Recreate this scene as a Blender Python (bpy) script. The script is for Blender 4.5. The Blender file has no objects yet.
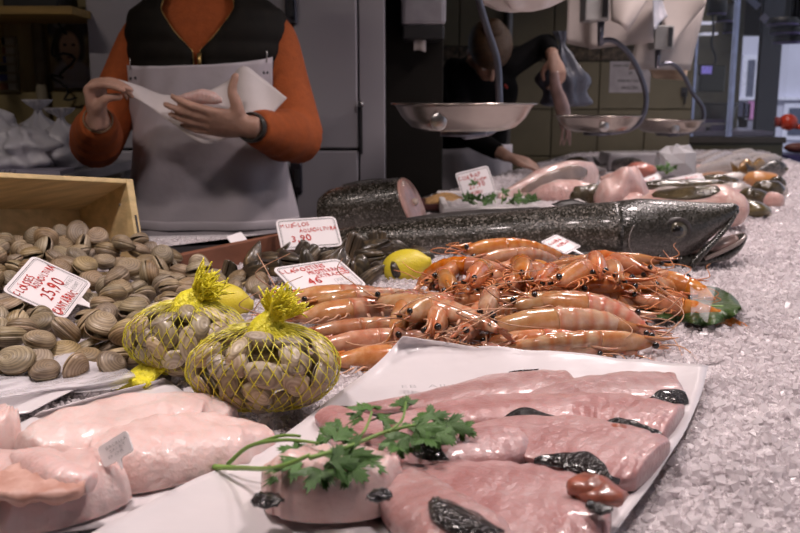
import bpy, math, random
import numpy as np
from mathutils import Vector, Matrix, Euler, Quaternion

random.seed(7)
RNG = np.random.default_rng(7)
SC = bpy.context.scene
COL = SC.collection
PI = math.pi

# ------------------------------------------------------------------ camera
F_PX = 889.0
CAM = np.array([0.0, 0.0, 1.22])
PITCH = math.atan((266.5 - 100.0) / F_PX)
cam_data = bpy.data.cameras.new('camera')
cam = bpy.data.objects.new('camera', cam_data)
COL.objects.link(cam)
cam_data.sensor_width = 36.0
cam_data.lens = 36.0 * F_PX / 800.0
cam.location = CAM
cam.rotation_euler = (PI / 2 - PITCH, 0, 0)
cam_data.clip_start = 0.02
cam_data.clip_end = 200
cam_data.dof.use_dof = True
cam_data.dof.focus_distance = 0.95
cam_data.dof.aperture_fstop = 11.0
SC.camera = cam

# ------------------------------------------------------------------ world, sun, exposure
world = bpy.data.worlds.new('sky')
SC.world = world
world.use_nodes = True
bg = world.node_tree.nodes['Background']
bg.inputs[0].default_value = (0.78, 0.82, 1.0, 1)
bg.inputs[1].default_value = 0.5
sun_d = bpy.data.lights.new('sun', 'SUN')
sun_d.energy = 1.2
sun_d.angle = math.radians(6)
sun_d.color = (0.86, 0.87, 1.0)
sun = bpy.data.objects.new('sun', sun_d)
sun.rotation_euler = (math.radians(52), 0, math.radians(-12))
COL.objects.link(sun)
SC.view_settings.view_transform = 'Standard'
SC.view_settings.look = 'None'
SC.view_settings.exposure = 0.0
SC.view_settings.gamma = 1.0
SC.view_settings.use_curve_mapping = False
SC.cycles.use_denoising = True
SC.cycles.max_bounces = 7
SC.cycles.transmission_bounces = 5
SC.cycles.transparent_max_bounces = 12
SC.cycles.caustics_refractive = False
SC.cycles.caustics_reflective = False
SC.cycles.sample_clamp_indirect = 4.0

LAMPS = [(-0.42, 0.72, 2.25, 8.2), (0.50, 0.72, 2.25, 6.6), (0.62, 1.75, 2.25, 8.5),
         (1.05, 2.75, 2.25, 8.5), (1.5, 3.85, 2.25, 9.0)]

# ------------------------------------------------------------------ pixel helpers
cp, sp = math.cos(PITCH), math.sin(PITCH)


def ray(px, py):
    a = (px - 400.0) / F_PX
    b = -(py - 266.5) / F_PX
    return np.array([a, cp + b * sp, -sp + b * cp])


def at_z(px, py, z):
    d = ray(px, py)
    return CAM + d * ((z - CAM[2]) / d[2])


def at_y(px, py, y):
    d = ray(px, py)
    return CAM + d * (y / d[1])


def to_px(P):
    P = np.asarray(P, float) - CAM
    x = P[..., 0]
    dep = P[..., 1] * cp - P[..., 2] * sp
    up = P[..., 1] * sp + P[..., 2] * cp
    return np.stack([400 + F_PX * x / dep, 266.5 - F_PX * up / dep], -1)


# ------------------------------------------------------------------ materials
MATS = {}


def nd(nt, typ, **kw):
    n = nt.nodes.new(typ)
    for k, v in kw.items():
        if k in n.inputs.keys():
            n.inputs[k].default_value = v
        else:
            setattr(n, k, v)
    return n


def rgba(c):
    return (c[0], c[1], c[2], 1.0)


def M(name, col, rough=0.5, metal=0.0, var=0.12, scale=18.0, bump=0.0, bscale=60.0, orand=0.0, sss=0.0,
      coat=0.0, trans=0.0, alpha=1.0, spec=0.5, col2=None, aniso=None, emit=0.0, detail=4.0, sssr=(1.0, 0.4, 0.3),
      sscale=0.01):
    """procedural material: two-colour noise, optional per-object brightness, bump, gloss"""
    if name in MATS:
        return MATS[name]
    m = bpy.data.materials.new(name)
    m.use_nodes = True
    nt = m.node_tree
    b = nt.nodes['Principled BSDF']
    tc = nd(nt, 'ShaderNodeTexCoord')
    mp = nd(nt, 'ShaderNodeMapping')
    if aniso:
        mp.inputs['Scale'].default_value = aniso
    nt.links.new(tc.outputs['Object'], mp.inputs['Vector'])
    no = nd(nt, 'ShaderNodeTexNoise', Scale=scale, Detail=detail)
    nt.links.new(mp.outputs['Vector'], no.inputs['Vector'])
    cr = nd(nt, 'ShaderNodeValToRGB')
    c1 = [max(0, c * (1 - var)) for c in col]
    c2 = [min(1, c * (1 + var)) for c in col] if col2 is None else col2
    if col2 is not None:
        c1 = col
    cr.color_ramp.elements[0].color = rgba(c1)
    cr.color_ramp.elements[1].color = rgba(c2)
    cr.color_ramp.elements[0].position = 0.35
    cr.color_ramp.elements[1].position = 0.68
    nt.links.new(no.outputs['Fac'], cr.inputs['Fac'])
    out = cr.outputs['Color']
    if orand > 0:
        oi = nd(nt, 'ShaderNodeObjectInfo')
        mr = nd(nt, 'ShaderNodeMapRange')
        mr.inputs['To Min'].default_value = 1 - orand
        mr.inputs['To Max'].default_value = 1 + orand
        nt.links.new(oi.outputs['Random'], mr.inputs['Value'])
        hs = nd(nt, 'ShaderNodeHueSaturation')
        nt.links.new(mr.outputs['Result'], hs.inputs['Value'])
        nt.links.new(out, hs.inputs['Color'])
        out = hs.outputs['Color']
    nt.links.new(out, b.inputs['Base Color'])
    b.inputs['Roughness'].default_value = rough
    b.inputs['Metallic'].default_value = metal
    b.inputs['Specular IOR Level'].default_value = spec
    b.inputs['Coat Weight'].default_value = coat
    b.inputs['Coat Roughness'].default_value = 0.08
    b.inputs['Transmission Weight'].default_value = trans
    b.inputs['Alpha'].default_value = alpha
    if sss > 0:
        b.inputs['Subsurface Weight'].default_value = sss
        b.inputs['Subsurface Radius'].default_value = sssr
        b.inputs['Subsurface Scale'].default_value = sscale
    if emit > 0:
        nt.links.new(out, b.inputs['Emission Color'])
        b.inputs['Emission Strength'].default_value = emit
    if bump > 0:
        n2 = nd(nt, 'ShaderNodeTexNoise', Scale=bscale, Detail=3.0)
        nt.links.new(mp.outputs['Vector'], n2.inputs['Vector'])
        bp = nd(nt, 'ShaderNodeBump', Strength=bump, Distance=0.01)
        nt.links.new(n2.outputs['Fac'], bp.inputs['Height'])
        nt.links.new(bp.outputs['Normal'], b.inputs['Normal'])
    MATS[name] = m
    m['out'] = 1
    return m


def ramp(nt, src, stops):
    cr = nd(nt, 'ShaderNodeValToRGB')
    els = cr.color_ramp.elements
    while len(els) < len(stops):
        els.new(0.5)
    for e, (p, c) in zip(els, stops):
        e.position = p
        e.color = rgba(c)
    nt.links.new(src, cr.inputs['Fac'])
    return cr.outputs['Color']


def mixc(nt, fac, a, b, mode='MIX'):
    mx = nd(nt, 'ShaderNodeMix', data_type='RGBA', blend_type=mode)
    if isinstance(fac, (int, float)):
        mx.inputs[0].default_value = fac
    else:
        nt.links.new(fac, mx.inputs[0])
    for sock, v in ((mx.inputs[6], a), (mx.inputs[7], b)):
        if isinstance(v, (tuple, list)):
            sock.default_value = rgba(v)
        else:
            nt.links.new(v, sock)
    return mx.outputs[2]


def math_n(nt, op, a, b=None):
    n = nd(nt, 'ShaderNodeMath', operation=op)
    for i, v in enumerate((a, b)):
        if v is None:
            continue
        if isinstance(v, (int, float)):
            n.inputs[i].default_value = v
        else:
            nt.links.new(v, n.inputs[i])
    return n.outputs[0]


def base_mat(name):
    m = bpy.data.materials.new(name)
    m.use_nodes = True
    MATS[name] = m
    nt = m.node_tree
    return m, nt, nt.nodes['Principled BSDF']


def uvs(nt):
    tc = nd(nt, 'ShaderNodeTexCoord')
    sx = nd(nt, 'ShaderNodeSeparateXYZ')
    nt.links.new(tc.outputs['UV'], sx.inputs[0])
    return tc, sx.outputs[0], sx.outputs[1]


def obj_hsv(nt, colsock, v=0.15, h=0.012, s=0.15):
    oi = nd(nt, 'ShaderNodeObjectInfo')
    hs = nd(nt, 'ShaderNodeHueSaturation')
    mr = nd(nt, 'ShaderNodeMapRange')
    mr.inputs['To Min'].default_value = 1 - v
    mr.inputs['To Max'].default_value = 1 + v
    nt.links.new(oi.outputs['Random'], mr.inputs['Value'])
    nt.links.new(mr.outputs['Result'], hs.inputs['Value'])
    r2 = math_n(nt, 'FRACT', math_n(nt, 'MULTIPLY', oi.outputs['Random'], 7.31))
    mr2 = nd(nt, 'ShaderNodeMapRange')
    mr2.inputs['To Min'].default_value = 0.5 - h
    mr2.inputs['To Max'].default_value = 0.5 + h
    nt.links.new(r2, mr2.inputs['Value'])
    nt.links.new(mr2.outputs['Result'], hs.inputs['Hue'])
    r3 = math_n(nt, 'FRACT', math_n(nt, 'MULTIPLY', oi.outputs['Random'], 13.7))
    mr3 = nd(nt, 'ShaderNodeMapRange')
    mr3.inputs['To Min'].default_value = 1 - s
    mr3.inputs['To Max'].default_value = 1 + s
    nt.links.new(r3, mr3.inputs['Value'])
    nt.links.new(mr3.outputs['Result'], hs.inputs['Saturation'])
    nt.links.new(colsock, hs.inputs['Color'])
    return hs.outputs['Color']


# ------------------------------------------------------------------ mesh helpers
def N(v):
    v = np.asarray(v, float)
    return v / (np.linalg.norm(v) + 1e-12)


class MB:
    """collects geometry for ONE mesh object"""

    def __init__(self):
        self.v, self.f, self.mi, self.uv = [], [], [], []
        self.n = 0

    def add(self, V, F, mi=0, UV=None):
        V = np.asarray(V, float).reshape(-1, 3)
        self.v.append(V)
        UV = np.zeros((len(V), 2)) if UV is None else np.asarray(UV, float)
        self.uv.append(UV)
        for f in F:
            self.f.append(tuple(int(i) + self.n for i in f))
            self.mi.append(mi)
        self.n += len(V)
        return self

    def box(self, x0, x1, y0, y1, z0, z1, mi=0, R=None):
        V = np.array([(x, y, z) for z in (z0, z1) for y in (y0, y1) for x in (x0, x1)], float)
        if R is not None:
            V = R(V)
        return self.add(V, [(0, 2, 3, 1), (4, 5, 7, 6), (0, 1, 5, 4), (2, 6, 7, 3), (0, 4, 6, 2), (1, 3, 7, 5)], mi)

    def tube(self, path, rad, seg=8, mi=0, up=(0, 0, 1), caps=True, flat=None, cross=None):
        """swept ring; rad: number, list, or list of (rx, rz); cross: function(angle)->scale"""
        path = np.asarray(path, float)
        n = len(path)
        T = np.gradient(path, axis=0)
        T /= (np.linalg.norm(T, axis=1, keepdims=True) + 1e-12)
        rad = np.asarray(rad, float)
        if rad.ndim == 0:
            rad = np.full((n, 2), float(rad))
        elif rad.ndim == 1:
            rad = np.stack([rad, rad], 1)
        a = np.arange(seg) / seg * 2 * PI
        k = np.ones(seg) if cross is None else np.array([cross(t) for t in a])
        up = np.asarray(up, float)
        V, UV = [], []
        L = np.concatenate([[0], np.cumsum(np.linalg.norm(np.diff(path, axis=0), axis=1))])
        L = L / (L[-1] + 1e-12)
        prev = None
        for i in range(n):
            if prev is None:
                u = up
                if abs(np.dot(N(u), T[i])) > 0.95:
                    u = np.array([0, 1, 0.0]) if abs(T[i][1]) < 0.9 else np.array([1.0, 0, 0])
            else:
                u = prev
            s = N(np.cross(T[i], u))
            u = np.cross(s, T[i])
            prev = u
            V.append(path[i] + (np.cos(a) * k * rad[i, 0])[:, None] * s + (np.sin(a) * k * rad[i, 1])[:, None] * u)
            UV.append(np.stack([np.full(seg, L[i]), (np.sin(a) + 1) / 2], 1))
        return self.rings(V, UV, caps, mi)

    def rings(self, V, UV=None, caps=True, mi=0):
        n, seg = len(V), len(V[0])
        F = []
        for i in range(n - 1):
            for j in range(seg):
                k = (j + 1) % seg
                F.append((i * seg + j, i * seg + k, (i + 1) * seg + k, (i + 1) * seg + j))
        VV = np.concatenate(V)
        UU = np.zeros((len(VV), 2)) if UV is None else np.concatenate(UV)
        if caps:
            c0, c1 = len(VV), len(VV) + 1
            VV = np.concatenate([VV, [np.mean(V[0], 0)], [np.mean(V[-1], 0)]])
            UU = np.concatenate([UU, [[0, .5]], [[1, .5]]])
            for j in range(seg):
                k = (j + 1) % seg
                F.append((c0, k, j))
                F.append((c1, (n - 1) * seg + j, (n - 1) * seg + k))
        return self.add(VV, F, mi, UU)

    def ell(self, c, r, seg=12, rng=8, mi=0, R=None):
        V, UV = [], []
        for i in range(1, rng):
            t = PI * i / rng
            a = np.arange(seg) / seg * 2 * PI
            V.append(np.stack([np.sin(t) * np.cos(a), np.sin(t) * np.sin(a), np.full(seg, np.cos(t))], 1))
        VV = np.concatenate(V + [np.array([[0, 0, 1.0]]), np.array([[0, 0, -1.0]])])
        F = []
        for i in range(rng - 2):
            for j in range(seg):
                k = (j + 1) % seg
                F.append((i * seg + j, (i + 1) * seg + j, (i + 1) * seg + k, i * seg + k))
        t0 = (rng - 1) * seg
        for j in range(seg):
            k = (j + 1) % seg
            F.append((t0, j, k))
            F.append((t0 + 1, (rng - 2) * seg + k, (rng - 2) * seg + j))
        UU = np.stack([np.arctan2(VV[:, 1], VV[:, 0]) / 2 / PI + .5, VV[:, 2] * .5 + .5], 1)
        VV = VV * np.asarray(r, float)
        if R is not None:
            VV = VV @ np.asarray(R).T
        return self.add(VV + np.asarray(c, float), F, mi, UU)

    def prism(self, poly, z0, z1, mi=0, R=None):
        n = len(poly)
        V = [(p[0], p[1], z0) for p in poly] + [(p[0], p[1], z1) for p in poly]
        V = np.array(V, float)
        if R is not None:
            V = R(V)
        F = [tuple(range(n - 1, -1, -1)), tuple(range(n, 2 * n))]
        F += [(i, (i + 1) % n, n + (i + 1) % n, n + i) for i in range(n)]
        return self.add(V, F, mi)

    def grid(self, P, mi=0):
        """P: (nu, nv, 3)"""
        nu, nv = P.shape[:2]
        F = [(i * nv + j, (i + 1) * nv + j, (i + 1) * nv + j + 1, i * nv + j + 1)
             for i in range(nu - 1) for j in range(nv - 1)]
        u, v = np.meshgrid(np.linspace(0, 1, nu), np.linspace(0, 1, nv), indexing='ij')
        return self.add(P.reshape(-1, 3), F, mi, np.stack([u.ravel(), v.ravel()], 1))

    def lathe(self, prof, c=(0, 0, 0), seg=24, mi=0, closed=False):
        a = np.arange(seg) / seg * 2 * PI
        V = [np.stack([r * np.cos(a), r * np.sin(a), np.full(seg, z)], 1) + np.asarray(c) for r, z in prof]
        if closed:
            V = V + [V[0]]
        return self.rings(V, None, not closed, mi)

    def mesh(self, name, smooth=True):
        me = bpy.data.meshes.new(name)
        V = np.concatenate(self.v)
        me.from_pydata(V.tolist(), [], self.f)
        uvl = me.uv_layers.new(name='UVMap')
        UV = np.concatenate(self.uv)
        li = np.zeros(len(me.loops), dtype=np.int32)
        me.loops.foreach_get('vertex_index', li)
        uvl.data.foreach_set('uv', UV[li].astype(np.float32).ravel())
        me.polygons.foreach_set('material_index', np.array(self.mi, dtype=np.int32))
        me.polygons.foreach_set('use_smooth', np.full(len(me.polygons), smooth))
        me.update()
        return me

    def build(self, name, mat, parent=None, smooth=True, loc=None, local=False, autosmooth=None, bevel=0, subd=0,
              solid=0):
        """world-space geometry -> object; its origin goes to loc (or to its base centre), or the parent's origin"""
        V = np.concatenate(self.v)
        if local:
            off = np.zeros(3)
        elif parent is not None:
            off = np.array(WLOC.get(parent.name, (0, 0, 0)))
        elif loc is not None:
            off = np.asarray(loc, float)
        else:
            off = np.array([(V[:, 0].min() + V[:, 0].max()) / 2, (V[:, 1].min() + V[:, 1].max()) / 2, V[:, 2].min()])
        self.v = [V - off]
        me = self.mesh(name, smooth)
        o = bpy.data.objects.new(name, me)
        COL.objects.link(o)
        for mm in (mat if isinstance(mat, (list, tuple)) else [mat]):
            me.materials.append(mm)
        if parent is not None:
            o.parent = parent
            WLOC[o.name] = off
        elif not local:
            o.location = off
            WLOC[o.name] = off
        if autosmooth:
            try:
                me.set_sharp_from_angle(angle=math.radians(autosmooth))
            except Exception:
                pass
        if bevel:
            md = o.modifiers.new('bevel', 'BEVEL')
            md.width = bevel
            md.segments = 2
            md.limit_method = 'ANGLE'
        if solid:
            md = o.modifiers.new('solid', 'SOLIDIFY')
            md.thickness = solid
            md.offset = 1
        if subd:
            md = o.modifiers.new('subd', 'SUBSURF')
            md.levels = md.render_levels = subd
        return o


WLOC = {}


def tag(o, label=None, cat=None, group=None, kind=None):
    if label:
        o['label'] = label
    if cat:
        o['category'] = cat
    if group:
        o['group'] = group
    if kind:
        o['kind'] = kind
    return o


def thing(name, label, cat, loc=(0, 0, 0), group=None):
    o = bpy.data.objects.new(name, None)
    o.empty_display_size = 0.02
    COL.objects.link(o)
    o.location = loc
    WLOC[o.name] = np.asarray(loc, float)
    return tag(o, label, cat, group)


def struct(o):
    o['kind'] = 'structure'
    return o


def dup(o, parent=None):
    c = o.copy()
    COL.objects.link(c)
    c.parent = parent
    for ch in KIDS.get(o.name, [x for x in o.children]):
        dup(ch, c)
    return c


KIDS = {}


def place(o, loc, R=None, s=1.0):
    """R: 3x3 with columns = local axes"""
    mt = Matrix.Identity(4)
    R = np.eye(3) if R is None else np.asarray(R)
    s3 = np.ones(3) * s if np.isscalar(s) else np.asarray(s)
    for i in range(3):
        for j in range(3):
            mt[i][j] = R[i, j] * s3[j]
        mt[i][3] = loc[i]
    o.matrix_world = mt
    return o


def basis(x, up=(0, 0, 1)):
    x = N(x)
    z = np.asarray(up, float)
    z = N(z - x * np.dot(x, z))
    y = np.cross(z, x)
    return np.stack([x, y, z], 1)


def rotm(rx=0, ry=0, rz=0):
    return np.array(Euler((rx, ry, rz)).to_matrix())


def interp(pts, n, smooth=True):
    """Catmull-Rom resample of a (k, d) control list"""
    P = np.asarray(pts, float)
    if P.ndim == 1:
        P = P[:, None]
    k = len(P)
    if k == 2 or not smooth:
        t = np.linspace(0, k - 1, n)
        i = np.minimum(t.astype(int), k - 2)
        f = (t - i)[:, None]
        return P[i] * (1 - f) + P[i + 1] * f
    t = np.linspace(0, k - 1, n)
    i = np.minimum(t.astype(int), k - 2)
    f = (t - i)[:, None]
    p0 = P[np.maximum(i - 1, 0)]
    p1 = P[i]
    p2 = P[i + 1]
    p3 = P[np.minimum(i + 2, k - 1)]
    return 0.5 * (2 * p1 + (p2 - p0) * f + (2 * p0 - 5 * p1 + 4 * p2 - p3) * f ** 2 + (3 * p1 - p0 - 3 * p2 + p3) * f ** 3)


def vnoise(x, y, s=1.0, seed=0):
    """smooth cheap noise in about [-1, 1]"""
    r = np.random.default_rng(seed)
    o = 0
    for k in range(5):
        a = r.uniform(0, 2 * PI)
        fr = s * r.uniform(0.6, 1.7)
        o = o + np.sin((x * math.cos(a) + y * math.sin(a)) * fr + r.uniform(0, 6.28))
    return o / 2.6


def remeshed(mb, name, mat, parent, voxel=0.006, smooth_it=4):
    """fuses overlapping closed tubes into one continuous skin"""
    o = mb.build(name + '_raw', mat, parent)
    md = o.modifiers.new('r', 'REMESH')
    md.mode = 'VOXEL'
    md.voxel_size = voxel
    md.use_smooth_shade = True
    ms = o.modifiers.new('s', 'SMOOTH')
    ms.factor = 0.5
    ms.iterations = smooth_it
    dg = bpy.context.evaluated_depsgraph_get()
    dg.update()
    me = bpy.data.meshes.new_from_object(o.evaluated_get(dg))
    me.name = name
    o.modifiers.clear()
    old = o.data
    o.data = me
    bpy.data.meshes.remove(old)
    me.materials.clear()
    for mm in (mat if isinstance(mat, (list, tuple)) else [mat]):
        me.materials.append(mm)
    me.polygons.foreach_set('use_smooth', np.full(len(me.polygons), True))
    o.name = name
    WLOC[o.name] = WLOC.get(parent.name, np.zeros(3))
    return o


def in_poly(x, y, poly):
    poly = np.asarray(poly, float)
    c = np.zeros(np.shape(x), bool)
    j = len(poly) - 1
    for i in range(len(poly)):
        xi, yi = poly[i]
        xj, yj = poly[j]
        t = ((yi > y) != (yj > y)) & (x < (xj - xi) * (y - yi) / (yj - yi + 1e-12) + xi)
        c ^= t
        j = i
    return c


# ------------------------------------------------------------------ common materials
m_steel = M('stainless_steel', (0.52, 0.50, 0.49), rough=0.28, metal=1.0, var=0.06, scale=6, aniso=(1, 1, 12))
m_steel_blue = M('dull_steel_bar', (0.15, 0.15, 0.18), rough=0.36, metal=1.0, var=0.1)
m_dark_metal = M('dark_metal', (0.05, 0.05, 0.055), rough=0.4, metal=0.3)
m_black = M('black_plastic', (0.015, 0.014, 0.015), rough=0.45)
m_paper = M('white_waxed_paper', (0.62, 0.58, 0.59), rough=0.32, var=0.03, scale=12, coat=0.15, bump=0.35, bscale=14)
m_sheet = M('white_bag_paper', (0.50, 0.435, 0.405), rough=0.65, var=0.05, scale=9)
m_card = M('white_plastic_card', (0.80, 0.755, 0.76), rough=0.35, var=0.015)
m_ink_red = M('red_marker_ink', (0.55, 0.04, 0.03), rough=0.6, var=0.2, scale=300)
m_ink_black = M('black_print', (0.03, 0.03, 0.035), rough=0.6)
m_ink_grey = M('grey_print', (0.30, 0.29, 0.30), rough=0.6)
m_parsley = M('parsley_leaf', (0.05, 0.13, 0.018), rough=0.42, var=0.4, scale=60, bump=0.3, bscale=200, orand=0.25)
m_stem = M('parsley_stem', (0.17, 0.29, 0.06), rough=0.4, var=0.15)
m_skin = M('skin', (0.46, 0.27, 0.20), rough=0.5, var=0.12, scale=40, sss=0.12, bump=0.12, bscale=150)

# ------------------------------------------------------------------ the setting
ICE = 0.94


def ice_z(x, y):
    return ICE + 0.006 * vnoise(np.asarray(x), np.asarray(y), 5.0, 3) + 0.0025 * vnoise(np.asarray(x), np.asarray(y), 21.0, 4)


m_floor = M('dark_wet_floor', (0.07, 0.065, 0.065), rough=0.35, var=0.2, scale=3)
m_ceil = M('dark_ceiling_paint', (0.045, 0.042, 0.045), rough=0.8)
m_dark_wall = M('dark_brown_wall', (0.011, 0.009, 0.007), spec=.2, rough=0.7, var=0.2, scale=4)
m_street = M('grey_paving', (0.30, 0.30, 0.32), rough=0.8)

struct(MB().box(-3.2, 3.4, -3.2, 7.6, -0.1, 0.0).build('floor', m_floor, smooth=False))
struct(MB().box(-8, 14, 7.6, 22, -0.12, -0.02).build('ground_street', m_street, smooth=False))
struct(MB().box(-3.2, 3.4, -3.2, 7.6, 3.0, 3.1).build('ceiling', m_ceil, smooth=False))
struct(MB().box(-3.3, -3.2, -3.2, 7.6, 0, 3.0).build('wall_left', m_dark_wall, smooth=False))
struct(MB().box(-3.2, 3.4, -3.3, -3.2, 0, 3.0).build('wall_front', m_dark_wall, smooth=False))

# tiled wall behind the second vendor: grout slab with single tiles
TY = 4.95
m_grout = M('dark_grout', (0.045, 0.042, 0.03), rough=0.8)
m_tile = M('olive_glazed_tile', (0.155, 0.135, 0.085), rough=0.35, var=0.08, scale=7, orand=0.07)
m_border = M('brown_border_tile', (0.075, 0.055, 0.035), rough=0.35, var=0.7, scale=45)
wb = struct(MB().box(-0.46, 1.60, TY, TY + 0.15, 0, 3.0).build('wall_back', m_grout, smooth=False))


def tile_mesh(w, h):
    b = MB()
    e = 0.004
    b.box(-w / 2, w / 2, -0.006, 0.0, -h / 2, h / 2)
    V = b.v[0]
    for i in range(8):
        if V[i, 1] < -0.003:
            V[i, 0] *= (1 - 2 * e / w)
            V[i, 2] *= (1 - 2 * e / h)
    return b


def tile_at(proto, x, z, name):
    o = bpy.data.objects.new(name, proto)
    COL.objects.link(o)
    o.parent = wb
    L = WLOC[wb.name]
    o.location = (x - L[0], TY - L[1], z - L[2])


tm = tile_mesh(0.252, 0.252).mesh('tile', False)
tm.materials.append(m_tile)
bm_ = tile_mesh(0.252, 0.072).mesh('border_tile', False)
bm_.materials.append(m_border)
zb = at_y(600, 54, TY)[2]
for i in range(8):
    x = -0.322 + i * 0.256
    for k in range(3):
        tile_at(tm, x, zb + 0.04 + 0.128 + k * 0.256, 'tile')
    tile_at(bm_, x, zb, 'border_tile')
    for k in range(5):
        tile_at(tm, x, zb - 0.04 - 0.128 - k * 0.256, 'tile')

# dark pillar between the cold cabinet and the tiles
struct(MB().box(-0.06, 0.15, 3.15, 3.5, 0, 3.0).build('wall_pillar', m_dark_wall, smooth=False, bevel=0.004))
# wall behind the vendor's alcove
m_alcove = M('yellowed_panel', (0.30, 0.235, 0.105), rough=0.6, var=0.18, scale=3, aniso=(6, 1, 1))
struct(MB().box(-3.2, -0.98, 3.1, 3.2, 0, 3.0).build('wall_alcove', m_alcove, smooth=False))
struct(MB().box(-0.98, -0.06, 3.3, 3.4, 0, 3.0).build('wall_cabinet', m_dark_wall, smooth=False))

# ------------------------------------------------------------------ pendant lamps over the counter (above the frame)
m_shade = M('lamp_shade_enamel', (0.25, 0.25, 0.25), rough=0.4)
for i, (lx, ly, lz, pw) in enumerate(LAMPS):
    t = thing('pendant_lamp', ['grey enamel pendant lamp over the clam crate', 'grey enamel pendant lamp over the pink fillets',
                               'grey enamel pendant lamp over the big hake', 'grey enamel pendant lamp over the monkfish tails',
                               'grey enamel pendant lamp over the far silver fish'][i], 'lamp', (lx, ly, lz), 'pendant lamps over the counter')
    MB().lathe([(0.03, 0.17), (0.035, 0.12), (0.13, 0.0), (0.126, 0.0), (0.03, 0.115), (0.0, 0.12)], (lx, ly, lz), 24).build('shade', m_shade, t)
    MB().tube([(lx, ly, lz + 0.15), (lx, ly, 3.0)], 0.004, 6).build('cord', m_black, t)
    ld = bpy.data.lights.new('pendant_bulb', 'AREA')
    ld.shape = 'DISK'
    ld.size = 0.2
    ld.energy = pw
    ld.color = (1.0, 0.855, 0.838)
    ld.spread = math.radians(132)
    lo = bpy.data.objects.new('bulb_light', ld)
    COL.objects.link(lo)
    lo.location = (0, 0, 0.004)
    lo.parent = t

# added, unseen tube lamps that brighten the vendor's alcove and the street end
for i, (lx, ly, lz, pw, lb_) in enumerate(((-1.7, 0.5, 2.93, 15.0, 'unseen tube lamp added to brighten the work table alcove'), (2.15, 5.6, 2.93, 6.0, 'unseen tube lamp added to brighten the area behind the glass'))):
    t = thing('added_fill_lamp', lb_, 'lamp', (lx, ly, lz), 'added fill lamps')
    MB().box(lx - .3, lx + .3, ly - .05, ly + .05, lz + .02, lz + .07).build('housing', m_shade, t, smooth=False)
    MB().tube([(lx - .28, ly, lz + .012), (lx + .28, ly, lz + .012)], .008, 10).build('fill_tube', M('fill_tube_glow', (.8, .8, .82), rough=.3, emit=.6), t)
    ld = bpy.data.lights.new('added_glow_bar', 'AREA')
    ld.shape = 'RECTANGLE'
    ld.size, ld.size_y = .55, .05
    ld.energy = pw
    ld.color = (1.0, .86, .78)
    lo = bpy.data.objects.new('fill_light_source', ld)
    COL.objects.link(lo)
    lo.location = (0, 0, 0)
    lo.parent = t

# ------------------------------------------------------------------ counter and crushed ice
COUNTER = [(-1.7, 0.40), (1.02, 0.40), (2.0, 4.9), (0.96, 4.9), (0.0, 2.42), (-0.14, 2.04), (-0.2, 1.80), (-1.7, 1.60)]
t = thing('ice_counter', 'long stainless steel fish counter filled with crushed ice', 'counter', (0.3, 1.5, 0))
MB().prism(COUNTER, 0.0, 0.885).build('body', m_steel, t, smooth=False)
lip = MB()
for i in range(len(COUNTER)):
    a, b = np.array(COUNTER[i]), np.array(COUNTER[(i + 1) % len(COUNTER)])
    d = N(np.append(b - a, 0))
    n = np.array([d[1], -d[0], 0])
    A, B_ = np.append(a, 0), np.append(b, 0)
    V = []
    for z in (0.8845, 0.938):
        for p in (A - d * .012, B_ + d * .012):
            for k in (0.0, 0.012):
                V.append(p + n * k + np.array([0, 0, z]))
    lip.add(V, [(0, 1, 3, 2), (4, 6, 7, 5), (0, 2, 6, 4), (1, 5, 7, 3), (0, 4, 5, 1), (2, 3, 7, 6)])
lip.build('rim', m_steel, t, smooth=False)

m_ice, nt, b = base_mat('crushed_ice')
tc = nd(nt, 'ShaderNodeTexCoord')
n1 = nd(nt, 'ShaderNodeTexNoise', Scale=9.0, Detail=4.0)
nt.links.new(tc.outputs['Object'], n1.inputs['Vector'])
c_ = ramp(nt, n1.outputs['Fac'], [(0.3, (0.72, 0.67, 0.685)), (0.7, (0.86, 0.81, 0.82))])
nt.links.new(c_, b.inputs['Base Color'])
b.inputs['Roughness'].default_value = 0.12
b.inputs['IOR'].default_value = 1.31
b.inputs['Transmission Weight'].default_value = 0.0
b.inputs['Subsurface Weight'].default_value = 0.0
tr_ = nd(nt, 'ShaderNodeBsdfTransparent')
mx_ = nd(nt, 'ShaderNodeMixShader')
mx_.inputs[0].default_value = 0.58
nt.links.new(b.outputs[0], mx_.inputs[1])
nt.links.new(tr_.outputs[0], mx_.inputs[2])
nt.links.new(mx_.outputs[0], nt.nodes['Material Output'].inputs['Surface'])
m_icebed = M('packed_ice', (0.68, 0.63, 0.645), rough=0.25, var=0.14, scale=60, bump=0.9, bscale=150)

# sheets lying on the ice (used both to keep chips away and to build the papers)
SHEET_A = [(403, 338), (708, 367), (690, 425), (610, 540), (520, 640), (60, 640), (30, 545), (210, 478), (345, 390)]
SHEET_B = [(36, 414), (165, 379), (205, 408), (262, 428), (205, 472), (20, 560), (-120, 560), (-60, 440)]


def px_poly(pts, z):
    return [tuple(at_z(x, min(y, 700), z)[:2]) for x, y in pts]


PA, PB = px_poly(SHEET_A, ICE), px_poly(SHEET_B, ICE)
pb_c = np.mean(PB, 0)
PB_IN = [tuple(pb_c + (np.array(p) - pb_c) * .9) for p in PB]
ice_b = MB()
gx = np.linspace(-1.7, 2.05, 150)
gy = np.linspace(0.40, 4.9, 170)
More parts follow.
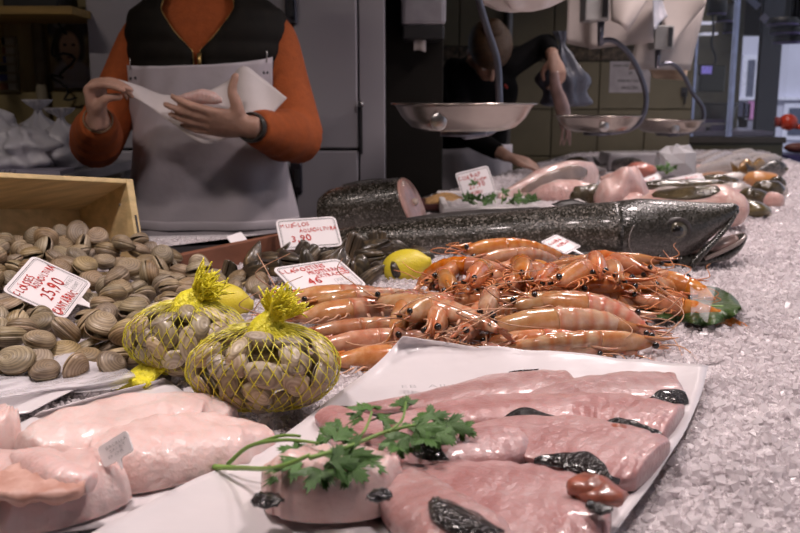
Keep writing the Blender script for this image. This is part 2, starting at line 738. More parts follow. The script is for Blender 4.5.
# packed bed as a clipped grid
GX, GY = np.meshgrid(gx, gy, indexing='ij')
inside = in_poly(GX, GY, COUNTER)
Z = ice_z(GX, GY) - 0.004
idx = -np.ones(GX.shape, int)
vs, cnt = [], 0
fs = []
keep = inside.copy()
for i in range(len(gx) - 1):
    for j in range(len(gy) - 1):
        if inside[i, j] and inside[i + 1, j] and inside[i + 1, j + 1] and inside[i, j + 1]:
            q = []
            for (a_, c2) in ((i, j), (i + 1, j), (i + 1, j + 1), (i, j + 1)):
                if idx[a_, c2] < 0:
                    idx[a_, c2] = cnt
                    cnt += 1
                    vs.append((GX[a_, c2], GY[a_, c2], Z[a_, c2]))
                q.append(idx[a_, c2])
            fs.append(q)
ice_b.add(vs, fs, 1)


def chips(n, xr, yr, smin, smax, seed, dens=None):
    r = np.random.default_rng(seed)
    x = r.uniform(*xr, n)
    y = r.uniform(*yr, n)
    ok = in_poly(x, y, [(p[0] * 0.995, p[1]) for p in COUNTER])
    q = to_px(np.stack([x, y, np.full(n, ICE)], 1))
    ok &= (q[:, 0] > -260) & (q[:, 0] < 1250) & (q[:, 1] < 640)
    ok &= ~in_poly(x, y, [(p[0], p[1] - 0.01) for p in PA]) | (r.random(n) < 0.0)
    ok &= ~in_poly(x, y, PB_IN)
    x, y = x[ok], y[ok]
    k = len(x)
    s = r.uniform(smin, smax, k) * (0.6 + 0.8 * r.random(k) ** 3)
    base = np.array([(a_, c2, d_) for d_ in (-1, 1) for c2 in (-1, 1) for a_ in (-1, 1)], float)
    V = base[None] * s[:, None, None] * r.uniform(0.35, 1.0, (k, 8, 3)) * r.uniform(0.55, 1.1, (k, 1, 3))
    ax = r.normal(size=(k, 3))
    ax /= np.linalg.norm(ax, axis=1, keepdims=True)
    an = r.uniform(0, PI, k)
    c, si = np.cos(an)[:, None, None], np.sin(an)[:, None, None]
    K = ax[:, None, :]
    V = V * c + np.cross(np.broadcast_to(K, V.shape), V) * si + K * (V * K).sum(-1, keepdims=True) * (1 - c)
    z = ice_z(x, y) + r.uniform(-0.0045, 0.0012, k)
    V = V + np.stack([x, y, z], 1)[:, None, :]
    q6 = np.array([(0, 2, 3, 1), (4, 5, 7, 6), (0, 1, 5, 4), (2, 6, 7, 3), (0, 4, 6, 2), (1, 3, 7, 5)])
    F = (q6[None] + (np.arange(k) * 8)[:, None, None]).reshape(-1, 4)
    return V.reshape(-1, 3), F.tolist()


ice_b.add(*chips(62000, (-1.0, 1.1), (0.5, 1.3), 0.0030, 0.0058, 1))
ice_b.add(*chips(52000, (-1.0, 1.4), (1.1, 2.4), 0.0034, 0.0066, 2))
ice_b.add(*chips(26000, (0.0, 2.0), (2.2, 4.9), 0.005, 0.010, 3))
o = ice_b.build('crushed_ice', [m_ice, m_icebed], smooth=False)
tag(o, 'glistening bed of crushed ice covering the whole counter', 'ice', kind='stuff')

# white ledge board along the vendor's edge of the counter
m_white_board = M('white_ledge_plastic', (0.55, 0.52, 0.53), rough=0.4, var=0.05)
q0, q1 = np.array([-1.7, 1.616]), np.array([-0.205, 1.816])
d = N(q1 - q0)
nn = np.array([-d[1], d[0]])
poly = [tuple(q0), tuple(q1), tuple(q1 + nn * 0.035), tuple(q0 + nn * 0.035)]
tag(MB().prism(poly, 0.90, 0.945).build('counter_ledge', m_white_board, smooth=False, bevel=0.003),
    'narrow white ledge along the counter edge in front of the aproned vendor', 'ledge')

# ------------------------------------------------------------------ cold cabinet behind the orange-sleeved vendor
m_cab = M('grey_cabinet_enamel', (0.42, 0.395, 0.425), rough=0.42, var=0.05, scale=2)
m_gasket = M('dark_gasket', (0.06, 0.055, 0.06), rough=0.7)
CY = 2.95
xl, xm, xr_ = at_y(95, 100, CY)[0], at_y(297, 100, CY)[0], at_y(358, 100, CY)[0]
xe = at_y(385, 100, CY)[0]
zm = at_y(330, 149, CY)[2]
t = thing('cold_cabinet', 'tall grey steel cold cabinet with stacked doors behind the vendor', 'cabinet', ((xl + xe) / 2, CY + 0.18, 0))
MB().box(xl, xe, CY, CY + 0.34, 0.02, 2.3).build('body', m_gasket, t, smooth=False)
MB().box(xr_ + 0.006, xe, CY - 0.03, CY, 0.02, 2.3).build('side_panel', m_cab, t, smooth=False, bevel=0.003)
for (a, b_) in ((xl, xm - 0.025), (xm - 0.005, xr_)):
    for (z0, z1) in ((0.12, zm - 0.004), (zm + 0.004, 2.25)):
        dr = MB().box(a, b_, CY - 0.035, CY, z0, z1).build('door', m_cab, t, smooth=False, bevel=0.005)
for (px, py) in ((291, 8), (297, 178)):
    c = at_y(px, py, CY - 0.04)
    hg = MB().box(c[0] - 0.018, c[0] + 0.018, CY - 0.05, CY - 0.034, c[2] - 0.05, c[2] + 0.05).build('hinge', m_steel_blue, t, smooth=False, bevel=0.004)
    MB().box(c[0] - 0.006, c[0] + 0.008, CY - 0.066, CY - 0.049, c[2] - 0.028, c[2] + 0.028).build('hinge_pin', m_dark_metal, hg, smooth=False)
c = at_y(361, 104, CY - 0.05)
h = MB().box(c[0] - 0.004, c[0] + 0.004, CY - 0.05, CY - 0.035, c[2] - 0.16, c[2]).build('handle', m_dark_metal, t, smooth=False)
MB().ell((c[0], CY - 0.05, c[2]), 0.011, 10, 8).build('lock_knob', m_steel, h)

# ------------------------------------------------------------------ alcove at the vendor's side: shelf, pipe, poster, switch panel, cable
m_shelfwood = M('yellow_shelf_wood', (0.34, 0.21, 0.055), rough=0.55, var=0.2, scale=5, aniso=(1, 8, 8))
SY = 2.75
p0, p1 = at_y(-60, -2, SY), at_y(72, 10, SY)
t = thing('wall_shelf', 'yellow wooden wall shelf above the poster', 'shelf', (p1[0], 2.9, p1[2]))
MB().box(p0[0], p1[0], SY, 3.1, p1[2] - 0.012, p1[2] + 0.012).build('board', m_shelfwood, t, smooth=False, bevel=0.002)
MB().box(p0[0], p0[0] + 0.03, SY + 0.06, 3.1, p1[2] - 0.14, p1[2] - 0.012).build('bracket', m_shelfwood, t, smooth=False)
b = at_y(52, 0, 2.88)
tag(MB().box(b[0] - 0.13, b[0] + 0.04, 2.82, 3.0, p1[2] + 0.0122, p1[2] + 0.10).build('storage_box', m_black, smooth=False, bevel=0.006),
    'black box standing on the yellow wall shelf', 'box')
m_pipe = M('cream_pipe_paint', (0.30, 0.26, 0.19), rough=0.45)
a = at_y(39, 60, 3.07)[0]
tag(MB().tube([(a, 3.078, 0.0), (a, 3.078, p1[2] - 0.0122)], 0.02, 12).build('wall_pipe', m_pipe), 'cream painted pipe running down the panelled alcove wall', 'pipe')

# generic portrait poster: flat print on a card
m_poster, nt, b = base_mat('poster_print')
tc, u, v = uvs(nt)


def blob(cx, cy, rx, ry, soft=0.25):
    dx = math_n(nt, 'DIVIDE', math_n(nt, 'SUBTRACT', u, cx), rx)
    dy = math_n(nt, 'DIVIDE', math_n(nt, 'SUBTRACT', v, cy), ry)
    r2 = math_n(nt, 'ADD', math_n(nt, 'MULTIPLY', dx, dx), math_n(nt, 'MULTIPLY', dy, dy))
    mr = nd(nt, 'ShaderNodeMapRange')
    mr.inputs['From Min'].default_value = 1 + soft
    mr.inputs['From Max'].default_value = 1 - soft
    nt.links.new(r2, mr.inputs['Value'])
    return mr.outputs[0]


c_ = mixc(nt, blob(.5, .98, .8, .34), (0.45, 0.38, 0.24), (0.08, 0.075, 0.08))
c_ = mixc(nt, blob(.5, .56, .42, .32), c_, (0.045, 0.03, 0.025))
c_ = mixc(nt, blob(.55, .12, .52, .27), c_, (0.55, 0.53, 0.57))
c_ = mixc(nt, blob(.52, .36, .1, .1), c_, (0.52, 0.37, 0.27))
c_ = mixc(nt, blob(.52, .54, .25, .22), c_, (0.62, 0.45, 0.34))
for ex in (.41, .62):
    c_ = mixc(nt, blob(ex, .585, .05, .018), c_, (0.03, 0.02, 0.02))
c_ = mixc(nt, blob(.52, .42, .07, .013), c_, (0.25, 0.09, 0.07))
c_ = mixc(nt, blob(.3, .86, .16, .05), c_, (0.25, 0.24, 0.24))
c_ = mixc(nt, blob(.62, .9, .2, .04), c_, (0.20, 0.18, 0.2))
nt.links.new(c_, b.inputs['Base Color'])
b.inputs['Roughness'].default_value = 0.35
pa, pb = at_y(47, 14, 3.09), at_y(91, 88, 3.09)
g = np.zeros((9, 9, 3))
for i in range(9):
    for j in range(9):
        fu, fv = i / 8, j / 8
        g[i, j] = (pa[0] + (pb[0] - pa[0]) * fu, 3.094 - 0.008 * abs(math.sin(fu * 3 + fv)), pb[2] + (pa[2] - pb[2]) * fv)
tag(MB().grid(g).build('portrait_poster', m_poster, solid=0.0015), 'portrait poster of a face taped to the alcove wall', 'poster')

# switch panel with rows of small coloured keys
pa, pb = at_y(-14, 36, 3.09), at_y(20, 92, 3.09)
t = thing('switch_panel', 'beige wall panel with rows of dark and coloured keys', 'panel', ((pa[0] + pb[0]) / 2, 3.09, pb[2]))
m_beige = M('beige_plastic', (0.22, 0.18, 0.10), rough=0.5)
MB().box(pa[0], pb[0], 3.085, 3.0995, pb[2], pa[2]).build('backing', m_beige, t, smooth=False, bevel=0.002)
keyc = [m_black, M('key_blue', (0.05, 0.05, 0.16), rough=0.5), M('key_cream', (0.33, 0.29, 0.22), rough=0.5), M('key_rust', (0.20, 0.07, 0.03), rough=0.5)]
for r_ in range(6):
    for c2 in range(3):
        x = pa[0] + (pb[0] - pa[0]) * (0.2 + 0.3 * c2)
        z = pa[2] + (pb[2] - pa[2]) * (0.1 + 0.16 * r_)
        mm = keyc[2] if c2 == 2 else keyc[(r_ * 2 + c2) % 4 if r_ % 3 else 0]
        MB().box(x - 0.014, x + 0.014, 3.079, 3.0851, z - 0.011, z + 0.011).build('key', mm, t, smooth=False)
pts = []
r = np.random.default_rng(5)
for s in np.linspace(0, 1, 40):
    px = 58 + 8 * math.sin(s * 15) + 6 * s + (6 * math.sin(s * 40) if s > .45 else 0)
    py = 22 + 80 * s + 6 * math.sin(s * 23)
    pts.append(at_y(px, py, 3.06))
tag(MB().tube(pts, 0.0042, 6).build('tangled_cable', m_black), 'tangled black cable hanging in front of the poster', 'cable')

# ------------------------------------------------------------------ work table behind the crate, bags, notebook
m_table = M('grey_worktable', (0.22, 0.21, 0.23), rough=0.4, var=0.08)
zt = 1.03
t = thing('work_table', 'grey work table behind the wooden clam crate', 'table', (-1.35, 2.55, 0))
MB().box(-2.0, -0.86, 2.28, 2.9, zt - 0.03, zt).build('top', m_table, t, smooth=False, bevel=0.004)
for (x, y) in ((-1.95, 2.32), (-0.91, 2.32), (-1.95, 2.86), (-0.91, 2.86)):
    MB().box(x - .02, x + .02, y - .02, y + .02, 0, zt - 0.03).build('leg', m_steel, t, smooth=False)

m_poly = M('translucent_white_poly', (0.62, 0.61, 0.66), rough=0.32, var=0.1, scale=10, trans=0.12, bump=0.35, bscale=18)


def soft_bag(name, c, rx, ry, h, label, cat, mat, seed, neck=True, group=None, nl=18, amp=0.16, top=0.12, parent=None, lean=(0, 0)):
    """crumpled bag: rings with folds, optional knotted neck that flares out"""
    r = np.random.default_rng(seed)
    b = MB()
    seg = 44
    a = np.arange(seg) / seg * 2 * PI
    ph = r.uniform(0, 6.28, 6)
    V = []
    prof = [(0.0, 0.02), (0.02, .75), (.12, .96), (.3, 1.0), (.5, .86), (.65, .58), (.76, .26), (.82, top), (.86, top * .95),
            (.92, top * 2.1), (1.0, top * 2.9)] if neck else \
        [(0, .02), (.03, .8), (.15, 1.0), (.4, 1.02), (.65, .9), (.85, .62), (.96, .3), (1.0, .02)]
    pr = interp(prof, nl * 2)
    for (z, s) in pr:
        k = 1 + amp * (np.sin(2 * a + ph[0] + z * 3) * .7 + np.sin(5 * a + ph[1] - z * 7) * .5 + np.sin(9 * a + ph[2] + 9 * z) * .45 * (.5 + z))
        k = k * (1 + .5 * amp * np.sign(np.sin(7 * a + ph[3] + 6 * z)) * np.abs(np.sin(7 * a + ph[3] + 6 * z)) ** .5)
        k = k * (1 + .6 * amp * math.sin(z * 17 + ph[4]))
        s = max(s, .01)
        V.append(np.stack([c[0] + lean[0] * z + rx * s * k * np.cos(a), c[1] + lean[1] * z + ry * s * k * np.sin(a),
                           np.full(seg, c[2] + h * z)], 1))
    b.rings(V, None, True)
    o = b.build(name, mat, parent)
    if label:
        tag(o, label, cat, group)
    return o


for i, (px, py, Y, w, hpx, nk) in enumerate([(-12, 168, 2.5, 52, 62, False), (24, 167, 2.42, 40, 45, False), (42, 165, 2.58, 34, 66, True), (64, 166, 2.5, 28, 60, True)]):
    c = at_y(px, py, Y)
    c[2] = zt
    soft_bag('plastic_bag', c, w * Y / F_PX * .8, 0.085, hpx * Y / F_PX, ['slumped white plastic bag at the edge of the work table',
             'low crumpled white plastic bag behind the spiral notebook', 'white plastic bag with knotted neck standing below the cream pipe',
             'white plastic bag with knotted neck beside the vendor elbow'][i], 'bag', m_poly, 30 + i, nk, 'white bags on the work table', amp=0.2, top=0.16)
m_cover = M('lilac_grey_cover', (0.34, 0.32, 0.40), rough=0.5)
c = at_y(20, 173, 2.33)
t = thing('spiral_notebook', 'grey spiral notebook lying on the work table', 'notebook', (c[0], 2.35, zt))
MB().box(c[0] - 0.2, c[0] + 0.12, 2.29, 2.39, zt, zt + 0.012).build('cover', m_cover, t, smooth=False)
for i in range(16):
    x = c[0] - 0.19 + i * 0.013
    a = np.linspace(0, 2 * PI, 9)
    MB().tube(np.stack([np.full(9, x), 2.292 + 0.006 * np.cos(a), zt + 0.0068 + 0.006 * np.sin(a)], 1), 0.0012, 5).build('coil', m_dark_metal, t)

# ------------------------------------------------------------------ paper towel dispenser on the pillar
DY = 3.15
pa, pb = at_y(401, -20, DY), at_y(444, 42, DY)
t = thing('towel_dispenser', 'grey paper towel dispenser on the dark pillar', 'dispenser', ((pa[0] + pb[0]) / 2, DY - 0.06, pb[2]))
m_disp = M('smoky_grey_plastic', (0.30, 0.28, 0.30), rough=0.3, coat=0.2)
zc = at_y(420, 28, DY)[2]
MB().box(pa[0], pb[0], DY - 0.13, DY - 0.001, zc, pa[2] + 0.05).build('cover', m_disp, t, smooth=False, bevel=0.015)
MB().box(pa[0] + .004, pb[0] - .004, DY - 0.125, DY - 0.001, pb[2], zc).build('base', m_black, t, smooth=False, bevel=0.008)
ta, tb = at_y(414, 40, DY - .1), at_y(426, 51, DY - .1)
g = np.zeros((6, 5, 3))
for i in range(6):
    for j in range(5):
        g[i, j] = (ta[0] + (tb[0] - ta[0]) * (i / 5) , DY - 0.10 + 0.006 * math.sin(i * 1.4), ta[2] + 0.02 + (tb[2] - ta[2] - 0.02) * j / 4 + .003 * math.sin(i))
MB().grid(g).build('towel_end', m_sheet, t, solid=0.0008)

# ------------------------------------------------------------------ hanging scales: dish, bent arm, housing


def bar(pts, w, th, n=40):
    P = interp(pts, n)
    return MB().tube(P, np.tile([[w, th]], (n, 1)), 10, up=(0, 1, 0))


def scale(cpx, rimy, Y, R, arm, label, housing=None, depth=0.055, arm_w=0.0095):
    c = at_y(cpx, rimy, Y)
    t = thing('hanging_scale', label, 'scale', (c[0], c[1], c[2] - depth))
    prof = [(0.0, -depth), (R * .55, -depth), (R * .74, -depth * .86), (R * .88, -depth * .5), (R * .965, -0.006), (R, -0.001), (R + .006, -0.001),
            (R + .006, .002), (R * .985, .002), (R * .95, -.006), (R * .86, -depth * .48), (R * .72, -depth * .82), (R * .54, -depth + .003), (0.0, -depth + .003)]
    MB().lathe(prof, c, 48).build('dish', M('warm_steel_dish', (.36, .315, .285), rough=.27, metal=1.0, var=.08, scale=5), t)
    pl = at_y(cpx - (30 if Y < 2.5 else 0), rimy + 14, Y)
    aa = -PI / 2 - (0.45 if Y < 2.5 else 0.05)
    pc = c + np.array([math.cos(aa) * R * .9, math.sin(aa) * R * .9, -depth * .6])
    MB().ell(pc, (0.017, 0.005, 0.019), 14, 8).build('front_disc', m_steel, t)  # small flattened disc on the side of the dish
    arm3 = [at_y(x, y, yy) for x, y, yy in arm]
    bar(arm3, arm_w, 0.006).build('arm', m_steel_blue, t)
    MB().lathe([(0.0, -0.012), (0.05, -0.012), (0.05, 0.0), (0.0, 0.0)], c + np.array([0, 0, -depth]), 20).build('support_plate', m_steel_blue, t)
    if housing:
        (x0, y0, x1, y1, nx, ny) = housing
        a, b_ = at_y(x0, y0, Y), at_y(x1, y1, Y)
        hs = MB().box(a[0], b_[0], Y - .05, Y + .05, b_[2], a[2]).build('housing', M('scale_housing', (0.36, 0.35, 0.34), rough=0.35), t, smooth=False, bevel=.006)
        MB().box(b_[0] - .026, b_[0] - .008, Y - .056, Y - .049, b_[2] + .012, a[2] - .01).build('front_plate', m_dark_metal, hs, smooth=False)
        k = at_y(nx, ny, Y)
        MB().tube([(k[0], Y, b_[2]), (k[0], Y, k[2])], [.013, .009], 10).build('hook_rod', m_steel_blue, t)
        MB().tube([(k[0], Y, a[2]), (k[0], Y, 3.0)], .012, 10).build('hanger', m_dark_metal, t)
    return t


scale(464, 104, 1.93, 0.150, [(455, -120, 2.10), (470, -40, 2.10), (479, 0, 2.10), (487, 28, 2.10), (497, 60, 2.10), (499, 90, 2.10), (499, 115, 2.09), (492, 131, 2.04), (464, 137, 1.93)],
      'steel hanging scale dish beside the second vendor', None, 0.056, 0.0085)
scale(598, 116, 3.2, 0.15, [(600, 44, 3.2), (606, 40, 3.2), (616, 42, 3.2), (629, 54, 3.2), (640, 74, 3.2), (646, 96, 3.2), (643, 116, 3.2), (630, 129, 3.2), (598, 134, 3.2)],
      'steel hanging scale dish with a dark bent arm beside the blue bag', (583, -8, 606, 22, 600, 46))
scale(668, 120, 3.95, 0.15, [(658, 66, 3.95), (664, 64, 3.95), (674, 65, 3.95), (684, 76, 3.95), (692, 92, 3.95), (703, 108, 3.95), (702, 122, 3.95), (690, 132, 3.95), (668, 135, 3.95)],
      'steel hanging scale dish in front of the glass screen', (652, 26, 670, 50, 657, 68))

# ------------------------------------------------------------------ wrapping paper and bags hung above the counter


def sheet_quad(px4, Y, label, bend=0.02, seed=0, mat=None, name='wrapping_paper', group='wrapping paper hung by the scales', cat='paper', n=12, th=0.0008, tilt=0.0):
    P = [at_y(x, y, Y) for x, y in px4]
    r = np.random.default_rng(seed)
    g = np.zeros((n, n, 3))
    for i in range(n):
        for j in range(n):
            u, v = i / (n - 1), j / (n - 1)
            p = (P[0] * (1 - u) + P[1] * u) * (1 - v) + (P[3] * (1 - u) + P[2] * u) * v
            p = p + np.array([0, bend * math.sin(u * 3.1 + seed) * (0.4 + v) + bend * .6 * math.sin(v * 4 + u * 2 + seed * 2) + tilt * v, 0])
            g[i, j] = p
    o = MB().grid(g).build(name, mat or m_sheet, solid=th)
    return tag(o, label, cat, group)


sheet_quad([(568, -30), (612, -30), (592, 49), (567, 43)], 3.36, 'slim white paper sheet hanging behind the scale housing by the blue bag', .012, 1)
sheet_quad([(590, -30), (655, -30), (652, 43), (590, 49)], 3.32, 'wide white paper sheet hanging above the taped wall notice', .014, 2)
sheet_quad([(612, -30), (668, -32), (626, 33), (611, 21)], 3.10, 'folded white paper sheet slanting in front of the wide sheet', .02, 3)
sheet_quad([(650, -20), (708, -14), (694, 70), (626, 70)], 4.12, 'creased white paper sheet hanging behind the far scale housing', .03, 4)
sheet_quad([(655, -25), (706, -25), (706, 4), (668, 52)], 4.02, 'pointed white paper sheet above the far scale', .02, 6)
sheet_quad([(628, 20), (700, 14), (684, 81), (655, 78)], 4.22, 'cream paper sheet showing its lower edge behind the others', .02, 8, M('cream_paper', (0.62, 0.46, 0.33), rough=.7))
c = at_y(656, 30, 3.25)
sheet_quad([(646, -24), (664, -24), (672, 15), (652, 31)], 3.22, 'white plastic bag dangling beside the folded paper sheet', .045, 5, m_poly, 'plastic_bag', 'plastic bags hung above the counter', 'bag', 16, .002)
c = at_y(520, 12, 2.35)
o = soft_bag('plastic_bag', c, .098, .06, .2, 'bulging white plastic bags bundle hanging above the second vendor', 'bag',
             M('milky_bag', (0.66, 0.60, 0.57), rough=.4, var=.08, bump=.4, bscale=25), 62, False, 'plastic bags hung above the counter', amp=.34)

# taped notice
g = at_y(630, 77, TY - .012)

# ------------------------------------------------------------------ lettering
_glyph = {}


def glyph(ch):
    if ch in _glyph:
        return _glyph[ch]
    cu = bpy.data.curves.new('glyph', 'FONT')
    cu.body = ch
    cu.size = 1.0
    cu.extrude = 0.0
    cu.resolution_u = 2
    ob = bpy.data.objects.new('glyph', cu)
    COL.objects.link(ob)
    dg = bpy.context.evaluated_depsgraph_get()
    dg.update()
    me = bpy.data.meshes.new_from_object(ob.evaluated_get(dg))
    V = np.array([v.co[:] for v in me.vertices]) if len(me.vertices) else np.zeros((0, 3))
    F = [tuple(p.vertices) for p in me.polygons]
    bpy.data.objects.remove(ob)
    bpy.data.curves.remove(cu)
    bpy.data.meshes.remove(me)
    w = (V[:, 0].max() if len(V) else 0.25)
    _glyph[ch] = (V, F, w)
    return _glyph[ch]


def lettering(txt, size, width, c, jit=0.0, rot=0.0, z=0.0, seed=0, bold=0.0):
    """flat lettering mesh in the local XY plane, centred at c, squeezed to the given width"""
    r = np.random.default_rng(seed)
    b = MB()
    x = 0
    items = []
    for ch in txt:
        if ch == ' ':
            x += .35
            continue
        V, F, w = glyph(ch)
        if len(V):
            a = r.normal() * jit * .10
            ca, sa = math.cos(a), math.sin(a)
            W = V[:, :2] @ np.array([[ca, sa], [-sa, ca]]) * (1 + r.normal() * jit * .06)
            items.append((W + np.array([x, r.normal() * jit * .06]), F))
            if bold:
                items.append((W + np.array([x + bold, 0.01]), F))
        x += w + .1
    k = width / max(x, .01)
    for W, F in items:
        P = np.zeros((len(W), 3))
        P[:, 0] = W[:, 0] * k - width / 2
        P[:, 1] = W[:, 1] * size - size * .35
        cr, sr = math.cos(rot), math.sin(rot)
        P[:, :2] = P[:, :2] @ np.array([[cr, sr], [-sr, cr]])
        P[:, :2] += c
        P[:, 2] = z
        b.add(P, F)
    return b


def round_rect(w, h, r, n=5):
    out = []
    for (cx, cy, a0) in ((w / 2 - r, h / 2 - r, 0), (-w / 2 + r, h / 2 - r, 90), (-w / 2 + r, -h / 2 + r, 180), (w / 2 - r, -h / 2 + r, 270)):
        for k in range(n):
            a = math.radians(a0 + 90 * k / (n - 1))
            out.append((cx + r * math.cos(a), cy + r * math.sin(a)))
    return out


def ring_frame(w, h, r, th, z):
    a, b_ = round_rect(w, h, r), round_rect(w - 2 * th, h - 2 * th, max(r - th, .0005))
    n = len(a)
    V = [(x, y, z) for x, y in a] + [(x, y, z) for x, y in b_]
    F = [(i, (i + 1) % n, n + (i + 1) % n, n + i) for i in range(n)]
    return MB().add(V, F)


def fit_pose(corners, Y, aspect, w0=.1):
    """rigid rectangle whose four corners land on the given image corners (TL, TR, BR, BL), centre at depth Y.
    The size is solved too; returns centre, R, width"""
    corners = np.array(corners, float)
    cpx = corners.mean(0)

    def model(p):
        R = np.array((Euler((p[0], p[1], p[2]))).to_matrix())
        c = at_y(p[3], p[4], Y)
        w, h = p[5], p[5] * aspect
        L = np.array([(-w / 2, h / 2, 0), (w / 2, h / 2, 0), (w / 2, -h / 2, 0), (-w / 2, -h / 2, 0)])
        return c, R, L @ R.T + c
    best = None
    for e0 in (0.3, 0.9, 1.3):
        for rz in (-0.6, 0, 0.6):
            p = np.array([e0, 0, rz, cpx[0], cpx[1], w0])
            lam = 1e-2

            def res(p):
                Rm = np.array((Euler((p[0], p[1], p[2]))).to_matrix())
                return np.append((to_px(model(p)[2]) - corners).ravel(), [(p[5] - w0) * 250, max(0, .3 - Rm[2, 2]) * 60])
            r0 = res(p)
            for it in range(60):
                J = np.zeros((len(r0), 6))
                for k in range(6):
                    d = np.zeros(6)
                    d[k] = 1e-4 if k in (0, 1, 2, 5) else .1
                    J[:, k] = (res(p + d) - r0) / d[k]
                A = J.T @ J
                st = np.linalg.solve(A + lam * np.diag(np.diag(A) + 1e-9), -J.T @ r0)
                r1 = res(p + st)
                if (r1 @ r1) < (r0 @ r0):
                    p, r0, lam = p + st, r1, lam * .5
                else:
                    lam *= 3
            if best is None or r0 @ r0 < best[0]:
                best = (r0 @ r0, p)
    c, R, _ = model(best[1])
    return c, R, best[1][5], best[0]


def price_card(corners, Y, lines, label, aspect=0.70, box=True, name='price_sign', spike=True, border=True, w0=.1, pose=None):
    c, R, w, err = pose or fit_pose(corners, Y, aspect, w0)
    h = w * aspect
    t = thing(name, label, 'sign', (0, 0, 0), 'handwritten price signs' if name == 'price_sign' else None)
    th = 0.0014
    MB().prism(round_rect(w, h, w * .09), -th, 0).build('plate', m_card, t, smooth=False, local=True)
    if border:
        b = MB()
        f1 = ring_frame(w * .93, h * .90, w * .06, w * .008, 0.0003)
        b.add(f1.v[0], f1.f)
        f2 = ring_frame(w * .89, h * .85, w * .05, w * .004, 0.0003)
        b.add(f2.v[0], f2.f)
        b.build('printed_border', m_ink_black, t, smooth=False, local=True)
    for i, (txt, size, width, cx, cy, mat, rot, jit) in enumerate(lines):
        lettering(txt, size * h, width * w, (cx * w, cy * h), jit, rot, 0.0005, seed=i + 3, bold=.02 if mat is m_ink_red else 0).build('lettering', mat, t, smooth=False, local=True)
    if box:
        bx = ring_frame(w * .26, h * .25, w * .01, w * .005, 0.0004)
        V = bx.v[0] + np.array([w * .27, -h * .26, 0])
        MB().add(V, bx.f).build('printed_box', m_ink_grey, t, smooth=False, local=True)
        for k, s in enumerate(('PVP KG', '€/UNIT')):
            lettering(s, h * .10, w * .2, (w * .27, -h * (.20 + .11 * k)), .3, 0, .0005).build('lettering', m_ink_grey, t, smooth=False, local=True)
    if spike:
        MB().prism([(-w * .09, -h * .49), (w * .09, -h * .49), (w * .05, -h * .62), (w * .012, -h * .95), (-w * .012, -h * .95), (-w * .05, -h * .62)], -th, 0).build('spike', m_card, t, smooth=False, local=True)
    place(t, c, R)
    print('SIGN', label[:40], 'err', round(err, 2), 'w', round(w, 4))
    return t


# taped notice on the tiles
t = thing('wall_notice', 'white printed notice taped to the olive tiles', 'notice', tuple(at_y(630, 77, TY - .0075)))
w_, h_ = 40 * TY / F_PX, 30 * TY / F_PX
MB().box(-w_ / 2, w_ / 2, -.0005, .0005, -h_ / 2, h_ / 2).build('sheet', M('notice_paper', (0.36, 0.33, 0.34), rough=.6), t, smooth=False, local=True)
for i, (s, wd, sz, dz) in enumerate((('SENYORS', .42, .11, .36), ('SI', .09, .13, .13), ('DEMANEU TIQUET', .6, .12, -.12), ('GRÀCIES', .42, .14, -.34))):
    lb = lettering(s, sz * h_, wd * w_, (-.22 * w_ if i == 0 else 0, dz * h_), 0, 0, 0, bold=.06)
    V = lb.v
    lb.v = [np.stack([q[:, 0], np.full(len(q), -.0009), q[:, 1]], 1) for q in V]
    lb.build('lettering', m_ink_black, t, smooth=False, local=True)
# small dark switch on the tiles below the far papers
c = at_y(684, 93, TY - .0065)
t = thing('wall_hook', 'small dark hook fixed to the olive tiles', 'hook', tuple(c))
MB().box(c[0] - .018, c[0] + .018, TY - .016, TY - .0065, c[2] - .02, c[2] + .03).build('plate', m_dark_metal, t, smooth=False)
MB().tube([(c[0], TY - .016, c[2]), (c[0], TY - .035, c[2] - .02), (c[0], TY - .025, c[2] - .06)], .006, 6).build('prong', m_dark_metal, t)
# vertical steel pipe behind the second vendor
a = at_y(508, 60, TY - .03)
tag(MB().tube([(a[0], TY - .028, 0), (a[0], TY - .028, 3.0)], .022, 12).build('wall_pipe', M('grey_pipe', (.2, .19, .19), rough=.4, metal=.4)),
    'grey pipe running up the tiled wall behind the black-clad vendor', 'pipe')

# ------------------------------------------------------------------ glass screen at the counter's end, things behind it, street
GYY = 5.12
m_glass = M('screen_glass', (0.75, 0.78, 0.85), rough=0.03, trans=0.0, alpha=0.05, var=0.02)
xa, xb, xc = at_y(692, 100, GYY)[0], at_y(731, 100, GYY)[0], at_y(785, 100, GYY)[0]
z0, z1 = at_y(700, 166, GYY)[2], at_y(700, 137, GYY)[2]
zt2 = at_y(700, -30, GYY)[2]
t = thing('glass_screen', 'glass screen on an olive panel at the end of the counter', 'screen', ((xa + xc) / 2, GYY, 0))
m_olive = M('olive_panel_paint', (0.085, 0.075, 0.04), rough=.4, var=.1)
MB().box(xa - .03, xc, GYY - .02, GYY + .02, 0, z1 - .02).build('lower_panel', m_olive, t, smooth=False)
MB().box(xa - .03, xc + .012, GYY - .035, GYY + .035, z1 - .035, z1).build('rail', M('brown_rail', (.07, .055, .04), rough=.3), t, smooth=False, bevel=.004)
for x in (xa, xb):
    MB().box(x - .013, x + .013, GYY - .015, GYY + .015, z1, zt2).build('post', M('bright_steel_post', (.42, .45, .6), rough=.25, metal=.8), t, smooth=False, bevel=.003)
MB().box(xa + .013, xb - .013, GYY - .004, GYY + .004, z1, zt2).build('pane', m_glass, t, smooth=False)
MB().box(xb + .013, xc, GYY - .004, GYY + .004, z1, zt2).build('pane', m_glass, t, smooth=False)

struct(MB().box(1.60, 2.585, 6.9, 7.0, 0, 3.0).build('wall_rear', M('olive_plaster', (0.15, 0.135, 0.085), rough=.6), smooth=False))
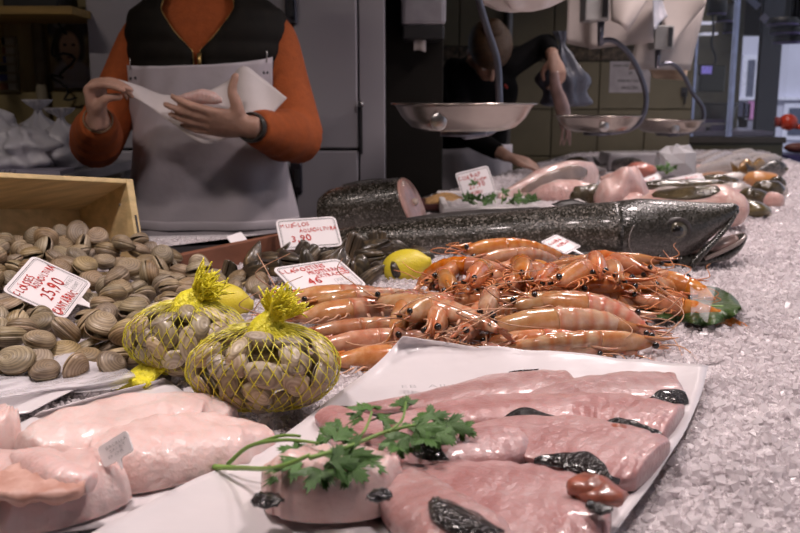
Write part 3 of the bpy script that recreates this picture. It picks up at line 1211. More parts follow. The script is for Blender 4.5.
# side counter behind the glass with a digital scale, a bin and boxes
t = thing('side_counter', 'dark side counter seen through the glass screen', 'counter', (2.05, 5.9, 0))
MB().box(1.76, 2.3, 5.6, 6.2, 0, 1.0).build('body', M('dark_purple_laminate', (.05, .04, .075), rough=.4), t, smooth=False)
MB().box(1.75, 2.32, 5.58, 6.22, 1.0, 1.03).build('worktop', M('lilac_worktop', (.2, .17, .24), rough=.3), t, smooth=False, bevel=.004)
c = at_y(709, 92, 5.8)
t = thing('digital_scale', 'dark digital scale with a violet screen hung behind the glass', 'scale', (c[0], 5.8, c[2]))
p0, p1 = at_y(698, 65, 5.8), at_y(722, 92, 5.8)
MB().box(p0[0], p1[0], 5.75, 5.9, p1[2], p0[2]).build('body', M('dark_green_case', (.035, .045, .03), rough=.4), t, smooth=False, bevel=.01)
q0, q1 = at_y(700, 66, 5.74), at_y(712, 74, 5.74)
fr = MB().box(q0[0] - .01, q1[0] + .01, 5.735, 5.75, q1[2] - .01, q0[2] + .01).build('bezel', m_black, t, smooth=False)
MB().box(q0[0] + .008, q1[0] - .005, 5.731, 5.7352, q1[2], q0[2]).build('display', M('violet_display', (.30, .24, .85), emit=.35, rough=.3, var=.3, scale=60), fr, smooth=False)
pts = [at_y(713 + 3 * math.sin(s * 9) * s, 18 + 46 * s, 5.9) for s in np.linspace(0, 1, 24)]
pts.insert(0, np.array([pts[0][0], 5.9, 3.0]))
MB().tube(pts, .008, 6).build('cord', m_black, t)
c = at_y(722, 120, 5.7)
t = thing('waste_bin', 'dark grey plastic bin on the counter behind the glass', 'bin', (c[0], 5.78, 1.03))
MB().lathe([(.0, 1.03), (.085, 1.03), (.115, 1.2), (.108, 1.2), (.08, 1.04), (0, 1.04)], (c[0], 5.78, 0), 20).build('tub', M('dark_grey_bin', (.045, .045, .045), rough=.5), t)
MB().lathe([(.113, 1.19), (.122, 1.19), (.122, 1.205), (.113, 1.205)], (c[0], 5.78, 0), 20, closed=True).build('rim', M('dark_grey_bin', (.045, .045, .045)), t)
for i, (px, w, h, colr) in enumerate(((703, .09, .05, (.30, .24, .3)), (714, .12, .07, (.06, .04, .12)))):
    c = at_y(px, 130, 5.62)
    t2 = thing('small_carton', ('pale lilac carton at the counter corner behind the glass', 'dark violet carton on the counter behind the glass')[i], 'carton', (c[0], 5.64, 1.03))
    MB().box(c[0] - w / 2, c[0] + w / 2, 5.61, 5.68, 1.03, 1.03 + h).build('box', M('carton%d' % i, colr, rough=.5), t2, smooth=False, bevel=.003)
    MB().box(c[0] - w / 2, c[0] + w / 2, 5.608, 5.61, 1.03 + h * .55, 1.03 + h * .7).build('label_strip', m_sheet, t2, smooth=False)

# dark column and the street front beyond
pa, pb = at_y(761, 40, 6.6), at_y(783, 40, 6.6)
struct(MB().box(pa[0], pb[0], 6.6, 6.65, 0, 3.0).build('wall_column', M('blue_black_column', (.014, .015, .026), rough=.3), smooth=False, bevel=.01))
m_fac = M('pale_facade', (0.62, 0.62, 0.72), rough=.7, var=.05, scale=2)
m_win = M('dark_window', (.10, .11, .16), rough=.1)
m_frame = M('white_frame', (.8, .8, .9), rough=.5)
FY = 15.0
t = thing('street_building', 'pale building front across the street', 'building', (7.4, FY + .5, 0))
MB().box(3.4, 11.5, FY, FY + 1.0, -.02, 7.0).build('wall', m_fac, t, smooth=False)
for (x0, y0, x1, y1) in ((747, 60, 760, 100), (716, 50, 731, 100), (788, 108, 815, 135)):
    a, b_ = at_y(x0, y0, FY), at_y(x1, y1, FY)
    w = MB().box(a[0] - .08, b_[0] + .08, FY - .05, FY, b_[2] - .08, a[2] + .08).build('window', m_frame, t, smooth=False)
    MB().box(a[0], b_[0], FY - .07, FY - .045, b_[2], a[2]).build('pane', m_win, w, smooth=False)
    MB().box((a[0] + b_[0]) / 2 - .02, (a[0] + b_[0]) / 2 + .02, FY - .09, FY - .065, b_[2], a[2]).build('mullion', m_frame, w, smooth=False)
a, b_ = at_y(735, 103, FY), at_y(818, 100, FY)
MB().box(a[0], b_[0], FY - .12, FY, b_[2], b_[2] + .05).build('string_course', m_frame, t, smooth=False)
a, b_ = at_y(735, 108, FY), at_y(760, 130, FY)
MB().box(a[0], b_[0], FY - .03, FY, b_[2], a[2]).build('shop_window', M('shop_window', (.42, .42, .6), rough=.2, var=.4, scale=3), t, smooth=False)
for i, (px, py, w, h, colr) in enumerate(((741, 111, .12, .3, (.05, .05, .09)), (746, 111, .12, .25, (.05, .05, .09)), (751, 110, .12, .35, (.6, .25, .5)), (738, 122, .3, .18, (.7, .7, .8)), (752, 124, .5, .16, (.25, .24, .3)))):
    c = at_y(px, py, FY - .05)
    MB().box(c[0] - w / 2, c[0] + w / 2, FY - .08, FY - .03, c[2] - h / 2, c[2] + h / 2).build('shop_display', M('display%d' % i, colr), t, smooth=False)
# white gate post close to the opening
a, b_ = at_y(736, 41, 8.6), at_y(743, 41, 8.6)
tag(MB().box(a[0], b_[0], 8.6, 8.68, -.02, a[2]).build('gate_post', m_fac, smooth=False, bevel=.01), 'pale square post standing outside between glass and dark column', 'post')
# red-orange ball shaped buoy lamp with a handle at the picture's street side
c = at_y(788, 122, 4.6)
t = thing('signal_lamp', 'round orange-red signal lamp on a dark stand at the street end', 'lamp', (c[0] + .0, 4.6, c[2] - .05))
m_redp = M('orange_red_plastic', (.50, .045, .018), rough=.35)
MB().ell(c, (.046, .046, .042), 20, 12).build('globe', m_redp, t)
MB().tube([c + (.03, 0, -.02), c + (.08, 0, -.028), c + (.16, 0, -.012)], [.016, .012, .012], 10).build('handle', m_redp, t)
MB().tube([c + (-.03, 0, 0), c + (-.062, 0, 0)], [.022, .026], 12).build('collar', M('dark_red', (.2, .02, .015)), t)
MB().tube([c + (.12, 0, -.02), c + (.12, 0, -(c[2]) + .0)], .012, 8).build('stand', m_dark_metal, t)
# violet crates stacked beyond the counter end
c = at_y(796, 153, 5.3)
for k in range(2):
    zz = 0.0
    t = thing('violet_crate', ('violet plastic crate standing on the market floor at the counter end', 'violet plastic crate stacked on the lower crate at the counter end')[k], 'crate', (c[0] + .12, 5.4, k * .5))
    hb = c[2] / 2 - .01
    z0_ = k * (hb + .005)
    MB().box(c[0] - .06, c[0] + .5, 5.25, 5.6, z0_, z0_ + hb).build('body', M('violet_plastic', (.045, .025, .13), rough=.4), t, smooth=False, bevel=.01)
    MB().box(c[0] - .075, c[0] + .515, 5.235, 5.615, z0_ + hb - .05, z0_ + hb + .004).build('rim', M('violet_plastic', (.045, .025, .13)), t, smooth=False, bevel=.006)
ztop = 2 * hb + .01
tag(MB().ell((c[0] + .06, 5.4, ztop + .035), (.09, .06, .032), 16, 10).build('wrapped_ham', M('brick_red_wrap', (.30, .10, .07), rough=.4)), 'reddish wrapped piece resting on the stacked violet crates', 'food')

# ------------------------------------------------------------------ ceiling-hung spotlights and beams near the street end
for i, (px, py, rr) in enumerate(((717, 6, .06), (725, 14, .055), (731, 26, .055))):
    Y = 5.9 + .45 * i
    c = at_y(px, py, Y)
    t = thing('track_spotlight', 'black cylinder spotlight hung near the glass screen', 'spotlight', tuple(c), 'black spotlights by the glass screen')
    MB().tube([c + (0, 0, .06), c + (0, -.01, -.05)], [rr, rr], 18).build('can', m_black, t)
    MB().lathe([(rr * .82, -.054), (rr * 1.03, -.054), (rr * 1.03, -.046), (rr * .82, -.046)], c, 18, closed=True).build('rim', M('violet_rim', (.22, .16, .4), rough=.3), t)
    MB().tube([c + (0, 0, .06), (c[0], Y, 3.0)], .008, 6).build('stem', m_black, t)
t = thing('spot_cluster', 'cluster of round black hanging spots beside the dark column', 'spotlight', tuple(at_y(789, 40, 5.6)))
for i, (px, py) in enumerate(((775, 22), (778, 31), (781, 40))):
    Y = 5.6
    c = at_y(px + 8, py, Y)
    MB().lathe([(0, .03), (.08, .025), (.095, 0), (.09, -.015), (0, -.015)], c, 22).build('spot_head', m_black, t)
    MB().lathe([(.06, -.02), (.092, -.02), (.092, -.012), (.06, -.012)], c, 22, closed=True).build('rim', M('violet_rim', (.22, .16, .4)), t)
    MB().tube([c + (.05, 0, .02), (c[0] + .05, Y, 3.0)], .012, 6).build('stem', m_black, t)
m_beam = M('blue_grey_beam', (.20, .20, .28), rough=.4)
for i, (a, b_) in enumerate((((733, -8), (740, 8)), ((743, -8), (756, 16)), ((764, 18), (772, 33)))):
    p, q = at_y(*a, 6.5), at_y(*b_, 7.4)
    p[2] = q[2] = max(p[2], q[2])
    o = MB().tube([p, q], .035, 4).build('trim_%d' % (i + 1), m_beam, smooth=False)
    struct(o)
    struct(MB().box(q[0] - .01, q[0] + .01, 7.3, 7.32, q[2], 3.0).build('trim_%d' % (i + 11), m_dark_metal, smooth=False))
for i, (px, py) in enumerate(((706, 23), (709, 34))):  # glowing bars imitate ceiling lamps reflected in the glass screen
    c = at_y(px, py, 6.85)
    tag(MB().box(c[0] - .06, c[0] + .05, 6.8, 6.9, c[2] - .008, c[2] + .008).build('added_glow_bar', M('reflected_lamp_glow', (.8, .78, 1.0), emit=.5), smooth=False),
        'short glowing bar imitating a lamp reflection above the digital scale', 'light', 'imitated lamp reflections in the glass')
# tall valance above the opening hides the sky
struct(MB().box(1.7, 3.4, 7.4, 7.6, 1.74, 3.0).build('wall_lintel', m_dark_wall, smooth=False))

# ------------------------------------------------------------------ shellfish


def shell_mat(name, stops, freq=40.0, rough=.45, v=.22, bump=.25, coat=0.0, radial=0.0):
    m, nt, b = base_mat(name)
    tc, u, vv = uvs(nt)
    no = nd(nt, 'ShaderNodeTexNoise', Scale=120.0, Detail=3.0)
    nt.links.new(tc.outputs['Object'], no.inputs['Vector'])
    ph = math_n(nt, 'ADD', math_n(nt, 'MULTIPLY', u, freq), math_n(nt, 'MULTIPLY', no.outputs['Fac'], 3.0))
    w = math_n(nt, 'MULTIPLY_ADD', math_n(nt, 'SINE', ph), .14)
    w.node.inputs[2].default_value = .5
    n2 = nd(nt, 'ShaderNodeTexNoise', Scale=34.0, Detail=4.0)
    nt.links.new(tc.outputs['Object'], n2.inputs['Vector'])
    f = math_n(nt, 'ADD', w, math_n(nt, 'MULTIPLY', math_n(nt, 'SUBTRACT', n2.outputs['Fac'], .5), 1.6))
    c = ramp(nt, f, stops)
    c = obj_hsv(nt, c, v, .012, .2)
    nt.links.new(c, b.inputs['Base Color'])
    b.inputs['Roughness'].default_value = rough
    b.inputs['Coat Weight'].default_value = coat
    b.inputs['Coat Roughness'].default_value = .12
    bp = nd(nt, 'ShaderNodeBump', Strength=bump, Distance=.004)
    nt.links.new(math_n(nt, 'SINE', math_n(nt, 'MULTIPLY', u, freq * 2.2)), bp.inputs['Height'])
    nt.links.new(bp.outputs['Normal'], b.inputs['Normal'])
    return m


m_clam = shell_mat('clam_shell', [(.05, (.09, .062, .034)), (.5, (.27, .20, .12)), (.95, (.50, .40, .265))], 46, .42, bump=.22)
m_clam_net = shell_mat('smooth_clam_shell', [(.0, (.17, .125, .08)), (.5, (.37, .295, .20)), (1.0, (.55, .47, .36))], 26, .4, .42, .04, .05)
m_mussel = shell_mat('mussel_shell', [(.05, (.016, .013, .011)), (.5, (.060, .046, .030)), (.95, (.20, .145, .085))], 30, .32, .45, .08, .25)


def valve(a, bb, t, outline, umbo, sgn, nr=7, nt_=22, gape=0.0):
    """half shell: rings spreading from the beak (umbo) to the outline"""
    th = np.arange(nt_) / nt_ * 2 * PI
    O = np.array([outline(x) for x in th]) * np.array([a, bb])
    U = np.array(umbo) * np.array([a, bb])
    V, UV = [np.array([[U[0], U[1], t * .92]])], [np.array([[0, .5]])]
    for i in range(1, nr + 1):
        r = i / nr
        P = U * (1 - r) + O * r
        z = t * (1 - r ** 2.3) ** .62 * (0.92 + .18 * math.sin(r * PI))
        V.append(np.concatenate([P, np.full((nt_, 1), z)], 1))
        UV.append(np.stack([np.full(nt_, r), th / 2 / PI], 1))
    V.append(np.concatenate([O * .96, np.full((nt_, 1), -.0004)], 1))
    UV.append(np.stack([np.full(nt_, 1.05), th / 2 / PI], 1))
    F = [(0, 1 + j, 1 + (j + 1) % nt_) for j in range(nt_)]
    for i in range(nr):
        for j in range(nt_):
            k = (j + 1) % nt_
            F.append((1 + i * nt_ + j, 1 + (i + 1) * nt_ + j, 1 + (i + 1) * nt_ + k, 1 + i * nt_ + k))
    V = np.concatenate(V)
    if gape:
        y0 = bb * .8
        V[:, 2] += np.clip((y0 - V[:, 1]), 0, 1) * gape
    V[:, 2] += .0003
    if sgn < 0:
        V[:, 2] *= -1
        F = [f[::-1] for f in F]
    return MB().add(V, F, 0, np.concatenate(UV))


def clam_outline(x):
    c, s = math.cos(x), math.sin(x)
    return (c * (1 + .05 * c), s * (1 - .07 * abs(c)) + .07 * max(0, s) ** 4)


def carpet_outline(x):
    c, s = math.cos(x), math.sin(x)
    return (c * (1 + .08 * c), s * (1 - .05 * c))


def mussel_outline(x):
    c, s = math.cos(x), math.sin(x)
    k = (1 + c) / 2          # pointed at -x
    return (c, s * (0.22 + .85 * k ** .8))


def bivalve(name, mat, a, bb, t, outline, umbo, gape):
    e = thing(name, None, None, (0, 0, 0))
    for s in (1, -1):
        valve(a, bb, t, outline, umbo, s, gape=gape).build('shell_valve', mat, e, local=True)
    KIDS[e.name] = list(e.children)
    return e


PROTO = {}
PROTO['clam0'] = bivalve('clam', m_clam, .0195, .0162, .0095, clam_outline, (.12, .52), 0.02)
PROTO['clam1'] = bivalve('clam', m_clam, .0182, .0158, .0102, clam_outline, (-.15, .55), 0.10)
PROTO['clam2'] = bivalve('clam', m_clam, .0210, .0158, .0090, clam_outline, (.2, .5), 0.05)
PROTO['net0'] = bivalve('clam', m_clam_net, .0188, .0112, .0064, carpet_outline, (.3, .5), 0.0)
PROTO['net1'] = bivalve('clam', m_clam_net, .0166, .0108, .0066, carpet_outline, (.25, .5), 0.05)
PROTO['mus0'] = bivalve('mussel', m_mussel, .034, .0195, .013, mussel_outline, (-.75, .1), 0.0)
PROTO['mus1'] = bivalve('mussel', m_mussel, .030, .018, .013, mussel_outline, (-.7, .1), 0.06)
_used = set()


def inst(key, loc, R, s=1.0):
    p = PROTO[key]
    if key not in _used:
        _used.add(key)
        o = p
    else:
        o = dup(p)
    place(o, loc, R, s)
    return o


def drop_pile(pts, r, base, existing=None, slide=6, seed=0):
    """balls dropped one after another on the ice and on each other; each rolls a little to a lower seat"""
    rg = np.random.default_rng(seed)
    P = [] if existing is None else [np.array(p) for p in existing]
    out = []
    for (x, y) in pts:
        def h(x, y):
            z = base(x, y) + r
            if P:
                A = np.array(P)
                d2 = (A[:, 0] - x) ** 2 + (A[:, 1] - y) ** 2
                k = d2 < (2 * r) ** 2 * .999
                if k.any():
                    z = max(z, (A[k, 2] + np.sqrt((2 * r) ** 2 - d2[k])).max())
            return z
        z = h(x, y)
        st = r * .8
        for _ in range(slide):
            best = (z, x, y)
            for a in rg.uniform(0, 2 * PI, 6):
                xx, yy = x + st * math.cos(a), y + st * math.sin(a)
                zz = h(xx, yy)
                if zz < best[0] - 1e-4:
                    best = (zz, xx, yy)
            z, x, y = best
            st *= .75
        P.append(np.array([x, y, z]))
        out.append(np.array([x, y, z]))
    return out


def rand_rot(rg, flat=0.6):
    """mostly lying on a valve, tilted at random"""
    q = Euler((rg.normal() * flat, rg.normal() * flat, rg.uniform(0, 2 * PI)))
    return np.array(q.to_matrix())


# ---- wooden crate tipped on its side, opening to the customer
m_wood = M('pale_crate_wood', (0.66, 0.49, 0.24), rough=.6, var=.16, scale=7, aniso=(1.0, 9, 9), bump=.1, bscale=30)
P1, P2, P3 = at_y(133, 179, 1.50), at_y(77, 197, 1.62), at_y(147, 268, 1.452)
e_h = N(P1 - P3)
e_d = P2 - P1
e_d = N(e_d - e_h * np.dot(e_d, e_h))
e_w = np.cross(e_h, e_d)
if e_w[0] > 0:
    e_w = -e_w
CW, CD, CH, CT = 0.42, 0.17, float(np.linalg.norm(P1 - P3)) + .012, .013
O0 = P1 - e_h * CH        # front bottom corner on the side next to the vendor


def crate_box(w0, w1, d0, d1, h0, h1):
    V = [O0 + e_w * w + e_d * d + e_h * h for h in (h0, h1) for d in (d0, d1) for w in (w0, w1)]
    return MB().add(np.array(V), [(0, 2, 3, 1), (4, 5, 7, 6), (0, 1, 5, 4), (2, 6, 7, 3), (0, 4, 6, 2), (1, 3, 7, 5)])


crate = thing('wooden_crate', 'pale wooden crate tipped on its side spilling clams', 'crate', tuple(O0))
for (nm, dims) in (('end_panel', (0, CT, 0, CD, 0, CH)), ('end_panel', (CW - CT, CW, 0, CD, 0, CH)), ('bottom_panel', (CT, CW - CT, CD - .006, CD, CT * .6, CH - CT * .6)),
                   ('side_panel', (CT, CW - CT, 0, CD, CH - .008, CH)), ('side_panel', (CT, CW - CT, 0, CD, 0, .008))):
    crate_box(*dims).build(nm, m_wood, crate, smooth=False, bevel=.0012)
sp_ = crate_box(CT * .35, CT * .6, -.0012, .0, CH * .42, CH * .62).build('staple', m_dark_metal, crate, smooth=False)
nail = O0 + e_w * CT + e_d * .03 + e_h * (CH * .78)
MB().ell(nail, .0022, 8, 6).build('nail', m_steel, crate)
kn = O0 + e_w * .16 + e_d * (CD - .0065) + e_h * CH * .5
MB().ell(kn, .011, 14, 8, R=np.stack([e_w, e_h, e_d * .12], 1)).build('wood_knot', M('dark_knot', (.13, .07, .025), rough=.6, var=.4, scale=90), crate)


def clam_base(x, y):
    z = ICE + .004
    return z


# ---- loose clams
rg = np.random.default_rng(11)
# the pile's ground outline: in front of and inside the crate, thicker towards the crate
g_out = [tuple(at_z(px, py, ICE)[:2]) for px, py in ((-60, 385), (60, 384), (135, 378), (160, 340), (195, 322), (228, 306), (212, 290), (150, 276))]
inner = [tuple((O0 + e_w * w + e_d * d)[:2]) for w, d in ((CT + .02, .02), (CT + .02, CD - .03), (CW - .05, CD - .03))]
ground = [g_out[7], *inner, *g_out[:7]]
G = np.array(ground)
pts = []
x0, x1, y0, y1 = G[:, 0].min(), G[:, 0].max(), G[:, 1].min(), G[:, 1].max()


def scatter(poly, d, rg, n=4000, lim=400):
    out = []
    poly = np.array(poly)
    for _ in range(n):
        p = np.array([rg.uniform(poly[:, 0].min(), poly[:, 0].max()), rg.uniform(poly[:, 1].min(), poly[:, 1].max())])
        if not in_poly(np.array([p[0]]), np.array([p[1]]), poly)[0]:
            continue
        if all((p[0] - q[0]) ** 2 + (p[1] - q[1]) ** 2 > d * d for q in out):
            out.append(p)
            if len(out) >= lim:
                break
    return out


CR = .0135
nrm = -e_d


def crate_ok(p, m=.012):
    q = np.asarray(p) - O0
    w, d, h = q @ e_w, q @ e_d, q @ e_h
    if -m < w < CT + m and -m < d < CD + m and h < CH + m:
        return False
    if CD - m - .006 < d < CD + m and -m < w < CW:
        return False
    return True


lay = scatter(ground, .025, rg, 6000)
lay2 = scatter(ground, .026, rg, 6000)
front = np.array(at_z(70, 383, ICE)[:2])
lay2 = [p for p in lay2 if np.linalg.norm(p - front) > .05]
lay3 = [p for p in scatter(ground, .027, rg, 6000) if np.dot(p - O0[:2], e_d[:2]) > -.12 and np.dot(p - O0[:2], e_w[:2]) < .30]
lay4 = [p for p in scatter(ground, .028, rg, 6000) if np.dot(p - O0[:2], e_d[:2]) > -.035 and np.dot(p - O0[:2], e_w[:2]) < .26]
seats = drop_pile(lay + lay2 + lay3 + lay4, CR, clam_base, seed=4)
SIGNS = [([(3, 291), (32, 255), (93, 283), (64, 319)], 1.13), ([(271, 269), (338, 257), (369, 287), (300, 296)], 1.25), ([(275, 220), (335, 216), (344, 246), (281, 250)], 1.56)]


def seen(P, rad, cams=(-.35, 0, .35), frac=.06):
    """which balls show at all (from the camera and a step to either side), nearest first in a coarse depth buffer"""
    P = np.asarray(P)
    keep = np.zeros(len(P), bool)
    for dx in cams:
        buf = np.zeros((360, 520), bool)
        Q = P - np.array([dx, 0, 0])
        px = to_px(Q)
        for i in np.argsort(Q[:, 1] - .8 * (Q[:, 2] - ICE)):
            r = rad * F_PX / Q[i, 1] * .5
            cx, cy = (px[i, 0] + 100) * .5, px[i, 1] * .5
            x0_, x1_, y0_, y1_ = int(max(cx - r, 0)), int(min(cx + r + 1, 519)), int(max(cy - r, 0)), int(min(cy + r + 1, 359))
            if x1_ <= x0_ or y1_ <= y0_:
                continue
            yy, xx = np.mgrid[y0_:y1_, x0_:x1_]
            m = (xx - cx) ** 2 + (yy - cy) ** 2 <= r * r
            sub_ = buf[y0_:y1_, x0_:x1_]
            if (m & ~sub_).sum() > frac * max(1, m.sum()):
                keep[i] = True
            sub_ |= m
    return keep


def covers_sign(p, rad=.018):
    q = to_px(p)
    rr = rad * F_PX / p[1] * .8
    for poly, Ys in SIGNS:
        c_ = np.mean(poly, 0)
        pol = [tuple(c_ + (np.array(v) - c_) * (1 + rr / 40)) for v in poly]
        if p[1] < Ys + .03 and in_poly(np.array([q[0]]), np.array([q[1]]), pol)[0]:
            return True
    return False


seats = [p for p in seats if not covers_sign(p) and crate_ok(p)]
seats = [p for p, k in zip(seats, seen(seats, .016)) if k]
NCLAM = 0
for p in seats:
    if not crate_ok(p) or len(to_px(p[None])) == 0:
        continue
    q = to_px(p)
    if q[0] < -70:
        continue
    k = ('clam0', 'clam1', 'clam2')[rg.integers(3)]
    R = rand_rot(rg, .55)
    o = inst(k, p - np.array([0, 0, .002]), R, rg.uniform(.86, 1.12))
    inside_box = (p - O0) @ e_d > -.01
    if inside_box:
        tag(o, 'brown ridged clam lying in the mouth of the tipped wooden crate', 'clam', 'loose clams in the crate mouth')
    else:
        tag(o, 'gaping brown ridged clam loose in the pile in front of the crate' if k == 'clam1' else ('long flat brown ridged clam loose in the pile in front of the crate' if k == 'clam2' else 'round closed brown ridged clam loose in the pile in front of the crate'), 'clam', 'loose clams spilled before the crate')
    NCLAM += 1
print('loose clams', NCLAM)

# ---- brown edging board behind the mussels
A_, B_ = at_z(146, 262, ICE + .045), at_z(316, 227, ICE + .045)
d = N((B_ - A_) * np.array([1, 1, 0]))
n_ = np.array([-d[1], d[0], 0])
V = [p + n_ * k + np.array([0, 0, z]) for z in (-.056, 0) for k in (0, .014) for p in (A_, B_)]
tag(MB().add(V, [(0, 2, 3, 1), (4, 5, 7, 6), (0, 1, 5, 4), (2, 6, 7, 3), (0, 4, 6, 2), (1, 3, 7, 5)]).build('edging_board', M('terracotta_wood', (.20, .075, .04), rough=.5, var=.2), smooth=False, bevel=.002),
    'reddish brown edging board behind the mussels', 'board')

# black slab standing in for the dark gap between board and ledge
poly = [tuple(at_z(x, y, ICE + .012)[:2]) for x, y in ((152, 263), (314, 229), (300, 238), (262, 243), (146, 250))]
tag(MB().prism(poly, ICE - .01, ICE + .014).build('dark_gap_strip', m_black, smooth=False), 'black strip standing in for the dark gap between the brown board and the white ledge', 'liner')

# ---- mussels
m_out = [tuple(at_z(px, py, ICE)[:2]) for px, py in ((222, 292), (262, 302), (300, 306), (345, 292), (392, 282), (412, 268), (392, 255), (330, 256), (272, 268), (222, 286))]
mp = scatter(m_out, .032, rg)
mp2 = [p for p in scatter(m_out, .034, rg) if to_px(np.append(p, ICE))[1] < 290]
cen = np.mean(np.array(m_out), 0)
mp3 = []
ms = drop_pile(mp + mp2 + mp3, .0155, lambda x, y: ICE + .002, existing=[s for s in seats if np.linalg.norm(s[:2] - cen) < .25], seed=8)
ms = [p for p in ms if not covers_sign(p, .022)]
ms = [p for p, k in zip(ms, seen(ms, .024)) if k]
k_ = 0
for p in ms:
    q = to_px(p)
    clammy = q[0] < 292 and q[1] > 276
    if clammy:
        o = inst(('clam0', 'clam1', 'clam2')[rg.integers(3)], p - np.array([0, 0, .002]), rand_rot(rg, .6), rg.uniform(.8, .98))
        tag(o, 'brown clam lying between the net bags and the mussels', 'clam', 'stray clams by the mussels')
    else:
        o = inst(('mus0', 'mus1')[k_ % 2], p - np.array([0, 0, .003]), rand_rot(rg, .7), rg.uniform(.82, 1.05))
        tag(o, 'dark glossy mussel in the heap below the mussel price sign', 'mussel', 'mussels in the heap')
        k_ += 1
print('mussels', k_)

# ---- two yellow nets of clams
m_net = M('yellow_net_plastic', (.66, .60, .05), rough=.4, var=.12)
m_net_knot = M('yellow_net_bunch', (.78, .70, .03), rough=.5, var=.15, scale=160, bump=.5, bscale=260)


def net_bag(cpx, cpy, Y, rx, ry, rz, label, clabel, cgroup, seed, tuft_dir, tail=None):
    c = at_y(cpx, cpy, Y)
    c[2] = ICE + .006 + rz
    rgl = np.random.default_rng(seed)
    t = thing('net_bag', label, 'net bag', (c[0], c[1], ICE + .004), 'yellow net bags of clams')

    def surf(th, ph, k=1.0):
        # th from the tied top (0) to the base (pi); soft pumpkin form, flattened underneath
        s = math.sin(th) ** .82
        z = math.cos(th)
        z = z * (.92 if z > 0 else .95) + .03 * max(0, 1 - th / .5) ** 2
        w = 1 + .035 * math.sin(3 * ph + seed) + .03 * math.sin(5 * ph + th * 2)
        return c + np.array([rx * k * s * w * math.cos(ph), ry * k * s * w * math.sin(ph), rz * k * z])
    b = MB()
    nh = 38
    for sg in (1, -1):
        for i in range(nh):
            pth = []
            for s in np.linspace(.05, .93, 26):
                ph = 2 * PI * i / nh + sg * s * 1.15
                pth.append(surf(s * PI, ph, 1.035 + .012 * math.sin(40 * s + i)))
            b.tube(np.array(pth), .00036 + .0003 * (np.arange(26) % 2), 3, caps=False)
    b.build('net', m_net, t)
    # knot and frayed tuft
    top = surf(.05, 0, 1.0)
    td = N(tuft_dir)
    kb = MB()
    kb.tube(interp([top - np.array([0, 0, .010]), top - np.array([0, 0, .002]), top + td * .006, top + td * .016], 10), interp([.024, .017, .0105, .009], 10)[:, 0], 14,
            cross=lambda a: 1 + .16 * math.sin(5 * a))
    kb.build('knot', m_net_knot, t)
    tb = MB()
    R = basis(td)
    for i in range(150):
        a, rr = rgl.uniform(0, 2 * PI), rgl.uniform(.0, 1)
        sp = R[:, 1] * math.cos(a) + R[:, 2] * math.sin(a)
        p0 = top + td * .010 + sp * .007 * rr
        L = rgl.uniform(.010, .027)
        p1 = p0 + td * L * .5 + sp * .009 * rr + rgl.normal(size=3) * .002
        p2 = p0 + td * L + sp * .017 * rr + rgl.normal(size=3) * .004
        tb.tube(interp([p0, p1, p2], 8), interp([.0014, .0012, .0007], 8)[:, 0], 4, caps=True)
    tb.build('tuft', m_net_knot, t)
    if tail is not None:
        kb = MB()
        q0 = surf(2.3, tail, 1.0)
        dr = np.array([math.cos(tail), math.sin(tail), -.12])
        pp = interp([q0 - dr * .01, q0 + dr * .012 + [0, 0, -.008], q0 + dr * .03 + [.006, 0, -.014]], 9)
        pp[:, 2] = np.maximum(pp[:, 2], ICE + .008)
        kb.tube(pp, [(r_, .006) for r_ in interp([.018, .022, .026], 9)[:, 0]], 14, cross=lambda a: 1 + .12 * math.sin(7 * a))
        kb.build('net_tail', m_net_knot, t)
    # clams pressed against the net and a second shell of them inside
    n = 0
    for lay_, (k, cnt) in enumerate(((.89, 54), (.55, 26))):
        for i in range(cnt):
            zz = 1 - 2 * (i + .5) / cnt
            th = math.acos(zz)
            ph = i * 2.39996 + rgl.normal() * .1
            if th > 2.75 or (lay_ == 0 and th < .22):
                continue
            p = surf(th, ph, k)
            if math.sin(ph) * math.sin(th) > (.55 if lay_ == 0 else .2) or (lay_ and th > 1.9):
                continue
            nrm = N(np.array([math.sin(th) * math.cos(ph) / rx, math.sin(th) * math.sin(ph) / ry, math.cos(th) / rz]))
            tx = N(np.cross(nrm, [rgl.normal() * .5, rgl.normal() * .5, 1.0]))
            if rgl.random() < .4:
                tx = N(np.cross(nrm, tx) + tx * rgl.normal() * .3)
            nrm2 = N(nrm + tx * .34 + rgl.normal(size=3) * .10)
            Rb = basis(tx, nrm2)
            o = inst(('net0', 'net1')[rgl.integers(2)], p, Rb, rgl.uniform(.86, 1.06))
            tag(o, clabel, 'clam', cgroup)
            n += 1
    print('net clams', n)
    return c


net_bag(188, 345, .875, .059, .047, .0385, 'yellow net bag of small clams beside the loose clam pile', 'small smooth clam inside the net bag beside the loose clam pile',
        'clams in the net bag by the pile', 3, (.75, .15, .6), tail=-2.35)
net_bag(264, 372, .77, .065, .052, .0395, 'yellow net bag of small clams next to the white paper sheet', 'small smooth clam inside the net bag next to the white paper sheet',
        'clams in the net bag by the paper', 9, (.5, .05, .8))

# ---- lemons
m_lemon = M('lemon_peel', (.66, .54, .035), rough=.38, var=.10, scale=14, bump=.22, bscale=420, coat=.1)


def lemon(c, R, L, label):
    t = thing('lemon', label, 'lemon', (0, 0, 0))
    s = np.linspace(0, PI, 22)
    x = -np.cos(s) * L
    r = np.sin(s) ** .85 * L * .76
    x[-4:] += np.array([.002, .004, .006, .0065])
    r[-4:] += np.array([-.001, -.002, .001, .0])
    MB().tube(np.stack([x, 0 * x, 0 * x], 1), np.maximum(r, .0008), 24).build('peel', m_lemon, t, local=True)
    MB().ell((-L * 1.0, 0, 0), (.0022, .003, .003), 8, 6).build('stem_scar', M('lemon_scar', (.16, .11, .03), rough=.7), t, local=True)
    place(t, c, R)


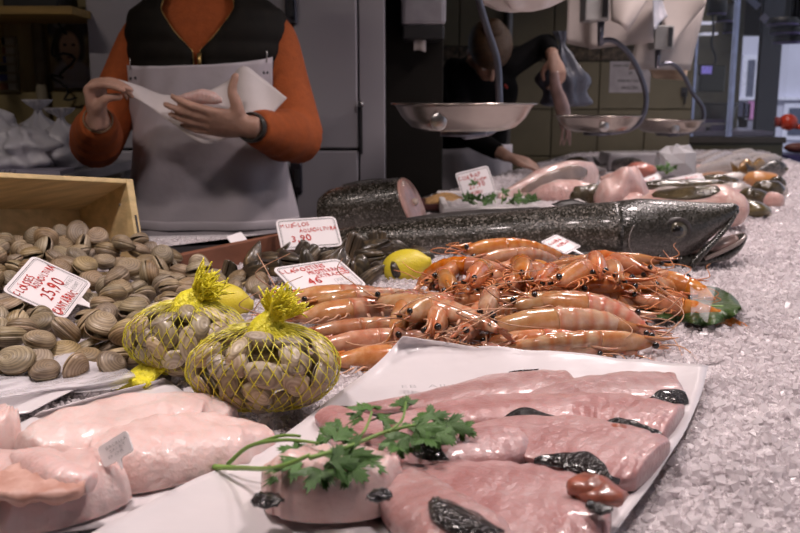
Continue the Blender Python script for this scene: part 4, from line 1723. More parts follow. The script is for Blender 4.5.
c = at_y(405, 267, 1.38)
lemon(c, basis((.93, -.2, .25), (0, 0, 1)), .037, 'whole bright yellow lemon between the mussels and the prawns')
c = at_y(222, 303, 1.14)
lemon(c, basis((.9, .2, -.1), (0, 0, 1)), .035, 'yellow lemon half hidden behind the net bag tuft')

# ------------------------------------------------------------------ prawns


def prawn_mat(name, stops, band, rough=.2):
    m, nt, b = base_mat(name)
    tc, u, v = uvs(nt)
    no = nd(nt, 'ShaderNodeTexNoise', Scale=70.0, Detail=4.0)
    nt.links.new(tc.outputs['Object'], no.inputs['Vector'])
    c = ramp(nt, no.outputs['Fac'], stops)
    # one darker band per body segment (u runs along the body)
    ph = math_n(nt, 'ADD', math_n(nt, 'MULTIPLY', u, band[0]), math_n(nt, 'MULTIPLY', no.outputs['Fac'], 1.6))
    w = math_n(nt, 'POWER', math_n(nt, 'MULTIPLY_ADD', math_n(nt, 'SINE', ph), .5), 2.0)
    w.node.inputs[0].links[0].from_node.inputs[2].default_value = .5
    w = math_n(nt, 'MULTIPLY', w, band[2])
    c = mixc(nt, w, c, band[1])
    c = obj_hsv(nt, c, .14, .012, .15)
    nt.links.new(c, b.inputs['Base Color'])
    b.inputs['Roughness'].default_value = rough
    b.inputs['Coat Weight'].default_value = .5
    b.inputs['Coat Roughness'].default_value = .06
    b.inputs['Subsurface Weight'].default_value = .25
    b.inputs['Subsurface Scale'].default_value = .006
    b.inputs['Subsurface Radius'].default_value = (1, .4, .2)
    bp = nd(nt, 'ShaderNodeBump', Strength=.25, Distance=.004)
    nt.links.new(no.outputs['Fac'], bp.inputs['Height'])
    nt.links.new(bp.outputs['Normal'], b.inputs['Normal'])
    return m


m_lan_body = prawn_mat('pink_banded_prawn', [(.3, (.42, .20, .125)), (.55, (.52, .31, .205)), (.75, (.60, .43, .32))], (38, (.42, .10, .045), .62))
m_lan_head = prawn_mat('pink_prawn_head', [(.3, (.38, .15, .07)), (.52, (.48, .26, .14)), (.75, (.58, .39, .27))], (9, (.46, .14, .05), .35))
m_red_body = prawn_mat('orange_red_prawn', [(.3, (.44, .15, .055)), (.55, (.52, .23, .09)), (.78, (.58, .34, .18))], (38, (.40, .07, .015), .35))
m_red_head = prawn_mat('orange_red_prawn_head', [(.3, (.42, .14, .05)), (.55, (.50, .22, .09)), (.78, (.57, .34, .20))], (8, (.40, .08, .02), .3))
m_feel = M('pale_antenna', (.52, .29, .18), rough=.35, var=.2)
m_feel_r = M('orange_antenna', (.55, .20, .07), rough=.35, var=.2)
m_eye = M('black_bead_eye', (.012, .011, .011), rough=.08, coat=.6)


def make_prawn(name, L, curl, mb, mh, mf, seed, fat=1.0, whip=1.0):
    """head towards +x, lying upright; curl bends the abdomen downwards"""
    rg = np.random.default_rng(seed)
    t = thing(name, None, None)
    rmax = L * .078 * fat
    ns = 60
    s = np.linspace(0, 1, ns)
    # axis: straight carapace, bending abdomen
    ang = np.where(s < .4, 0, (s - .4) / .6 * curl)
    dx, dz = -np.cos(ang), -np.sin(ang)
    x = np.concatenate([[0], np.cumsum(dx[:-1])]) * L / ns
    z = np.concatenate([[0], np.cumsum(dz[:-1])]) * L / ns
    P = np.stack([x, 0 * x, z], 1)
    head = s <= .42
    rh = np.interp(s, [0, .03, .1, .22, .36, .42], [.12, .34, .66, .95, 1.0, .97]) * rmax
    b = MB()
    b.tube(P[head], np.stack([rh[head] * .86, rh[head] * 1.08], 1), 14)
    # rostrum: toothed spike
    b.tube(interp([P[6] + (0, 0, rh[6] * .9), P[0] + (L * .03, 0, rmax * .5), P[0] + (L * .14, 0, rmax * .75)], 9),
           [(r_ * .5, r_) for r_ in interp([rmax * .28, rmax * .2, .0004], 9)[:, 0]], 6, up=(0, 0, 1))
    b.build('carapace', mh, t, local=True)
    ab = ~(s < .40)
    sa = (s[ab] - .40) / .60
    seg = 6
    saw = (sa * seg) % 1.0
    ra = np.interp(sa, [0, .15, .5, .8, 1], [.98, 1.0, .84, .58, .34]) * rmax * (1.035 - .10 * saw ** 1.5)
    b = MB()
    b.tube(P[ab], np.stack([ra * .84, ra * 1.06], 1), 14)
    # side plates (pleura) under each ring
    b.build('abdomen', mb, t, local=True)
    # tail fan
    e, d = P[-1], N(P[-1] - P[-3])
    Rb = basis(d, (0, 0, 1) if abs(d[2]) < .9 else (1, 0, 0))
    for k in (-2, -1, 0, 1, 2):
        a = k * .34
        dd = Rb[:, 0] * math.cos(a) + Rb[:, 1] * math.sin(a)
        sd = np.cross(Rb[:, 2], dd)
        nn_ = Rb[:, 2]
        ln = L * (.085 if k else .07)
        RR = np.stack([dd, sd, nn_], 1)
        MB().ell(e + dd * ln * .75, (ln, ln * .32, ln * .09), 10, 6, R=RR).build('tail_blade', mb, t, local=True)
    for sd in (-1, 1):
        ep = P[2] + np.array([L * .012, sd * rmax * .50, rmax * .32])
        MB().ell(ep, L * .0215, 10, 8).build('eye', m_eye, t, local=True)
        # long whip antennae swept back, short scale in front
        q = [P[1] + (0, sd * rmax * .25, 0)]
        w1, w2 = rg.uniform(-1, 1), rg.uniform(-1, 1)
        q += [q[0] + np.array([L * .16, sd * L * (.05 + .03 * w1), L * .05]), q[0] + np.array([L * (.22 + .08 * w1), sd * L * (.2 + .06 * w2) * whip, L * .07 * whip]),
              q[0] + np.array([L * (.05 + .2 * w2), sd * L * (.42 + .08 * w1) * whip, L * .02])]
        MB().tube(interp(q, 18), interp([L * .0055, L * .0045, L * .0038, L * .0022], 18)[:, 0], 5).build('antenna', mf, t, local=True)
        MB().ell(P[1] + (L * .05, sd * rmax * .4, -rmax * .05), (L * .06, L * .016, L * .007), 8, 6).build('antenna_scale', mh, t, local=True)
        for k in range(4):
            p0 = P[int(9 + 4.5 * k)] + (0, sd * rmax * .45, -rmax * .75)
            p1 = p0 + np.array([L * (.03 + .02 * rg.random()), sd * L * .045, -L * .012])
            p2 = p0 + np.array([L * (.10 - .015 * k), sd * L * .055, -L * .038])
            p3 = p0 + np.array([L * (.16 - .02 * k), sd * L * (.03 + .02 * rg.random()), -L * .04])
            MB().tube(interp([p0, p1, p2, p3], 10), interp([L * .0085, L * .007, L * .0055, L * .0025], 10)[:, 0], 5).build('leg', mf, t, local=True)
        for k in range(3):
            j = 30 + 6 * k
            MB().ell(P[j] + (0, sd * rmax * .42, 0) - np.array([0, 0, ra[max(0, j - 24)] * 1.05]), (L * .014, L * .007, L * .03), 7, 5).build('swimmeret', mf, t, local=True)
    KIDS[t.name] = list(t.children)
    return t


for k, (curl, fat, sd) in enumerate(((.35, 1.0, 1), (1.0, 1.05, 2), (2.0, 1.1, 3))):
    PROTO['lan%d' % k] = make_prawn('pink_prawn', .17, curl, m_lan_body, m_lan_head, m_feel, sd, fat)
    PROTO['red%d' % k] = make_prawn('red_prawn', .15, curl, m_red_body, m_red_head, m_feel_r, sd + 5, fat * .98, .55)

# (kind, head px, head height above ice, tail px, tail height, roll, size)
PRAWNS = [
    # pink prawns stacked beside the net bag, heads towards the bag
    ('lan0', (287, 297), .040, (425, 289), .035, .5, 1.0), ('lan0', (294, 318), .030, (440, 304), .036, .3, 1.05), ('lan0', (300, 336), .022, (432, 321), .030, -.2, 1.0),
    ('lan0', (318, 346), .016, (450, 338), .020, .6, 1.0), ('lan0', (330, 362), .010, (455, 352), .012, .2, 1.0), ('lan1', (268, 318), .012, (340, 305), .02, .8, .9),
    ('lan0', (302, 306), .038, (470, 290), .042, -.6, 1.0),
    # pink prawns facing the customer behind the paper
    ('lan1', (432, 334), .030, (428, 285), .050, 0.0, 1.12), ('lan1', (462, 338), .024, (470, 290), .045, .2, 1.1), ('lan1', (392, 340), .020, (418, 300), .045, -.3, 1.05),
    ('lan2', (405, 318), .045, (455, 288), .045, .4, 1.0), ('lan1', (485, 318), .042, (505, 285), .05, -.2, 1.05),
    # pink prawns lying across, heads towards the net bag
    ('lan0', (488, 328), .030, (632, 316), .030, .1, 1.22), ('lan0', (480, 344), .012, (588, 340), .016, -.3, 1.05), ('lan0', (655, 343), .010, (540, 338), .022, .5, 1.08),
    ('lan0', (508, 306), .046, (640, 296), .036, .7, 1.1), ('lan0', (602, 352), .008, (545, 345), .012, .2, .8), ('lan0', (640, 318), .024, (530, 300), .04, -.5, 1.05),
    ('lan1', (530, 300), .05, (600, 306), .04, .9, 1.0), ('lan0', (648, 331), .014, (560, 322), .024, .8, .95),
    ('lan0', (376, 300), .045, (470, 312), .045, .5, 1.0),
    # orange prawns heaped against the hake
    ('red1', (452, 292), .050, (441, 254), .052, .2, 1.1), ('red0', (462, 251), .058, (600, 244), .052, .4, 1.15), ('red0', (474, 262), .060, (592, 252), .056, -.3, 1.1),
    ('red2', (486, 280), .050, (540, 262), .055, .5, 1.1), ('red1', (492, 288), .040, (600, 272), .045, -.4, 1.1), ('red1', (577, 290), .048, (568, 252), .066, 0, 1.1),
    ('red1', (536, 286), .050, (545, 256), .055, .4, 1.05), ('red0', (636, 284), .048, (510, 286), .045, .7, 1.15), ('red1', (618, 282), .055, (600, 252), .062, -.3, 1.1),
    ('red0', (600, 282), .045, (726, 290), .016, .2, 1.1), ('red1', (640, 278), .045, (628, 254), .055, .3, 1.0), ('red0', (690, 299), .016, (612, 296), .026, -.2, .95),
    ('red0', (630, 298), .030, (706, 312), .014, .5, .95), ('red2', (650, 272), .04, (680, 284), .03, .1, .95), ('red1', (512, 272), .058, (470, 266), .06, .6, .95),
    ('red2', (428, 286), .034, (462, 272), .03, -.5, 1.0), ('red0', (560, 296), .036, (650, 302), .022, .2, .95), ('red0', (690, 282), .03, (600, 268), .05, .4, 1.0),
    ('red1', (470, 284), .062, (496, 258), .066, .5, 1.05), ('red1', (524, 280), .064, (516, 252), .070, -.4, 1.1), ('red1', (556, 284), .064, (586, 258), .070, .5, 1.1), ('red2', (600, 276), .066, (582, 250), .072, .2, 1.1),
    ('red1', (650, 274), .056, (612, 262), .062, .4, 1.0), ('red1', (436, 282), .05, (462, 258), .056, -.6, 1.05), ('red2', (506, 290), .05, (540, 274), .06, .3, 1.0), ('red1', (660, 290), .04, (634, 272), .05, -.2, 1.0),
    ('red1', (476, 292), .03, (520, 296), .03, .3, .9), ('lan0', (440, 302), .04, (560, 312), .02, .2, 1.0), ('red0', (662, 262), .05, (560, 258), .058, .4, 1.0),
]
rg = np.random.default_rng(21)
for (k, hp, hh, tp, th_, roll, sz) in PRAWNS:
    h3, t3 = at_z(*hp, ICE + hh), at_z(*tp, ICE + th_)
    d = h3 - t3
    d = d + np.cross(d, [0, 0, 1]) * rg.normal() * .12
    # a body's true length is fixed; keep the head seat, shorten the reach if the two seats are apart
    up = N(np.array([0, 0, 1.0]) + np.cross(N(d), [0, 0, 1]) * (roll * 1.2 + rg.normal() * .35))
    R = basis(d, up)
    sc_ = sz * (1.12 if k.startswith('red') else 1.0)
    o = inst(k, h3, R, sc_)
    if k.startswith('lan'):
        if hp[0] < 350:
            tag(o, 'pale pink banded prawn in the stack beside the net bag of clams', 'prawn', 'pink prawns beside the net bag')
        elif hp[1] - tp[1] > 18:
            tag(o, 'pale pink banded prawn pointing its head at the white paper', 'prawn', 'pink prawns facing the paper')
        else:
            tag(o, 'pale pink banded prawn lying crosswise between the white paper and the orange prawns', 'prawn', 'pink prawns behind the paper')
    elif hp[1] - tp[1] > 18:
        tag(o, 'orange-red prawn turned with its head towards the pink prawns', 'prawn', 'orange prawns turned to the pink ones')
    else:
        tag(o, 'orange-red prawn lying lengthwise in front of the big hake', 'prawn', 'orange prawns before the hake')

# ------------------------------------------------------------------ hake


def fish_skin(name, back, side, belly, glint=.5, scale=240.0, rough=.24):
    m, nt, b = base_mat(name)
    tc, u, v = uvs(nt)
    no = nd(nt, 'ShaderNodeTexNoise', Scale=16.0, Detail=5.0)
    nt.links.new(tc.outputs['Object'], no.inputs['Vector'])
    f = math_n(nt, 'ADD', v, math_n(nt, 'MULTIPLY', math_n(nt, 'SUBTRACT', no.outputs['Fac'], .5), .5))
    c = ramp(nt, f, [(.12, belly), (.42, side), (.80, back)])
    vo = nd(nt, 'ShaderNodeTexVoronoi', Scale=scale)
    nt.links.new(tc.outputs['Object'], vo.inputs['Vector'])
    sp_ = nd(nt, 'ShaderNodeSeparateColor')
    nt.links.new(vo.outputs['Color'], sp_.inputs[0])
    fl = nd(nt, 'ShaderNodeMapRange')
    fl.inputs['From Min'].default_value = .72
    fl.inputs['From Max'].default_value = 1.0
    nt.links.new(sp_.outputs[0], fl.inputs['Value'])
    c = mixc(nt, math_n(nt, 'MULTIPLY', fl.outputs[0], glint), c, (.42, .38, .34))  # glints of wet scales mixed into the skin colour as pale specks
    nt.links.new(c, b.inputs['Base Color'])
    rr = nd(nt, 'ShaderNodeMapRange')
    rr.inputs['To Min'].default_value = rough
    rr.inputs['To Max'].default_value = rough + .2
    nt.links.new(sp_.outputs[1], rr.inputs['Value'])
    nt.links.new(rr.outputs[0], b.inputs['Roughness'])
    b.inputs['Coat Weight'].default_value = .35
    b.inputs['Coat Roughness'].default_value = .1
    bp = nd(nt, 'ShaderNodeBump', Strength=.25, Distance=.003)
    nt.links.new(vo.outputs['Distance'], bp.inputs['Height'])
    nt.links.new(bp.outputs['Normal'], b.inputs['Normal'])
    return m


m_hake = fish_skin('hake_scales', (.017, .015, .010), (.058, .050, .040), (.22, .195, .175), .5, 330., .18)
m_hake_head = fish_skin('hake_head_skin', (.014, .013, .009), (.038, .034, .028), (.14, .12, .11), .12, 300., .18)
m_mouth = M('dark_mouth', (.03, .02, .02), rough=.3)
m_gum = M('pinkish_gum', (.42, .28, .25), rough=.25, coat=.4)
m_flesh_cut = M('pale_pink_cut_flesh', (.62, .36, .30), rough=.28, var=.15, scale=50, coat=.4, sss=.2, bump=.2)
m_bone = M('cream_bone', (.62, .50, .42), rough=.4)
m_bloodspot = M('blood_red', (.32, .03, .02), rough=.25, coat=.4)
m_fin = M('dark_fin_membrane', (.045, .04, .038), rough=.35, var=.3, scale=60)
m_iris = M('silver_iris', (.13, .115, .08), rough=.15, metal=.3, coat=.8)


def px_rings(st, seg=28, n=40, flat_bottom=0.0):
    """stations (px, y_top, y_bottom, depth, half_width_m) -> rings standing across the picture's x axis"""
    S = interp(np.array(st, float), n)
    V, UV = [], []
    a = np.arange(seg) / seg * 2 * PI
    for i, (px, yt, yb, Y, w) in enumerate(S):
        p, q = at_y(px, yt, Y), at_y(px, yb, Y)
        c = (p + q) / 2
        hh = (p[2] - q[2]) / 2
        ca, sa = np.cos(a), np.sin(a)
        yy = np.sign(ca) * np.abs(ca) ** .9 * w
        zz = np.sign(sa) * np.abs(sa) ** .95 * hh
        V.append(np.stack([np.full(seg, c[0]), c[1] + yy, c[2] + zz], 1))
        UV.append(np.stack([np.full(seg, i / (n - 1)), (sa + 1) / 2], 1))
    return V, UV


HY = 1.57
c = at_z(660, 258, ICE)
hk = thing('whole_hake', 'whole dark hake with open mouth lying behind the orange prawns', 'fish', tuple(at_y(560, 252, HY)))
st = [(318, 238, 246, 1.71, .006), (345, 228, 256, 1.69, .03), (390, 222, 258, 1.67, .043), (440, 217, 259, 1.65, .050), (500, 212, 260, 1.62, .053), (560, 206, 262, 1.60, .055),
      (610, 202, 263, HY, .060), (640, 198, 264, HY, .060), (668, 199, 263, HY, .056), (690, 201, 254, HY, .050), (706, 202, 240, HY, .043), (722, 203, 226, HY, .034), (733, 203, 215, HY, .022), (737, 205, 209, HY, .010)]
body_st = [q for q in st if q[0] <= 612]
head_st = [q for q in st if q[0] >= 600]
AV, AUV = px_rings(st, 28, 92)
ks = int(np.argmin([abs(to_px(r_.mean(0))[0] - 611) for r_ in AV]))
MB().rings(AV[:ks + 2], AUV[:ks + 2], True).build('body', m_hake, hk)
V, UV = AV[ks:], AUV[ks:]
for i, ring in enumerate(V):
    # flat skull, ridge over the eye
    cz = ring[:, 2].mean()
    up = ring[:, 2] > cz
    ring[up, 2] = cz + (ring[up, 2] - cz) * (1 - .03 * min(1, i / 10))
hd = MB().rings(V, UV, True).build('head', m_hake_head, hk)
V, UV = px_rings([(672, 248, 264, HY, .046), (690, 251, 265, HY, .046), (708, 249, 262, HY, .043), (724, 245, 259, HY - .0, .036), (736, 238, 252, HY, .026), (743, 233, 243, HY, .016), (746, 234, 238, HY, .006)], 20, 24)
lj = MB().rings(V, UV, True).build('lower_jaw', m_hake_head, hk)
V, UV = px_rings([(676, 243, 254, HY, .036), (700, 243, 252, HY, .034), (722, 240, 248, HY, .028), (735, 235, 241, HY, .018)], 14, 12)
MB().rings(V, UV, True).build('tongue', m_gum, lj)
V, UV = px_rings([(678, 236, 250, HY, .040), (700, 228, 242, HY, .037), (718, 218, 228, HY, .029), (730, 211, 217, HY, .017)], 14, 12)
MB().rings(V, UV, True).build('palate', m_gum, hd)
# jaw bones: maxilla bars running from snout to the corner of the mouth
for dy in (-1, 1):
    pts = []
    for px, py, w in ((734, 209, .019), (722, 222, .034), (706, 237, .044), (692, 249, .051), (682, 260, .054)):
        p = at_y(px, py, HY)
        pts.append(p + np.array([0, dy * w, 0]))
    MB().tube(interp(pts, 14), interp([.003, .0045, .0055, .007, .006], 14)[:, 0], 8).build('maxilla', m_hake_head, hd)
    pts = [at_y(px, py, HY) + np.array([0, dy * w, 0]) for px, py, w in ((744, 235, .008), (734, 240, .027), (716, 247, .040), (696, 254, .047))]
    MB().tube(interp(pts, 12), interp([.003, .0036, .004, .004], 12)[:, 0], 8).build('lip', M('pale_lip', (.24, .19, .17), rough=.25, coat=.4), lj)
# eyes
for dy in (-1, 1):
    e0 = at_y(668, 229, HY)
    ey = e0 + np.array([0, dy * .048, .004])
    rm = MB()
    a = np.linspace(0, 2 * PI, 25)
    rm.tube(np.stack([ey[0] + .0225 * np.cos(a), np.full(25, ey[1] + dy * .0022), ey[2] + .020 * np.sin(a)], 1), .0042, 8, caps=False)
    rm.build('eye_socket', m_fin, hd)
    el = MB().ell(ey + (0, dy * .001, 0), (.0195, .0090, .0175), 20, 12).build('eye', m_iris, hd)
    MB().ell(ey + (0, dy * .0075, 0), (.0108, .0036, .0100), 14, 8).build('pupil', m_eye, el)
# gill cover edge and pectoral fin on the customer's side
for dy in (-1, 1):
    pts = []
    for px, py, w in ((632, 214, .046), (622, 226, .059), (620, 240, .061), (627, 252, .054), (640, 260, .038)):
        p = at_y(px, py, HY)
        pts.append(p + np.array([0, dy * w, 0]))
    MB().tube(interp(pts, 20), [(.0022, .005)] * 20, 8, up=(0, 1, 0)).build('gill_cover', m_hake_head, hd)
    root = at_y(610, 243, HY) + np.array([0, dy * .058, 0])
    g = np.zeros((9, 6, 3))
    for i in range(9):
        for j in range(6):
            u, v = i / 8, j / 5
            g[i, j] = root + np.array([-.105 * u, dy * (.004 + .010 * math.sin(u * 2.2)), (-.012 - .018 * u) * 1 + (v - .5) * (.014 + .034 * u) + .002 * math.sin(j * 3)])
    MB().grid(g).build('pectoral_fin', m_fin, hk, solid=.0012)
# dorsal fins folded along the back
for (xa_, xb_, hh) in ((560, 596, .018), (410, 545, .012)):
    g = np.zeros((22, 4, 3))
    for i in range(22):
        u = i / 21
        px = xa_ + (xb_ - xa_) * u
        s_ = interp(np.array(st)[:, [0, 1, 3]], 200)
        kk = np.argmin(abs(s_[:, 0] - px))
        p = at_y(px, s_[kk, 1], s_[kk, 2])
        for j in range(4):
            v = j / 3
            g[i, j] = p + np.array([-.014 * v, .012 * v, -.002 + hh * v * math.sin(PI * min(1, u * .9 + .1)) * .55])
    MB().grid(g).build('dorsal_fin', m_fin, hk, solid=.0012)
tl = at_y(320, 242, 1.71)
g = np.zeros((7, 9, 3))
for i in range(7):
    for j in range(9):
        u, v = i / 6, j / 8
        g[i, j] = tl + np.array([.006 - .055 * u, .01 * math.sin(v * 6) * u, (v - .5) * (.012 + .05 * u) + .004])
MB().grid(g).build('tail_fin', m_fin, hk, solid=.0014)

# ---- cut hake tail section behind it
st = [(318, 199, 224, 1.95, .032), (330, 190, 230, 1.95, .048), (355, 184, 234, 1.94, .056), (385, 180, 236, 1.93, .060), (412, 177, 234, 1.92, .062)]
ck = thing('cut_hake_piece', 'thick cut section of dark hake showing its pink flesh end', 'fish', tuple(at_y(370, 236, 1.94)))
V, UV = px_rings(st, 28, 30)
# oblique cut: shear the last rings so that the lower edge reaches farther
for i, ring in enumerate(V):
    f = (i / 29) ** 2
    cz = ring[:, 2].mean()
    ring[:, 0] += f * (-(ring[:, 2] - cz) * .40 + (ring[:, 1] - ring[:, 1].mean()) * .34)
MB().rings(V, UV, True).build('body', m_hake, ck)
last = V[-1]
cc = last.mean(0)
nrm = N(np.cross(last[7] - cc, last[0] - cc))
if nrm[0] < 0:
    nrm = -nrm
fr = [cc + (last - cc) * .97 + nrm * .0005, cc + (last - cc) * .93 + nrm * .005, cc + (last - cc) * .5 + nrm * .0065, cc + (last - cc) * .08 + nrm * .007]
cf = MB().rings(fr, None, True).build('cut_face', m_flesh_cut, ck)
MB().ell(cc + nrm * .007 + np.array([0, 0, .006]), .0085, 10, 8).build('backbone', m_bone, cf)
MB().ell(cc + nrm * .006 + np.array([0, 0, -.018]), (.006, .011, .008), 10, 8).build('blood_spot', m_bloodspot, cf)
g = np.zeros((14, 4, 3))
for i in range(14):
    for j in range(4):
        p = at_y(345 + 60 * i / 13, 185 - 5 * i / 13, 1.935)
        g[i, j] = p + np.array([-.008 * j / 3, .006 * j / 3, -.003 + .010 * (j / 3) * math.sin(PI * (i + 1) / 15)])
MB().grid(g).build('dorsal_fin', m_fin, ck, solid=.001)

# ------------------------------------------------------------------ papers and fillets in front


def coons_sheet(left, right, zf, name, label, mat, nu=34, nv=34, th=.0009, amp=.002, seed=0, cat='paper', group=None):
    Lp, Rp = interp(left, nv), interp(right, nv)
    g = np.zeros((nu, nv, 3))
    for i in range(nu):
        for j in range(nv):
            u, v = i / (nu - 1), j / (nv - 1)
            px = Lp[j] * (1 - u) + Rp[j] * u
            z = zf(u, v)
            g[i, j] = at_z(px[0], px[1], z)
    g[..., 2] += amp * (vnoise(g[..., 0], g[..., 1], 24, seed) * .6 + vnoise(g[..., 0] * 2.5, g[..., 1], 30, seed + 1) * .4)
    o = MB().grid(g).build(name, mat, solid=th)
    return tag(o, label, cat, group)


def zA(u, v):
    back = max(0, 1 - v / .26)
    return ICE + .009 + (.024 * (1 - u) ** 1.1 + .004) * back ** 1.3 + .004 * max(0, 1 - u / .1) ** 2 + .003 * max(0, (u - .93) / .07)


coons_sheet([(403, 338), (372, 368), (330, 402), (262, 448), (150, 505), (-30, 600)], [(708, 366), (700, 398), (682, 437), (655, 478), (620, 522), (560, 600)], zA,
            'wrapping_paper', 'large white waxed paper sheet under the pink dark-edged fillets', m_paper, amp=.0032, seed=5, group='white papers on the ice')
coons_sheet([(40, 412), (-10, 440), (-60, 480), (-130, 560)], [(165, 379), (200, 402), (262, 434), (150, 520)], lambda u, v: ICE + .006 + .006 * max(0, 1 - v / .1) ** 2,
            'wrapping_paper', 'white paper sheet under the thick white fish loins', m_paper, amp=.0016, seed=8, group='white papers on the ice', nu=24, nv=24)
coons_sheet([(-80, 392), (-80, 425)], [(125, 366), (30, 412)], lambda u, v: ICE + .006, 'wrapping_paper', 'corner of white paper on the ice below the loose clams', m_paper, amp=.002, seed=12,
            group='white papers on the ice', nu=20, nv=14)
# thin cling film crumpled at the edge of the clam pile
m_film = M('cling_film', (.80, .77, .80), rough=.12, trans=0.0, alpha=.45, var=.05, bump=.5, bscale=30)
coons_sheet([(-60, 362), (-60, 384), (-60, 402)], [(95, 352), (135, 374), (118, 386)], lambda u, v: ICE + .012 + .007 * math.sin(u * 9 + v * 5) * math.sin(v * 7 + 1), 'cling_film',
            'crumpled clear cling film at the foot of the clam pile', m_film, amp=.003, seed=15, nu=40, nv=20, cat='film', th=.0004)

# faint print at the back of the big sheet
pp_ = [o for o in COL.objects if o.name.startswith('wrapping_paper') and 'pink dark-edged' in o.get('label', '')][0]
p = at_z(430, 386, ICE + .0175)
lb = lettering('EB  AILE', .013, .055, (0, 0), .0, .06)
lb.v = [q + p for q in lb.v]
lb.build('lettering', M('faint_print', (.42, .40, .41), rough=.6), pp_, smooth=False)

# ---- pink fillets with dark skin edges


def flesh_mat(name, stops, rough=.2, sss=.3, coat=.45, stripes=.35, bump=.3):
    m, nt, b = base_mat(name)
    tc, u, v = uvs(nt)
    no = nd(nt, 'ShaderNodeTexNoise', Scale=28.0, Detail=5.0)
    nt.links.new(tc.outputs['Object'], no.inputs['Vector'])
    wv = math_n(nt, 'SINE', math_n(nt, 'ADD', math_n(nt, 'MULTIPLY', u, 75), math_n(nt, 'MULTIPLY', no.outputs['Fac'], 9)))
    f = math_n(nt, 'ADD', no.outputs['Fac'], math_n(nt, 'MULTIPLY', wv, stripes * .12))
    c = ramp(nt, f, stops)
    c = obj_hsv(nt, c, .06, .006, .12)
    nt.links.new(c, b.inputs['Base Color'])
    b.inputs['Roughness'].default_value = rough
    b.inputs['Coat Weight'].default_value = coat
    b.inputs['Coat Roughness'].default_value = .07
    b.inputs['Subsurface Weight'].default_value = sss
    b.inputs['Subsurface Scale'].default_value = .008
    b.inputs['Subsurface Radius'].default_value = (1, .4, .35)
    n2 = nd(nt, 'ShaderNodeTexNoise', Scale=210.0, Detail=4.0)
    nt.links.new(tc.outputs['Object'], n2.inputs['Vector'])
    bp = nd(nt, 'ShaderNodeBump', Strength=bump, Distance=.004)
    nt.links.new(math_n(nt, 'ADD', n2.outputs['Fac'], math_n(nt, 'MULTIPLY', wv, .12)), bp.inputs['Height'])
    nt.links.new(bp.outputs['Normal'], b.inputs['Normal'])
    return m


m_fil = flesh_mat('pink_fillet_flesh', [(.28, (.33, .155, .15)), (.5, (.415, .235, .228)), (.74, (.50, .335, .33))], .3, .25, .3, .3, .4)
m_loin = flesh_mat('white_loin_flesh', [(.25, (.58, .375, .34)), (.5, (.68, .49, .455)), (.78, (.74, .58, .55))], .36, .3, .15, .15, .3)
m_loin_in = M('brownish_belly_lining', (.40, .20, .15), rough=.5, var=.25, scale=60, coat=.0, col2=(.60, .38, .32))
m_bskin, nt, b = base_mat('black_fish_skin')
tc = nd(nt, 'ShaderNodeTexCoord')
vo = nd(nt, 'ShaderNodeTexVoronoi', Scale=420.0)
nt.links.new(tc.outputs['Object'], vo.inputs['Vector'])
nt.links.new(ramp(nt, vo.outputs['Distance'], [(.0, (.035, .028, .026)), (.8, (.008, .007, .008))]), b.inputs['Base Color'])
b.inputs['Roughness'].default_value = .22
b.inputs['Coat Weight'].default_value = .5
bp = nd(nt, 'ShaderNodeBump', Strength=.6, Distance=.003)
nt.links.new(vo.outputs['Distance'], bp.inputs['Height'])
nt.links.new(bp.outputs['Normal'], b.inputs['Normal'])


